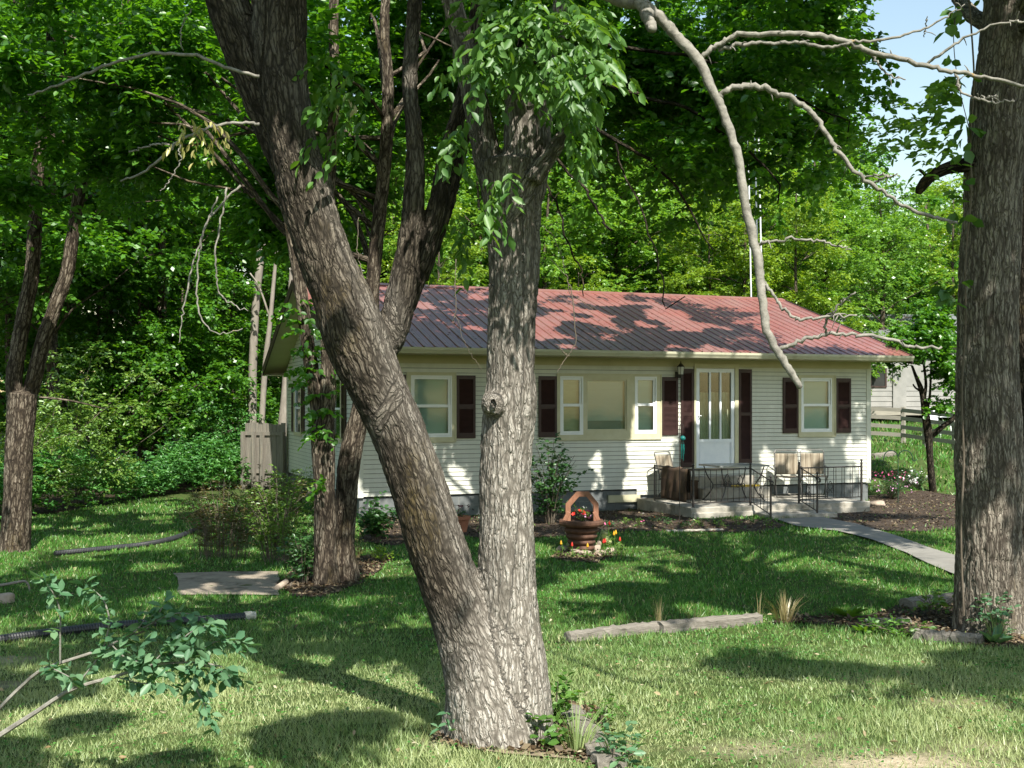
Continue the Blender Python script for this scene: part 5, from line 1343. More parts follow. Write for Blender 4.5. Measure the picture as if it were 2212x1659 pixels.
def rail_fence(pts, label, posts, zr=(.25, .50, .77, 1.02)):
    A = Vector((*pts[0], float(gz(*pts[0])))); B = Vector((*pts[1], float(gz(*pts[1])))); d = B - A
    t = thing('rail_fence', A, label, 'fence', 'rail fence runs between the two houses', math.atan2(d.y, d.x)); L = math.hypot(d.x, d.y)
    for k in posts:
        b = MB(); x = L * k; zb = d.z * k; b.box(x - .06, x + .06, -.05, .05, zb - .1, zb + 1.12); b.build('post', 'rail_wood', t)
    for z_ in zr:
        b = MB(); b.add([(0, -.07, z_ - .06), (L, -.07, d.z + z_ - .06), (L, -.051, d.z + z_ - .06), (0, -.051, z_ - .06), (0, -.07, z_ + .06), (L, -.07, d.z + z_ + .06), (L, -.051, d.z + z_ + .06), (0, -.051, z_ + .06)], [(0, 3, 2, 1), (4, 5, 6, 7), (0, 1, 5, 4), (1, 2, 6, 5), (2, 3, 7, 6), (3, 0, 4, 7)]); b.build('rail', 'rail_wood', t)
def at(x, Y): return ((x - CX) / F * Y, Y)
rail_fence((at(1800, 36.0), at(1951, 34.5)), 'sunlit rail fence run from behind the house to the corner post', (0, .45, 1))
rail_fence((at(1952, 34.45), at(2130, 31.0)), 'rail fence run from the corner post to the big right trunk', (.28, .64, 1))
nh_ = at(1800, 43.0)
nh = thing('neighbour_house', (nh_[0], nh_[1], EZ - .32), 'pale sided house beyond the rail fence, half hidden by the small tree', 'house', rz=-.05)
w = MB(); siding(w, 0, 9, .02, 1.0, [], lambda u, z, d: (u, -d, z), ex=.2, out=.02); w.box(0, 9, .001, 6, .02, 2.7); w.quad((0, -.012, 1.0), (9, -.012, 1.0), (9, -.012, 2.7), (0, -.012, 2.7)); w.build('wall', 'neighbour_wall', nh)
sk = MB(); sk.box(.1, 8.9, .1, 5.9, -.8, .02); sk.build('dark_crawl_space', 'dark_interior', nh)  # solid box for the crawl space, its shade put into the dark colour
dk = MB(); dk.box(.2, 9.2, -1.3, -.03, -.10, .10); dk.build('deck', 'rail_wood', nh)
pl = MB(); pl.box(2.25, 2.75, -.08, -.015, .02, 2.7); pl.build('pilaster', 'neighbour_wall', nh)
wi = MB(); frame(wi, 1.38, 2.02, .95, 1.8, .06, .014, .05); wo = wi.build('window', 'dark_trim', nh)
p = MB(); p.box(1.44, 1.96, -.02, -.016, 1.01, 1.74); p.build('pane', 'dark_interior', wo)
rf = MB()
for a, b2, za, zb_ in ((-.5, 3, 2.7, 4.0), (6.5, 3, 2.7, 4.0)): rf.add([(-.4, a, za), (9.4, a, za), (9.4, b2, zb_), (-.4, b2, zb_), (-.4, a, za - .12), (9.4, a, za - .12), (9.4, b2, zb_ - .12), (-.4, b2, zb_ - .12)], [(0, 1, 2, 3), (7, 6, 5, 4), (0, 4, 5, 1), (1, 5, 6, 2), (2, 6, 7, 3), (3, 7, 4, 0)])
rf.build('roof', 'block_grey', nh)
cp = at(2030, 36.5); wc = thing('garden_chair', (cp[0], cp[1], float(gz(*cp))), 'white plastic chair tilted beyond the rail fence', 'chair', rz=.5)
m = MB(); m.box(-.26, .26, -.25, .25, .40, .43); m.build('seat', 'white_paint', wc)
m = MB(); m.box(-.26, .26, -.02, .02, 0, .55, Matrix.Translation((0, .26, .42)) @ Matrix.Rotation(-.3, 4, 'X')); m.build('backrest', 'white_paint', wc)
for sx in (-1, 1):
    m = MB(); m.box(sx * .25 - .03, sx * .25 + .03, -.25, .28, .62, .65); m.build('armrest', 'white_paint', wc)
    for sy in (-1, 1):
        m = MB(); m.tube([(sx * .23, sy * .22, .41), (sx * .27, sy * .26, 0)], .022, 6); m.build('leg', 'white_paint', wc)
aY = 33.0; ab = pt(1636, 1040, aY); mast = thing('antenna_mast', (ab.x, ab.y, float(gz(ab.x, ab.y))), 'tall white three legged antenna mast rising behind the red roof', 'mast')
B3 = [pt(x, 1040, aY + dy) - Vector((ab.x, ab.y, float(gz(ab.x, ab.y)))) for x, dy in ((1630, 0), (1645, .2), (1655, 0))]; T3_ = [pt(x, 85, aY + dy) - Vector((ab.x, ab.y, float(gz(ab.x, ab.y)))) for x, dy in ((1612, 0), (1627, .2), (1634, 0))]
for a, b2 in zip(B3, T3_): m = MB(); m.tube([a, b2], .024, 8); m.build('pole', 'galvanised', mast)

# ------------------------------------------------------------------ foreground forked tree
FY = 6.0
fg_base = gp(1075, 1595)
ft = thing('forked_tree', fg_base, 'big forked tree with two rough barked trunks in the middle of the front lawn', 'tree')
def rel(P, b): return np.asarray(P) - np.array(b)
LSTEM = [(1082, 1700, 270), (1075, 1610, 232), (1062, 1520, 205), (1042, 1440, 180), (1012, 1360, 150), (975, 1270, 130), (940, 1170, 122), (913, 1080, 120), (885, 1000, 121), (856, 920, 122), (822, 850, 124), (786, 780, 134), (762, 715, 140), (738, 640, 128), (704, 560, 118), (668, 450, 118), (655, 385, 122)]
RSTEM = [(1095, 1700, 250), (1098, 1610, 218), (1106, 1520, 178), (1108, 1440, 152), (1102, 1360, 134), (1096, 1270, 124), (1093, 1180, 119), (1091, 1090, 114), (1092, 1000, 108), (1099, 910, 112), (1104, 860, 112), (1105, 800, 101), (1106, 700, 103), (1110, 600, 108), (1111, 500, 116), (1107, 420, 132), (1106, 350, 140)]
tr = Trunk(); TONE = {}
def add_limb(lst, Y, n, tone, dy=0.0):
    P, r = pxpath(lst, Y, n); P[:, 1] += dy; tr.limb(rel(P, fg_base), r, 40, 0, .03, wob=.04); TONE[len(tr.axes) - 1] = tone; return P, r
add_limb(LSTEM, FY, 60, 0)
RP, RR = add_limb(RSTEM, FY, 60, 1, .02)
for lst, tn in (([(1070, 1700, 250), (1070, 1610, 222), (1074, 1540, 200), (1082, 1460, 170), (1080, 1380, 140), (1060, 1320, 90)], .8), ([(985, 1640, 90), (990, 1560, 76), (1000, 1480, 60)], .6), ([(1165, 1650, 90), (1155, 1570, 70), (1140, 1490, 60)], .8), ([(1075, 1640, 120), (1078, 1580, 100), (1080, 1500, 70)], .8)):
    add_limb(lst, FY, 20, tn, {4: .0, 3: -.02, 2: 0}.get(0, 0.0) - (.06 if lst[0][2] == 120 else 0))
for lst, dy in (([(664, 420, 112), (652, 370, 108), (635, 300, 104), (618, 210, 104), (608, 100, 110), (606, 0, 112), (600, -140, 110), (590, -320, 96), (600, -560, 70)], -.02), ([(672, 440, 70), (640, 385, 84), (604, 310, 84), (560, 200, 86), (520, 90, 92), (488, 0, 92), (440, -140, 86), (370, -330, 74), (300, -560, 54)], .05),
                ([(806, 790, 40), (835, 730, 66), (855, 660, 66), (872, 560, 54), (884, 470, 50), (892, 390, 46), (890, 280, 40), (880, 160, 34), (890, 0, 30), (900, -200, 24)], .14), ([(850, 690, 50), (885, 600, 52), (915, 520, 50), (942, 420, 46), (958, 330, 42), (985, 230, 36), (1010, 120, 30), (1030, -40, 26)], .20), ([(896, 590, 40), (930, 500, 42), (962, 400, 40), (988, 300, 36), (1005, 240, 30)], .27)):
    add_limb(lst, FY, 40, 0, dy)
for lst, dy in (([(1070, 400, 66), (1050, 330, 62), (1035, 250, 58), (1015, 160, 52), (995, 70, 46), (976, 0, 42), (950, -120, 38), (900, -300, 30)], .04), ([(1130, 420, 100), (1138, 350, 100), (1140, 270, 100), (1140, 200, 104), (1142, 165, 96)], .02), ([(1150, 240, 60), (1178, 180, 50), (1192, 130, 42), (1204, 60, 38), (1213, 0, 36), (1220, -60, 34), (1200, -220, 30), (1180, -420, 24)], .05), ([(1150, 400, 40), (1168, 372, 38), (1190, 340, 34), (1215, 305, 30), (1240, 272, 22)], -.12)):
    add_limb(lst, FY, 30, .35, dy)
kc = np.array(pt(1068, 873, FY - .12) - fg_base)
tr.limb(np.array([kc + [0, .08, 0], kc + [0, .03, 0], kc + [0, -.025, .003]]), np.array([.075, .066, .05]), 24, 0, .01, wob=.15); TONE[len(tr.axes) - 1] = .75
def fork_tone(k, V):
    zt = sstep((1.15 + .2 * np.sin(V[:, 0] * 7) + .5 * V[:, 0] - V[:, 2]) / .8)          # pale bark foot, partly sunlight put into its colour, darker mossy upper trunks
    up = {0: .0, 1: .62}.get(k, None)
    base = TONE[k] if up is None else up
    if k == 1: base = .95 - .55 * sstep((V[:, 2] - 1.35) / .9)
    return np.maximum(base, zt * .9)
tr.build_union('trunk', 'bark_fork', ft, fork_tone)
def part_limb(name, specs, mat, base, parent):
    t_ = Trunk()
    for s in specs:
        lst, Y, n, seg, bark = s[:5]; P, r = pxpath(lst, Y, n)
        t_.limb(rel(P, base), r, seg, bark, .016 if bark else None, wob=.04, cell=(.032, .12))
    return t_.build(name, mat, parent)
# knot with a hollow on the right trunk
m = MB(); m.lathe([(.019, -.012), (.017, .0), (.015, .02), (.0, .03)], (0, 0, 0), 14, cap=False)
KM = Matrix.Translation(Vector(kc) + Vector((-.004, -.043, .004))) @ Matrix.Rotation(math.radians(-90), 4, 'X')
m.v = [tuple(KM @ Vector((v[0] * (.8 + .15 * math.sin(2 * math.atan2(v[1], v[0]))), v[1] * 1.25, v[2]))) for v in m.v]; m.build('knot_hole', 'dark_interior', ft, True)
# long dead limb hanging over the house front with its side branches
DL = [(1212, 20, 30), (1232, -30, 30), (1285, -22, 29), (1340, 0, 28), (1385, 10, 26), (1416, 32, 26), (1440, 54, 25), (1462, 80, 24), (1497, 115, 24), (1520, 150, 23), (1543, 202, 20), (1563, 240, 19), (1580, 290, 19), (1598, 355, 18), (1607, 430, 19), (1623, 500, 20), (1637, 570, 20), (1645, 625, 19), (1653, 700, 18), (1666, 735, 17), (1687, 770, 17), (1706, 800, 16), (1728, 838, 13)]
DB = [[(1516, 124, 13), (1551, 95, 13), (1593, 77, 13), (1656, 74, 12), (1721, 71, 12), (1779, 77, 12), (1834, 92, 12), (1896, 115, 12), (1996, 142, 11), (2059, 155, 10), (2134, 167, 9), (2212, 187, 8), (2280, 205, 6)],
      [(1552, 108, 8), (1593, 97, 9), (1656, 94, 8), (1721, 92, 8), (1791, 102, 8), (1834, 95, 7), (1909, 85, 6), (1984, 67, 5), (2044, 37, 4), (2084, 9, 2)],
      [(2000, 142, 6), (2046, 105, 6), (2109, 70, 5), (2179, 46, 5), (2212, 49, 5), (2260, 40, 4)], [(1876, 110, 5), (1901, 145, 5), (1921, 162, 4), (1956, 172, 3)],
      [(2064, 158, 6), (2074, 192, 5), (2101, 210, 5), (2146, 221, 5), (2191, 219, 4)], [(2105, 212, 4), (2130, 210, 4), (2155, 208, 3)],
      [(1553, 210, 13), (1581, 190, 13), (1618, 186, 13), (1659, 195, 12), (1709, 212, 11), (1751, 242, 11), (1779, 280, 10), (1809, 320, 10), (1844, 367, 9), (1884, 400, 9), (1921, 424, 8), (1959, 450, 8), (2021, 470, 8), (2068, 480, 6)],
      [(1640, 528, 6), (1659, 523, 6), (1709, 518, 6), (1764, 520, 6), (1809, 532, 5), (1839, 539, 3)], [(1650, 608, 8), (1660, 622, 7), (1674, 645, 7), (1696, 672, 7), (1721, 688, 7), (1741, 690, 7), (1796, 685, 6), (1851, 681, 4)],
      [(1783, 718, 5), (1786, 690, 6), (1799, 675, 6), (1821, 652, 5), (1848, 631, 4)], [(1684, 758, 9), (1721, 740, 9), (1771, 725, 9), (1821, 722, 8), (1871, 725, 8), (1934, 737, 8), (1984, 750, 7), (2034, 749, 5)],
      [(1884, 401, 5), (1905, 385, 4), (1935, 380, 3)], [(1868, 381, 4), (1910, 378, 4), (1945, 382, 2)], [(1376, -6, 25), (1392, 20, 25), (1402, 40, 24), (1408, 66, 18)], [(1840, 240, 0)], [(1996, 80, 2), (2000, 60, 2), (2003, 35, 1.5)]]
t_ = Trunk(); P, r = pxpath([(x, y, w_, 6.05 - .35 * min(1, max(0, y) / 840)) for x, y, w_ in DL], FY, 110); P[1:-1] += R.normal(0, .0025, (108, 3)); r = r * (1 + .10 * np.sin(np.arange(110) * 1.9) * np.sin(np.arange(110) * .7)); t_.limb(rel(P, fg_base), r, 18, 0, None, wob=.14)
for i, bb in enumerate(DB):
    if len(bb) < 2: continue
    Yb = 6.05 - .35 * min(1, max(0, bb[0][1]) / 840)
    n = max(10, len(bb) * 6)
    P, r = pxpath([(x, y, w_, Yb - .25 * min(1, j / len(bb))) for j, (x, y, w_) in enumerate(bb)], Yb, n); P[1:-1] += R.normal(0, .005, (n - 2, 3)); t_.limb(rel(P, fg_base), r, 8, 0, None, wob=.16)
    for _ in range(max(2, n // 7)):
        q = R.integers(2, n - 1); d_ = R.normal(0, 1, 3); d_ = d_ / np.linalg.norm(d_) * R.uniform(.015, .07); t_.limb(rel(np.array([P[q], P[q] + d_ * .6, P[q] + d_ + [0, 0, -.01]]), fg_base), np.array([min(r[q] * .6, .006), .003, .0016]), 5, wob=0)
t_.build('dead_limb', 'dead_limb', ft)
# limbs reaching left from the left trunk, and hanging twigs
LL = [[(560, 165, 12), (500, 150, 12), (430, 125, 12), (360, 114, 12), (300, 122, 11), (230, 142, 11), (170, 165, 10), (110, 190, 8), (60, 205, 6)], [(560, 268, 12), (520, 263, 11), (470, 270, 11), (430, 285, 11), (390, 300, 10), (365, 325, 10), (320, 365, 8), (260, 392, 6)], [(365, 312, 6), (330, 312, 6), (280, 330, 5)],
      [(470, 425, 6), (446, 480, 6), (430, 560, 6), (424, 640, 6), (436, 690, 5), (470, 720, 4), (524, 710, 3)], [(490, 405, 7), (474, 490, 6), (466, 560, 6), (470, 620, 5), (490, 650, 5), (536, 672, 3)], [(520, 400, 8), (455, 470, 7), (424, 545, 6), (404, 630, 6), (392, 690, 4), (386, 740, 3)], [(387, 312, 5), (388, 350, 4), (368, 390, 4), (346, 412, 3)], [(415, 20, 4), (395, 50, 4), (390, 90, 4), (396, 110, 3)]]
LLY = [5.6, 5.6, 5.5, 5.9, 5.9, 5.9, 5.5, 5.8]
for bb, Yb in zip(LL, LLY):
    t_ = Trunk(); P, r = pxpath(bb, Yb, 40); r *= .62; P[1:-1] += R.normal(0, .004, (38, 3)); t_.limb(rel(P, fg_base), r, 8, 0, None, wob=.08); t_.build('side_branch', 'dead_limb', ft)
# thin hanging twigs in front of the roof and wall
for bb in ([(1190, 560, 3), (1225, 600, 3), (1235, 640, 4), (1240, 690, 4), (1243, 740, 4), (1225, 770, 3), (1212, 790, 3), (1203, 805, 2)], [(1243, 640, 2), (1262, 655, 2), (1280, 668, 1.5)], [(1230, 770, 3), (1214, 758, 3), (1206, 745, 2)], [(985, 560, 3), (984, 620, 3), (983, 680, 3), (978, 700, 2)], [(983, 680, 2), (992, 700, 2), (1006, 745, 2), (1040, 800, 1.5)], [(1165, 480, 2), (1200, 520, 3), (1222, 590, 3), (1232, 640, 3)], [(775, 470, 3), (772, 540, 3), (782, 590, 3), (808, 660, 2)]):
    t_ = Trunk(); P, r = pxpath(bb, 5.7, 30); P[1:-1] += R.normal(0, .003, (28, 3)); t_.limb(rel(P, fg_base), r * .6, 6, 0, None, wob=.05); t_.build('hanging_twig', 'wood_bark', ft)
def px_cloud(rng, cx, cy, rx, ry, Y, dY, n):
    a = norm(rng.normal(0, 1, (n, 3))) * (rng.random(n) ** .45)[:, None]
    X = (cx + a[:, 0] * rx - CX) / F; Yd = Y + a[:, 1] * dY
    return np.stack([X * Yd, Yd, EZ - (cy + a[:, 2] * ry - HZ) / F * Yd], -1)
rg = np.random.default_rng(77)
C = np.vstack([px_cloud(rg, 1150, 55, 150, 85, 5.6, .5, 60), px_cloud(rg, 1230, 130, 95, 75, 5.5, .4, 34), px_cloud(rg, 1040, 110, 50, 50, 5.6, .3, 12), px_cloud(rg, 1075, 390, 40, 60, 5.6, .1, 7), px_cloud(rg, 1240, 30, 60, 40, 5.5, .3, 14), px_cloud(rg, 760, 220, 80, 120, 5.9, .3, 14), px_cloud(rg, 1010, 260, 40, 60, 5.8, .2, 6), px_cloud(rg, 960, 470, 80, 90, 6.2, .2, 5), px_cloud(rg, 1230, 250, 60, 40, 5.7, .2, 8)])
D = norm(C - np.array(pt(1130, 40, 5.9)) + rg.normal(0, .25, C.shape)); D[:, 2] -= .25
P, D_, Nn, sz = spray_leaves(rg, C, D, np.full(len(C), .20), 12, .074, hang=.75, jit=.35, flat=.6, droop=.5)
leafmesh('near_foliage', rel(P, fg_base), D_, Nn, sz, .50, 'leaf_near', ft)
C = np.vstack([px_cloud(rg, 420, 258, 60, 14, 5.55, .1, 7), px_cloud(rg, 445, 296, 60, 14, 5.55, .1, 6), px_cloud(rg, 725, 210, 20, 20, 5.9, .1, 2)]); D = rg.normal(0, 1, C.shape) * [1, 1, .2]; D[:, 2] -= .5
P, D_, Nn, sz = spray_leaves(rg, C, D, np.full(len(C), .10), 5, .05, hang=1.4, jit=.25, flat=.9, droop=.5)
leafmesh('wilted_foliage', rel(P, fg_base), D_, Nn, sz, .4, 'leaf_dry', ft)
# the high crown above the frame, which shades the lawn behind
rg = np.random.default_rng(5)
RYG = 9.3
_gr = np.random.default_rng(2024); GAP1 = _gr.random((97, 89)); GAP2 = _gr.random((211, 199))
_sn = np.array(SUN); _e1 = norm(np.cross(_sn, [0, 0, 1.])); _e2 = np.cross(_sn, _e1)
def _vn(G, a, b):
    i = np.floor(a).astype(int); j = np.floor(b).astype(int); f = a - i; g_ = b - j; f = f * f * (3 - 2 * f); g_ = g_ * g_ * (3 - 2 * g_)
    h, w = G.shape; q = lambda x, y: G[x % h, y % w]
    return (q(i, j) * (1 - f) + q(i + 1, j) * f) * (1 - g_) + (q(i, j + 1) * (1 - f) + q(i + 1, j + 1) * f) * g_
OPENINGS = [(gp(604, 1205, .75), .55), (gp(560, 1200, .6), .35), (gp(660, 1215, .8), .3), (gp(470, 1200, .5), .35), (gp(120, 1105, .9), .8), (gp(220, 1092, .9), .7), (gp(320, 1080, .9), .8), (gp(410, 1064, .9), .7), (gp(260, 1105), .55), (gp(190, 1140), .5), (gp(340, 1120), .4), (gp(120, 1165), .35), (gp(150, 1240), .4), (gp(330, 1225), .35),
            (pt(1130, 1440, 5.82), .34), (pt(1125, 1250, 5.85), .28), (pt(1110, 1050, 5.86), .22), (pt(1125, 830, 5.88), .09), (pt(1105, 620, 5.9), .07), (pt(940, 1300, 5.85), .10), (pt(2120, 900, RYG), .26), (pt(2150, 1130, RYG), .3), (pt(2110, 1250, RYG), .22), (pt(715, 1180, 12.5), .22), (pt(755, 1120, 12.7), .25), (pt(1720, 1000, 23.0), .3), (pt(1640, 1060, 21.5), .3), (pt(1880, 970, 25.2), .35), (pt(990, 1050, 21.9), .3), (pt(1300, 1040, 22.8), .22), (pt(40, 950, 16.2), .3), (pt(60, 1130, 16.2), .22)]
def gapfield(P):
    """openings through the whole canopy where the sun reaches the ground"""
    a = P @ _e1; b = P @ _e2
    o = np.zeros(len(P))
    for c, r_ in OPENINGS:
        v = P - np.array(c); d2 = (v ** 2).sum(1) - (v @ _sn) ** 2; o = np.maximum(o, np.where((d2 < (r_ * (.75 + .5 * _vn(GAP2, P @ _e1 / .3 + 9, P @ _e2 / .3 + 9))) ** 2) & (v @ _sn > .8), 1., 0.))
    return o + .62 * _vn(GAP1, a / 1.25 + 40, b / .95 + 40) + .38 * _vn(GAP2, a / .42 + 60, b / .36 + 60)
def crown(name, base, parent, blobs, per, nl, L, size, mat, seed, wr=.62, shape=OVAL, hang=.3, flat=.5, gap=None):
    rg = np.random.default_rng(seed); C, D, Ls = blob_sprays(rg, blobs, per, L)
    P, D_, Nn, sz = spray_leaves(rg, C, D, Ls, nl, size, hang=hang, flat=flat)
    if gap: k = gapfield(P) < gap; P, D_, Nn, sz = P[k], D_[k], Nn[k], sz[k]
    return leafmesh(name, rel(P, base), D_, Nn, sz, wr, mat, parent, shape)
bl_ = np.vstack([sub_blobs(rg, (-1.8, 7.2, 8.2), (4.6, 4.0, 2.3), 66, .5, .95), sub_blobs(rg, (1.6, 8.6, 8.8), (3.6, 3.2, 2.0), 44, .5, .95), sub_blobs(rg, (-1.5, 1.9, 6.8), (1.9, 1.5, .7), 44, .35, .65), sub_blobs(rg, (-.5, 3.9, 6.0), (.9, .7, 1.0), 16, .35, .55), sub_blobs(rg, (.9, 4.8, 6.2), (.5, .4, .5), 5, .3, .4)])
bl_ = bl_[bl_[:, 2] - EZ > .385 * bl_[:, 1] + bl_[:, 5]]
crown('crown', fg_base, ft, bl_, 56, 14, .42, .13, 'leaf_canopy', 6, gap=.60)
lowb = np.vstack([sub_blobs(rg, (-.15, 2.3, 6.8), (.95, .9, .45), 26, .3, .5), sub_blobs(rg, (-.4, .9, 6.9), (1.3, .7, .45), 26, .3, .5), sub_blobs(rg, (-2.0, 2.0, 6.9), (1.0, 1.2, .4), 14, .3, .5)])
crown('lawn_shade_leaves', fg_base, ft, lowb, 40, 14, .36, .12, 'leaf_canopy', 7, gap=.60)  # unseen leaf clusters added above the frame to shade the left lawn
t_ = Trunk(); axP = np.array([pt(600, -560, 6)[:], pt(590, -320, 6)[:], pt(600, -140, 6)[:], pt(606, 0, 6)[:]]); limbs_to(t_, rg, axP[::-1], [.1, .1, .1, .08], bl_, .2); tb_ = t_.build('crown_limb', 'bark_dark', ft)
tb_.data.transform(Matrix.Translation(-fg_base))

# ------------------------------------------------------------------ other near trees
def pt_np(lst, Y, n=30): return pxpath(lst, Y, n)
# big right trunk
rb = gp(2140, 1362); RY = rb.y
rt = thing('right_tree', rb, 'big single trunk with furrowed grey brown bark at the right edge', 'tree')
tr = Trunk(); P, r = pxpath([(2150, 1420, 190), (2146, 1370, 168), (2141, 1320, 150), (2137, 1250, 140), (2136, 1150, 136), (2136, 1000, 135), (2133, 850, 125), (2132, 700, 119), (2138, 550, 118), (2146, 400, 118), (2160, 250, 120), (2178, 100, 122), (2192, 0, 124), (2205, -200, 118), (2210, -500, 100), (2200, -800, 70)], RY, 60)
tr.limb(rel(P, rb), r, 170, .022, .018, cell=(.042, .20), wob=.05); tr.build('trunk', 'bark_right', rt); rtP, rtR = P, r
part_limb('broken_limb', [([(2110, 352, 34), (2080, 357, 30), (2050, 362, 26), (2020, 375, 24), (2000, 392, 24), (1988, 408, 20), (1984, 418, 12)], RY - .05, 24, 24, .008), ([(2008, 388, 8), (1996, 375, 8), (1985, 366, 6)], RY - .05, 8, 8, 0)], 'bark_dark', rb, rt)
rg = np.random.default_rng(15)
C = np.vstack([px_cloud(rg, 2010, 300, 75, 45, RY - .3, .5, 22), px_cloud(rg, 1990, 255, 50, 30, RY - .2, .3, 10), px_cloud(rg, 2050, 220, 35, 50, RY - .3, .3, 8), px_cloud(rg, 1900, 300, 40, 30, RY + .2, .3, 6)]); D = norm(C - np.array(pt(2130, 290, RY)) + rg.normal(0, .2, C.shape))
P, D_, Nn, sz = spray_leaves(rg, C, D, np.full(len(C), .34), 12, .085, hang=.15, droop=.3); leafmesh('low_foliage', rel(P, rb), D_, Nn, sz, .5, 'leaf_bright', rt)
bl_ = np.vstack([sub_blobs(rg, (6.0, 13.0, 9.8), (4.6, 5.0, 2.2), 80, .5, .95), sub_blobs(rg, (3.6, 10.0, 8.9), (1.8, 1.8, 1.2), 10, .4, .7), sub_blobs(rg, (8.0, 17.0, 10.4), (3.4, 3.0, 1.6), 40, .5, .9), sub_blobs(rg, (4.4, 5.4, 8.8), (3.4, 2.3, 1.2), 44, .5, .9), sub_blobs(rg, (5.2, 1.6, 8.4), (2.6, 1.4, .8), 9, .3, .55)])
bl_ = bl_[bl_[:, 2] - EZ > .385 * bl_[:, 1] + bl_[:, 5] * .8]
crown('crown', rb, rt, bl_, 56, 14, .45, .13, 'leaf_canopy', 16, gap=.60)
t_ = Trunk(); limbs_to(t_, rg, rtP[-24:], rtR[-24:], bl_, .2); tb_ = t_.build('crown_limb', 'bark_right', rt); tb_.data.transform(Matrix.Translation(-rb))
vn = thing('climbing_vine', rb + Vector((-.27, -.12, 0)), 'large leaved vine climbing the left side of the big right trunk', 'vine')
vb = vn.location; m = MB(); vinepts = [(2082, 1330), (2076, 1150), (2082, 1000), (2078, 850), (2086, 700), (2086, 560), (2098, 420), (2096, 300), (2104, 180), (2098, 60), (2090, -40)]
S = spline([tuple(pt(x, y, RY - .2) - vb) for x, y in vinepts], 60); m.tube([tuple(p) for p in S], .008, 5); S3 = spline([tuple(pt(x, y, RY - .25) - vb) for x, y in ((2094, 280), (2070, 180), (2060, 90), (2064, 20), (2056, -30))], 20); m.tube([tuple(p) for p in S3], .004, 4); m.build('stem', 'wood_bark', vn)
C = np.vstack([px_cloud(rg, 2065, 165, 40, 30, RY - .25, .1, 9), px_cloud(rg, 2065, 30, 40, 30, RY - .25, .1, 6), px_cloud(rg, 2040, 210, 25, 25, RY - .25, .1, 5), px_cloud(rg, 2065, 440, 14, 60, RY - .25, .1, 5), px_cloud(rg, 2065, 620, 16, 60, RY - .25, .1, 6), px_cloud(rg, 2085, 270, 30, 50, RY - .28, .1, 8)]); D = rg.normal(0, 1, C.shape); D[:, 2] -= .5; D[:, 0] -= .5
P, D_, Nn, sz = spray_leaves(rg, C, D, np.full(len(C), .13), 3, .12, hang=.6, flat=.9); leafmesh('foliage', rel(P, vb), D_, Nn, sz, .85, 'leaf_near', vn)
# second trunk at the right edge
b2_ = gp(2216, 1330); t2 = thing('edge_tree', b2_, 'dark trunk mostly hidden behind the big right trunk', 'tree'); tr = Trunk(); P, r = pxpath([(2222, 1360, 90), (2220, 1300, 78), (2216, 1100, 70), (2214, 900, 66), (2214, 700, 60), (2218, 500, 54), (2228, 300, 50), (2240, 100, 46), (2250, -100, 40)], b2_.y + 1.2, 40); tr.limb(rel(P, b2_), r, 70, .018, .03); tr.build('trunk', 'bark_dark', t2)

# twin trunks (clump) left of the house front
cb = gp(712, 1262); CY_ = cb.y
ct = thing('clump_tree', cb, 'pair of grey trunks growing side by side at the left corner of the house', 'tree')
tr = Trunk()
P, r = pxpath([(708, 1300, 78), (707, 1262, 62), (703, 1200, 48), (702, 1120, 46), (700, 1040, 46), (698, 980, 50), (697, 930, 52)], CY_, 30); tr.limb(rel(P, cb), r, 90, .014, .022, cell=(.045, .2))
P, r = pxpath([(697, 950, 46), (704, 900, 38), (708, 850, 34), (708, 780, 30), (704, 700, 28), (700, 600, 27), (706, 480, 26), (716, 330, 24), (724, 180, 22), (720, 40, 20), (730, -100, 16)], CY_ + .05, 40); tr.limb(rel(P, cb), r, 60, .012, .03, cell=(.045, .2))
P, r = pxpath([(697, 960, 44), (688, 890, 34), (677, 820, 30), (664, 740, 28), (654, 660, 27), (640, 560, 26), (620, 440, 25), (606, 330, 24), (590, 200, 22), (560, 60, 20), (540, -80, 16)], CY_ + .1, 40); tr.limb(rel(P, cb), r, 60, .012, .03, cell=(.045, .2))
P, r = pxpath([(750, 1260, 62), (746, 1215, 52), (744, 1160, 44), (748, 1090, 46), (752, 1020, 48), (762, 960, 46), (776, 900, 42), (790, 820, 38), (800, 720, 34), (806, 600, 30), (820, 460, 28), (834, 320, 26), (838, 180, 24), (830, 60, 20), (840, -80, 16)], CY_ + .35, 60); tr.limb(rel(P, cb), r, 80, .014, .024, cell=(.045, .2)); clP, clR = P, r
rg = np.random.default_rng(31)
def inframe_bottom(ymax):      # keep canopy undersides above a line of sight so the lawn view stays clear
    return lambda p: (EZ - p[:, 2]) / p[:, 1] * F + HZ < ymax
clb = np.vstack([sub_blobs(rg, (-2.3, 15.2, 5.4), (1.9, 1.6, 1.7), 26, .35, .6, keep=lambda p: (HZ - (p[:, 2] - EZ) / p[:, 1] * F) < 560), sub_blobs(rg, (-5.6, 13.8, 5.2), (2.0, 1.6, 1.3), 22, .35, .6, keep=lambda p: (HZ - (p[:, 2] - EZ) / p[:, 1] * F) < 470), sub_blobs(rg, (-4.4, 15.2, 7.2), (4.2, 4.0, 2.8), 84, .45, .85, keep=lambda p: (HZ - (p[:, 2] - EZ) / p[:, 1] * F) < 420), sub_blobs(rg, (-1.2, 16.8, 8.0), (2.8, 3.4, 2.2), 44, .45, .85, keep=lambda p: (HZ - (p[:, 2] - EZ) / p[:, 1] * F) < 360)])
limbs_to(tr, rg, rel(clP[-34:], cb), clR[-34:], np.hstack([rel(clb[:, :3], cb), clb[:, 3:]]), .10, r0=.5)
tr.build('trunk', 'bark_mid', ct)
crown('crown', cb, ct, clb, 44, 14, .42, .12, 'leaf_canopy', 33, gap=.49)
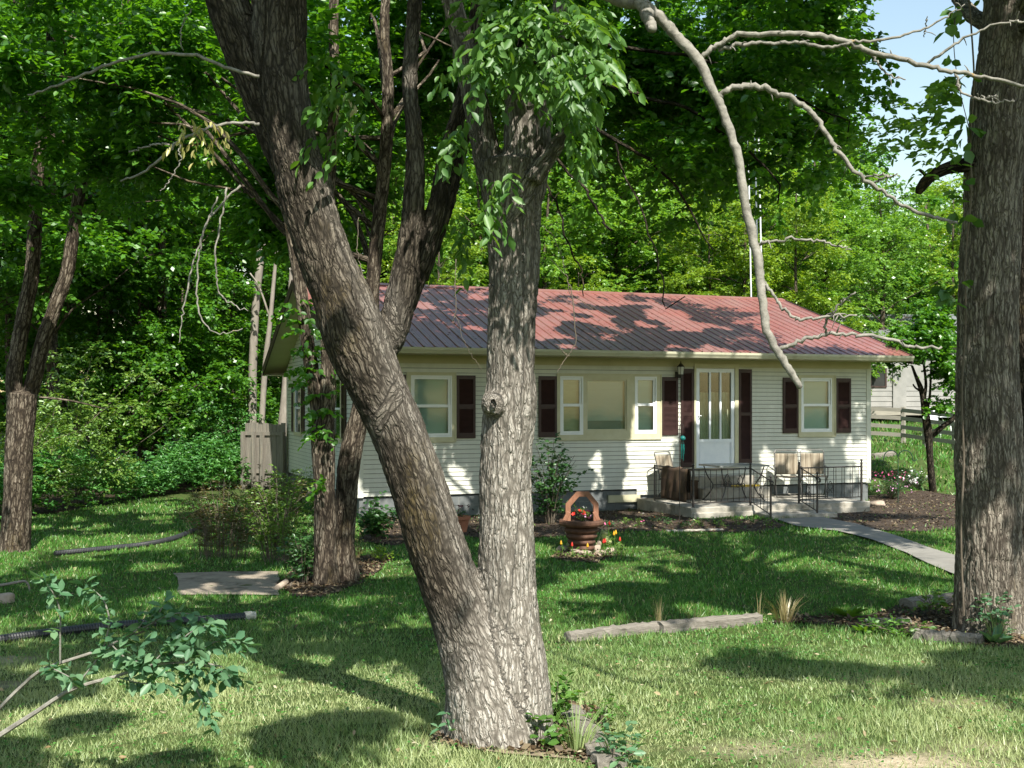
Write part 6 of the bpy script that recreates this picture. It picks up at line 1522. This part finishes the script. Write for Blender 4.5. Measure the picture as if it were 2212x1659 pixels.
C = np.vstack([px_cloud(rg, 668, 800, 14, 120, CY_ - .05, .2, 26), px_cloud(rg, 690, 900, 24, 60, CY_ - .1, .15, 14), px_cloud(rg, 745, 790, 12, 50, CY_ + .1, .1, 8), px_cloud(rg, 640, 690, 20, 60, CY_, .2, 10), px_cloud(rg, 675, 940, 12, 20, CY_ - .2, .1, 3), px_cloud(rg, 690, 1045, 10, 25, CY_ - .25, .05, 3)])
D = rg.normal(0, 1, C.shape) * [1, 1, .4]; P, D_, Nn, sz = spray_leaves(rg, C, D, np.full(len(C), .22), 9, .085, hang=.5); leafmesh('trunk_foliage', rel(P, cb), D_, Nn, sz, .75, 'leaf_canopy', ct)

# broad maple whose crown hangs in front of the roof (trunk behind the forked tree)
mb_ = gp(1106, 1182); MY = mb_.y
mt = thing('maple_tree', mb_, 'broad dark maple whose boughs hang over the red roof', 'tree')
tr = Trunk(); P, r = pxpath([(1106, 1230, 62), (1105, 1180, 48), (1102, 1080, 40), (1100, 900, 36), (1102, 700, 34), (1108, 500, 31), (1116, 300, 28), (1130, 100, 25), (1160, -100, 20), (1190, -300, 12)], MY, 50); tr.limb(rel(P, mb_), r, 60, .012, .03); maP, maR = P, r
rg = np.random.default_rng(41)
pix = lambda p: (CX + p[:, 0] / p[:, 1] * F, HZ - (p[:, 2] - EZ) / p[:, 1] * F)
def mkeep(p):
    x, y = pix(p); lim = np.interp(x, [1150, 1250, 1350, 1450, 1550, 1650, 1750, 1820, 1880, 1900], [200, 330, 340, 360, 400, 400, 390, 350, 300, 120]); lo = np.interp(x, [1790, 1815, 1850, 1885], [-400, 30, 150, 270])
    return (y < lim) & (x < 1885) & ((y > lo) | (x < 1790))
mab = np.vstack([sub_blobs(rg, (2.4, 18.2, 7.4), (4.2, 4.0, 2.8), 120, .42, .8, keep=mkeep), sub_blobs(rg, (4.4, 18.0, 6.9), (1.8, 2.8, 2.2), 34, .4, .7, keep=mkeep), sub_blobs(rg, (0, 17.5, 8.6), (3.4, 3.2, 1.8), 34, .5, .9, keep=mkeep), sub_blobs(rg, (2.2, 21.3, 9.2), (5.2, 2.6, 1.4), 60, .5, .9, keep=mkeep), sub_blobs(rg, (5.0, 21.0, 9.6), (3.6, 2.6, 1.2), 44, .5, .85, keep=mkeep)])
limbs_to(tr, rg, rel(maP[14:], mb_), maR[14:], np.hstack([rel(mab[:, :3], mb_), mab[:, 3:]]), .0, r0=.5)
for bb in ([(1130, 180, 20), (1230, 235, 16), (1330, 310, 14), (1420, 380, 11), (1500, 470, 8), (1540, 540, 5)], [(1120, 120, 18), (1300, 190, 15), (1450, 240, 13), (1580, 330, 10), (1680, 440, 6)], [(1110, 260, 14), (1190, 330, 12), (1260, 420, 9), (1300, 480, 6)], [(1125, 60, 16), (1350, 110, 14), (1560, 170, 11), (1720, 240, 8), (1830, 300, 5)], [(1110, 300, 10), (1190, 420, 8), (1235, 560, 6), (1260, 640, 4)], [(1330, 310, 8), (1390, 450, 7), (1450, 560, 6), (1480, 640, 4)]):
    P, r = pxpath([(x, y, w_, MY - .8 * j / len(bb)) for j, (x, y, w_) in enumerate(bb)], MY, 24); r *= .6; P[1:-1] += np.cumsum(R.normal(0, .025, (22, 3)), 0); tr.limb(rel(P, mb_), r, 8, wob=.06)
tr.build('trunk', 'bark_dark', mt)
crown('crown', mb_, mt, mab, 26, 14, .46, .125, 'leaf_canopy', 43, wr=.8, gap=.585)
fr_ = np.vstack([px_cloud(rg, x_, y_, 60, 34, MY + 1.5, 1.6, 9) for x_, y_ in ((1230, 330), (1330, 370), (1420, 400), (1510, 420), (1700, 430), (1790, 390), (1860, 320), (1290, 430), (1480, 480), (1880, 210), (1540, 350))])
D = rg.normal(0, 1, fr_.shape) * [1, 1, .3] - [0, 0, .35]; P, D_, Nn, sz = spray_leaves(rg, fr_, D, np.full(len(fr_), .5), 14, .12, hang=.35); leafmesh('hanging_foliage', rel(P, mb_), D_, Nn, sz, .8, 'leaf_canopy', mt)

# forked tree at the left edge
lb = gp(28, 1190); LY = lb.y
lt = thing('left_edge_tree', lb, 'forked brown trunk at the left edge beside the undergrowth', 'tree')
tr = Trunk()
P, r = pxpath([(28, 1230, 86), (30, 1185, 68), (36, 1120, 60), (39, 1040, 56), (42, 960, 56), (46, 900, 60), (50, 850, 62)], LY, 30); tr.limb(rel(P, lb), r, 90, .016, .025, cell=(.045, .2))
P, r = pxpath([(40, 880, 34), (30, 830, 35), (42, 740, 33), (60, 640, 31), (70, 580, 30), (75, 500, 28), (80, 380, 26), (95, 250, 24), (110, 100, 22), (120, -80, 18)], LY, 36); tr.limb(rel(P, lb), r, 60, .014, .03, cell=(.045, .2))
P, r = pxpath([(55, 880, 34), (72, 825, 33), (92, 740, 31), (120, 660, 29), (145, 590, 28), (158, 500, 26), (175, 400, 24), (210, 280, 22), (250, 140, 20), (280, -40, 16)], LY + .1, 36); tr.limb(rel(P, lb), r, 60, .014, .03, cell=(.045, .2)); leP, leR = P, r
P, r = pxpath([(85, 858, 5), (120, 861, 5), (170, 869, 4), (230, 884, 2)], LY - .1, 14); tr.limb(rel(P, lb), r, 6)
rg = np.random.default_rng(51); leb = sub_blobs(rg, (-7.0, 17.5, 7.8), (3.8, 4.2, 3.8), 64, .45, .85, keep=lambda p: (HZ - (p[:, 2] - EZ) / p[:, 1] * F) < 520)
limbs_to(tr, rg, rel(leP[-26:], lb), leR[-26:], np.hstack([rel(leb[:, :3], lb), leb[:, 3:]]), .12, r0=.5)
tr.build('trunk', 'bark_mid', lt)
crown('crown', lb, lt, leb, 44, 14, .42, .12, 'leaf_wood', 53, gap=.50)

# dead pale trees by the privacy fence
db = pt(545, 1060, 31.2); db.z = float(gz(db.x, db.y)); dt = thing('dead_tree', db, 'pale dead tree with a broken forked top beside the wooden privacy fence', 'tree')
part_limb('trunk', [([(546, 1080, 24), (545, 1000, 21), (545, 900, 19), (546, 800, 18), (550, 700, 17), (556, 620, 16), (566, 540, 15), (574, 480, 14), (578, 450, 8)], db.y, 40, 20, 0), ([(560, 590, 13), (556, 530, 12), (545, 460, 13), (534, 420, 13), (524, 385, 16), (514, 350, 14), (508, 335, 5)], db.y, 24, 16, 0), ([(574, 500, 5), (600, 440, 4), (608, 380, 3)], db.y, 8, 6, 0)], 'dead_pale', db, dt)
db = pt(572, 1060, 31.0); db.z = float(gz(db.x, db.y)); dt = thing('dead_tree', db, 'thinner leaning dead stem right of the pale broken topped tree', 'tree')
part_limb('trunk', [([(560, 1060, 14), (566, 900, 13), (574, 780, 12), (584, 690, 10), (592, 600, 8), (600, 520, 7), (606, 430, 5)], db.y, 30, 12, 0), ([(584, 690, 5), (560, 620, 4), (540, 590, 3)], db.y, 8, 6, 0)], 'dead_pale', db, dt)
db = pt(612, 1060, 31.6); db.z = float(gz(db.x, db.y)); dt = thing('bare_trunk', db, 'pale trunk rising just behind the rear corner of the house', 'tree')
part_limb('trunk', [([(608, 1080, 30), (612, 930, 26), (617, 860, 20), (620, 780, 15), (624, 690, 12), (632, 560, 10), (640, 420, 7)], db.y, 30, 16, 0)], 'dead_pale', db, dt)

# small redbud at the right of the house
sb = gp(2016, 1062); SY = sb.y; stt = thing('small_tree', sb, 'small crooked tree with a pruned trunk right of the house', 'tree')
tr = Trunk()
for lst in ([(2020, 1085, 22), (2015, 1055, 16), (2010, 1000, 15), (2007, 960, 15), (2005, 930, 17), (1999, 892, 16), (1994, 858, 12), (1988, 835, 10), (1978, 812, 7), (1970, 790, 5)], [(2008, 945, 10), (2018, 938, 11), (2030, 926, 11), (2045, 915, 10), (2056, 908, 9), (2066, 890, 7), (2080, 850, 5)], [(2010, 950, 8), (2022, 930, 8), (2030, 924, 6)], [(2002, 890, 7), (2008, 860, 6), (2010, 830, 5), (2012, 780, 4), (2020, 740, 3)], [(1996, 860, 8), (2000, 830, 6), (1996, 790, 5), (1990, 750, 4)], [(1990, 845, 5), (1978, 838, 4), (1972, 830, 3)]):
    P, r = pxpath(lst, SY, 20); tr.limb(rel(P, sb), r, 14, wob=.12)
tr.build('trunk', 'bark_dark', stt)
rg = np.random.default_rng(61)
def to_blobs(C, r0, r1): q_ = rg.uniform(r0, r1, (len(C), 1)); return np.hstack([C, q_, q_, q_ * .55])
crown('crown', sb, stt, to_blobs(np.vstack([px_cloud(rg, 1985, 735, 75, 45, SY, 1.0, 26), px_cloud(rg, 2010, 700, 70, 60, SY + .3, 1.0, 22), px_cloud(rg, 2045, 800, 30, 55, SY, .7, 10), px_cloud(rg, 1935, 775, 40, 14, SY, .6, 4), px_cloud(rg, 2040, 870, 24, 14, SY, .3, 3)]), .2, .42), 14, 12, .25, .095, 'leaf_wood', 63, wr=.85)

# leafy sapling reaching in at the lower left
sy_ = 4.75; sb = pt(-230, 1700, sy_); sb = Vector((sb.x, sb.y, float(gz(sb.x, sb.y))))
sp_ = thing('sapling', sb, 'grey green leafy sapling leaning in from the lower left corner', 'sapling')
m = MB(); SL = [[(-230, 1740, 14), (-110, 1660, 13), (0, 1588, 12), (75, 1540, 10), (155, 1489, 8), (250, 1461, 7), (325, 1437, 6), (425, 1431, 4), (480, 1440, 3)], [(-150, 1690, 10), (-60, 1600, 9), (0, 1529, 8), (45, 1484, 8), (87, 1449, 7), (140, 1429, 7), (225, 1401, 6), (290, 1372, 5), (325, 1354, 5), (350, 1312, 3)], [(130, 1432, 4), (130, 1379, 4), (130, 1326, 4), (120, 1290, 3), (102, 1262, 2)], [(222, 1404, 4), (236, 1344, 4), (224, 1298, 3), (202, 1274, 2)], [(232, 1396, 4), (290, 1365, 4), (312, 1340, 3), (330, 1330, 2)], [(350, 1438, 3), (380, 1395, 3), (412, 1366, 3), (447, 1351, 2)], [(385, 1434, 3), (440, 1400, 3), (475, 1384, 3), (512, 1391, 2)], [(430, 1432, 3), (475, 1450, 3), (500, 1462, 2)], [(390, 1440, 3), (430, 1500, 3), (457, 1556, 2)], [(160, 1487, 4), (205, 1430, 3), (220, 1400, 3)], [(300, 1360, 2), (380, 1325, 2), (445, 1335, 1.5)], [(80, 1452, 3), (110, 1444, 3), (150, 1462, 2)], [(250, 1462, 3), (300, 1475, 2.5), (370, 1482, 2)], [(325, 1437, 3), (360, 1400, 3), (380, 1370, 2)], [(240, 1392, 3), (270, 1420, 3), (300, 1430, 2)]]
C, D, Ln = [], [], []; rg = np.random.default_rng(71)
for li, lst in enumerate(SL):
    P, r = pxpath([(x, y, w_, sy_ + (.10 * math.sin(li * 2.1)) * j / len(lst)) for j, (x, y, w_) in enumerate(lst)], sy_, 24); m.tube([tuple(p) for p in rel(P, sb)], list(r), 6)
    i0 = 10 if li == 0 else (11 if li == 1 else 3)
    for i in range(i0, 23, 1 if li in (2, 3, 4, 5, 6, 7, 8, 13, 14) else 2):
        t_ = norm(P[i + 1] - P[i]); C.append(P[i]); D.append(t_ + rg.normal(0, .5, 3)); Ln.append(.05)
    for _ in range(3): C.append(P[-1]); D.append(norm(P[-1] - P[-3]) + rg.normal(0, .3, 3)); Ln.append(.06)
m.build('stem', 'dead_limb', sp_)
P, D_, Nn, sz = spray_leaves(rg, np.array(C), np.array(D), np.array(Ln), 2, .058, hang=.35, jit=.5, flat=.6)
extra = px_cloud(rg, 370, 1415, 130, 75, sy_, .15, 60); De = rg.normal(0, 1, extra.shape) + [.4, 0, -.3]; P2, D2, N2, s2 = spray_leaves(rg, extra, De, np.full(len(extra), .07), 3, .058, hang=.4, flat=.7)
leafmesh('foliage', rel(np.vstack([P, P2]), sb), np.vstack([D_, D2]), np.vstack([Nn, N2]), np.concatenate([sz, s2]), .58, 'leaf_sapling', sp_)

# ------------------------------------------------------------------ undergrowth on the left, bushes at the wood's edge
rg = np.random.default_rng(81)
We = np.array(WOODEDGE)
n = 12000; x = rg.uniform(-18, We[-1, 0] + .3, n); y = np.interp(x, We[:, 0], We[:, 1]) + .25 + rg.random(n) ** 1.8 * 6
hgt = (.75 + .35 * np.sin(x * 1.3) * np.sin(y * .9) + rg.normal(0, .1, n)) * np.clip((y - np.interp(x, We[:, 0], We[:, 1])) / .6, .45, 1.0) + .25
C = np.stack([x, y, gz(x, y) + hgt * rg.random(n) ** .5], -1); D = rg.normal(0, 1, C.shape) * [1, 1, .3] + [0, -.3, .5]
P, D_, Nn, sz = spray_leaves(rg, C, D, np.full(n, .26), 10, .105, hang=.25)
tag(leafmesh('undergrowth', P, D_, Nn, sz, .45, 'leaf_bluish'), kind='stuff')
def bush(name, x, y, h, w_, mat, label, cat='bush', nb_=14, per=14, size=.08, group=None, seed=0, wr=.55):
    p = gp(x, y) if y > 1000 else None; rg = np.random.default_rng(seed + 900); t = thing(name, p, label, cat, group)
    b = sub_blobs(rg, (0, 0, h * .55), (w_, w_ * .8, h * .5), nb_, .25 * w_ + .1, .42 * w_ + .1); b = b[b[:, 2] > .1]
    tr = Trunk(); tr.limb(np.array([[0, 0, -.1], [0, 0, .2], [.05, 0, h * .5]]), [.03, .03, .02], 8); limbs_to(tr, rg, np.array([[0, 0, 0], [0, 0, .2], [.05, 0, h * .5]]), [.03, .03, .02], b, 1.0); tr.build('stem', 'wood_bark', t)
    crown('foliage', (0, 0, 0), t, b, per, 11, .32, size, mat, seed, wr)
    return t
bush('honeysuckle', 165, 1096, 3.3, 1.9, 'leaf_bush', 'pale green arching bush standing behind the undergrowth by the left trunk', nb_=30, per=22, seed=1)
bush('honeysuckle', 70, 1110, 2.4, 1.3, 'leaf_bush', 'lower pale green bush hard against the left edge trunk', nb_=20, per=20, seed=2)
bush('wood_edge_bush', 455, 1052, 2.7, 1.6, 'leaf_bluish', 'tall leafy bush left of the wooden privacy fence', nb_=26, per=20, seed=3)
bush('wood_edge_bush', 390, 1042, 4.2, 2.2, 'leaf_wood', 'shaded tall bush at the edge of the wood, middle of the left side', nb_=26, per=18, seed=4)
bush('wood_edge_bush', 500, 1036, 4.4, 1.9, 'leaf_wood', 'shaded tall bush behind the pale dead tree', nb_=26, per=18, seed=5)
bush('rear_shrub', 1700, 1010, 3.2, 2.0, 'leaf_yellowish', 'yellow green shrub top showing over the roof ridge below the mast', nb_=24, per=18, seed=7)

# ------------------------------------------------------------------ woodland trees: a few kinds built once, then copied
def make_kind(name, label, cat, h, rad, z0, nb_, per, nl, L, size, mat, seed, bark='bark_mid', group=None, r0=.2, shape=KITE, wr=.75, lean=0.0, skin=.45):
    rg = np.random.default_rng(seed); t = thing(name, (0, 0, 0), label, cat, group)
    ax = spline([(0, 0, -.4), (rg.normal(0, .1), rg.normal(0, .1), h * .3), (lean * .5, rg.normal(0, .2), h * .6), (lean, 0, h * .93)], 24)
    ar = np.linspace(r0, .03, 24); ar[0] = r0 * 1.35
    b = sub_blobs(rg, (lean * .7, 0, (z0 + h) / 2), (rad, rad, (h - z0) / 2), int(nb_ * 1.25), rad * .14, rad * .28, skin)
    tr = Trunk(); tr.limb(ax, ar, 14, 0, None, wob=.10); limbs_to(tr, rg, ax, ar, b, .6, 5); tr.build('trunk', bark, t)
    crown('crown', (0, 0, 0), t, b, per, nl, L, size, mat, seed, wr, shape)
    return t
GL = 'trees of the dark wood left of the house'; GBk = 'sunlit trees behind the red roofed house'; GR = 'sunlit trees beyond the neighbouring house'
K = {}
K['dark1'] = make_kind('wood_tree', 'tall leafy tree standing in the dark wood left of the house', 'tree', 17, 4.0, 5.2, 70, 20, 14, .6, .17, 'leaf_wood', 101, group=GL)
K['dark2'] = make_kind('wood_tree', 'tall leafy tree standing in the dark wood left of the house', 'tree', 15, 3.4, 3.6, 64, 20, 14, .55, .16, 'leaf_wood', 102, group=GL)
K['under'] = make_kind('understorey_tree', 'low layered young tree under the dark wood left of the house', 'tree', 6.5, 2.6, .6, 44, 16, 13, .5, .13, 'leaf_wood', 103, group='young trees under the dark wood', r0=.09)
K['brt1'] = make_kind('sunlit_tree', 'bright green sunlit tree rising behind the red roofed house', 'tree', 15, 3.8, 1.6, 70, 20, 14, .55, .17, 'leaf_bright', 104, group=GBk)
K['brt2'] = make_kind('sunlit_tree', 'bright green sunlit tree rising behind the red roofed house', 'tree', 13, 3.4, 1.2, 64, 20, 14, .5, .16, 'leaf_bright', 105, group=GBk)
K['mid'] = make_kind('green_tree', 'mid green leafy tree rising behind the red roofed house', 'tree', 18, 4.2, 2.0, 74, 20, 14, .6, .17, 'leaf_wood', 108, group='mid green trees behind the house')
K['yel'] = make_kind('yellow_green_tree', 'yellow green sunlit tree rising behind the house near the mast', 'tree', 12, 2.7, .8, 54, 20, 14, .5, .14, 'leaf_yellowish', 106, group='yellow green trees behind the roof', r0=.14)
K['far'] = make_kind('far_tree', 'distant hazy green tree beyond the neighbouring house', 'tree', 17, 4.6, 2.0, 74, 20, 12, .7, .22, 'leaf_bright', 107, group=GR)
first = dict.fromkeys(K, True)
def put(kind, x, Y, s=1.0, sq=1.0, label=None):
    X = (x - CX) / F * Y; loc = (X, Y, float(gz(X, Y))); rz = rnd.uniform(0, 6.28)
    sc3 = (s * sq, s * sq, s)
    if first[kind]:
        o = K[kind]; first[kind] = False; o.location = loc; o.rotation_euler = (0, 0, rz); o.scale = sc3
        if label: o['label'] = label
    else: o = copy_thing(K[kind], loc, rz, sc3, label)
    return o
for x, Y, s in ((40, 31, 1.0), (235, 35, 1.05), (420, 37, 1.0), (560, 41, 1.05), (-120, 34, 1.1), (320, 48, 1.15), (130, 46, 1.1), (500, 54, 1.2), (690, 50, 1.1), (-20, 58, 1.2), (220, 60, 1.2), (400, 66, 1.3), (620, 64, 1.25), (-220, 48, 1.1)): put('dark1', x, Y, s)
for x, Y, s in ((130, 28, .95), (335, 31, .95), (500, 34, 1.0), (-40, 26, .95), (280, 41, 1.0), (600, 47, 1.0), (50, 41, 1.0), (430, 45, 1.05), (-160, 28, 1.0), (760, 58, 1.15)): put('dark2', x, Y, s)
for x, Y, s in ((300, 30, 1.0), (395, 31, .9), (470, 33, 1.05), (210, 30, .9), (120, 32, 1.1), (560, 36, .9), (30, 34, 1.1), (440, 41, 1.2), (150, 42, 1.2), (-60, 40, 1.2), (340, 52, 1.4), (620, 40, 1.0)): put('under', x, Y, s)
for x, Y, s in ((930, 47, 1.05), (1080, 52, 1.15), (1260, 45, 1.05), (1400, 49, 1.2), (1560, 47, 1.1), (1690, 52, 1.05), (1180, 57, 1.25), (820, 52, 1.1), (1480, 58, 1.25), (1790, 56, .85)): put('mid', x, Y, s)
for x, Y, s in ((800, 46, 1.0), (960, 52, 1.05), (1120, 47, .95), (1290, 50, 1.0), (1440, 54, 1.05), (1600, 52, 1.0), (1760, 47, .85), (880, 60, 1.1), (1210, 62, 1.1), (1520, 64, 1.1), (1690, 60, .95)): put('brt1', x, Y, s)
for x, Y, s in ((860, 41, .95), (1030, 43, .95), (1190, 41, .9), (1350, 43, .95), (1500, 44, .9), (1660, 41, .8), (1800, 40, .72), (1900, 44, .74), (1010, 56, 1.1), (1380, 60, 1.1)): put('brt2', x, Y, s)
for x, Y, s in ((1610, 38, .85), (1530, 39, .75), (1720, 37, .72), (1250, 38, .6), (950, 38, .75)): put('yel', x, Y, s)
for x, Y, s in ((1860, 62, .72), (1980, 66, .80), (2100, 60, .85), (2220, 64, .95), (2340, 58, 1.0), (1780, 70, .8), (1920, 78, .85), (2060, 80, .95), (2190, 82, 1.0)): put('far', x, Y, s)
put('under', 1915, 54, 1.5, label='rounded green tree between the house and the neighbouring house')['group'] = 'green trees between the houses'
put('under', 2000, 56, 1.7, label='rounded green tree right above the neighbouring house roof')['group'] = 'green trees between the houses'
put('yel', 2060, 52.0, .9, label='yellow green tree beside the big right trunk above the rail fence')

# far wood closing the view between the trunks
rg = np.random.default_rng(91); n = 5200
ang = rg.uniform(-.62, .62, n); dist = rg.uniform(86, 104, n); C = np.stack([np.sin(ang) * dist, np.cos(ang) * dist, np.zeros(n)], -1)
top = np.interp(CX + np.tan(ang) * F, [-700, 0, 900, 1500, 1800, 1900, 2200, 3000], [12, 12, 9, 6, 7, 11, 15, 16])
C[:, 2] = gz(C[:, 0], C[:, 1]) + top * rg.random(n) ** .8 * (.8 + .2 * np.sin(ang * 60))
D = rg.normal(0, 1, C.shape) * [1, 1, .4]; P, D_, Nn, sz = spray_leaves(rg, C, D, np.full(n, 1.6), 9, .55, hang=.3)
tag(leafmesh('far_wood', P, D_, Nn, sz, .8, 'leaf_wood', shape=KITE), kind='stuff')

# unseen trees added behind the viewpoint to green window reflections and dim low sky
n = 2600; x = rg.uniform(-45, 45, n); y = -30 - rg.random(n) * 8; C = np.stack([x, y, gz(x, y) + (9 + 2.5 * np.sin(x * .35)) * rg.random(n) ** .8], -1)
D = rg.normal(0, 1, C.shape) * [1, 1, .4]; P, D_, Nn, sz = spray_leaves(rg, C, D, np.full(n, 1.4), 9, .55, hang=.3)
tag(leafmesh('unseen_rear_trees', P, D_, Nn, sz, .8, 'leaf_wood', shape=KITE), kind='stuff')
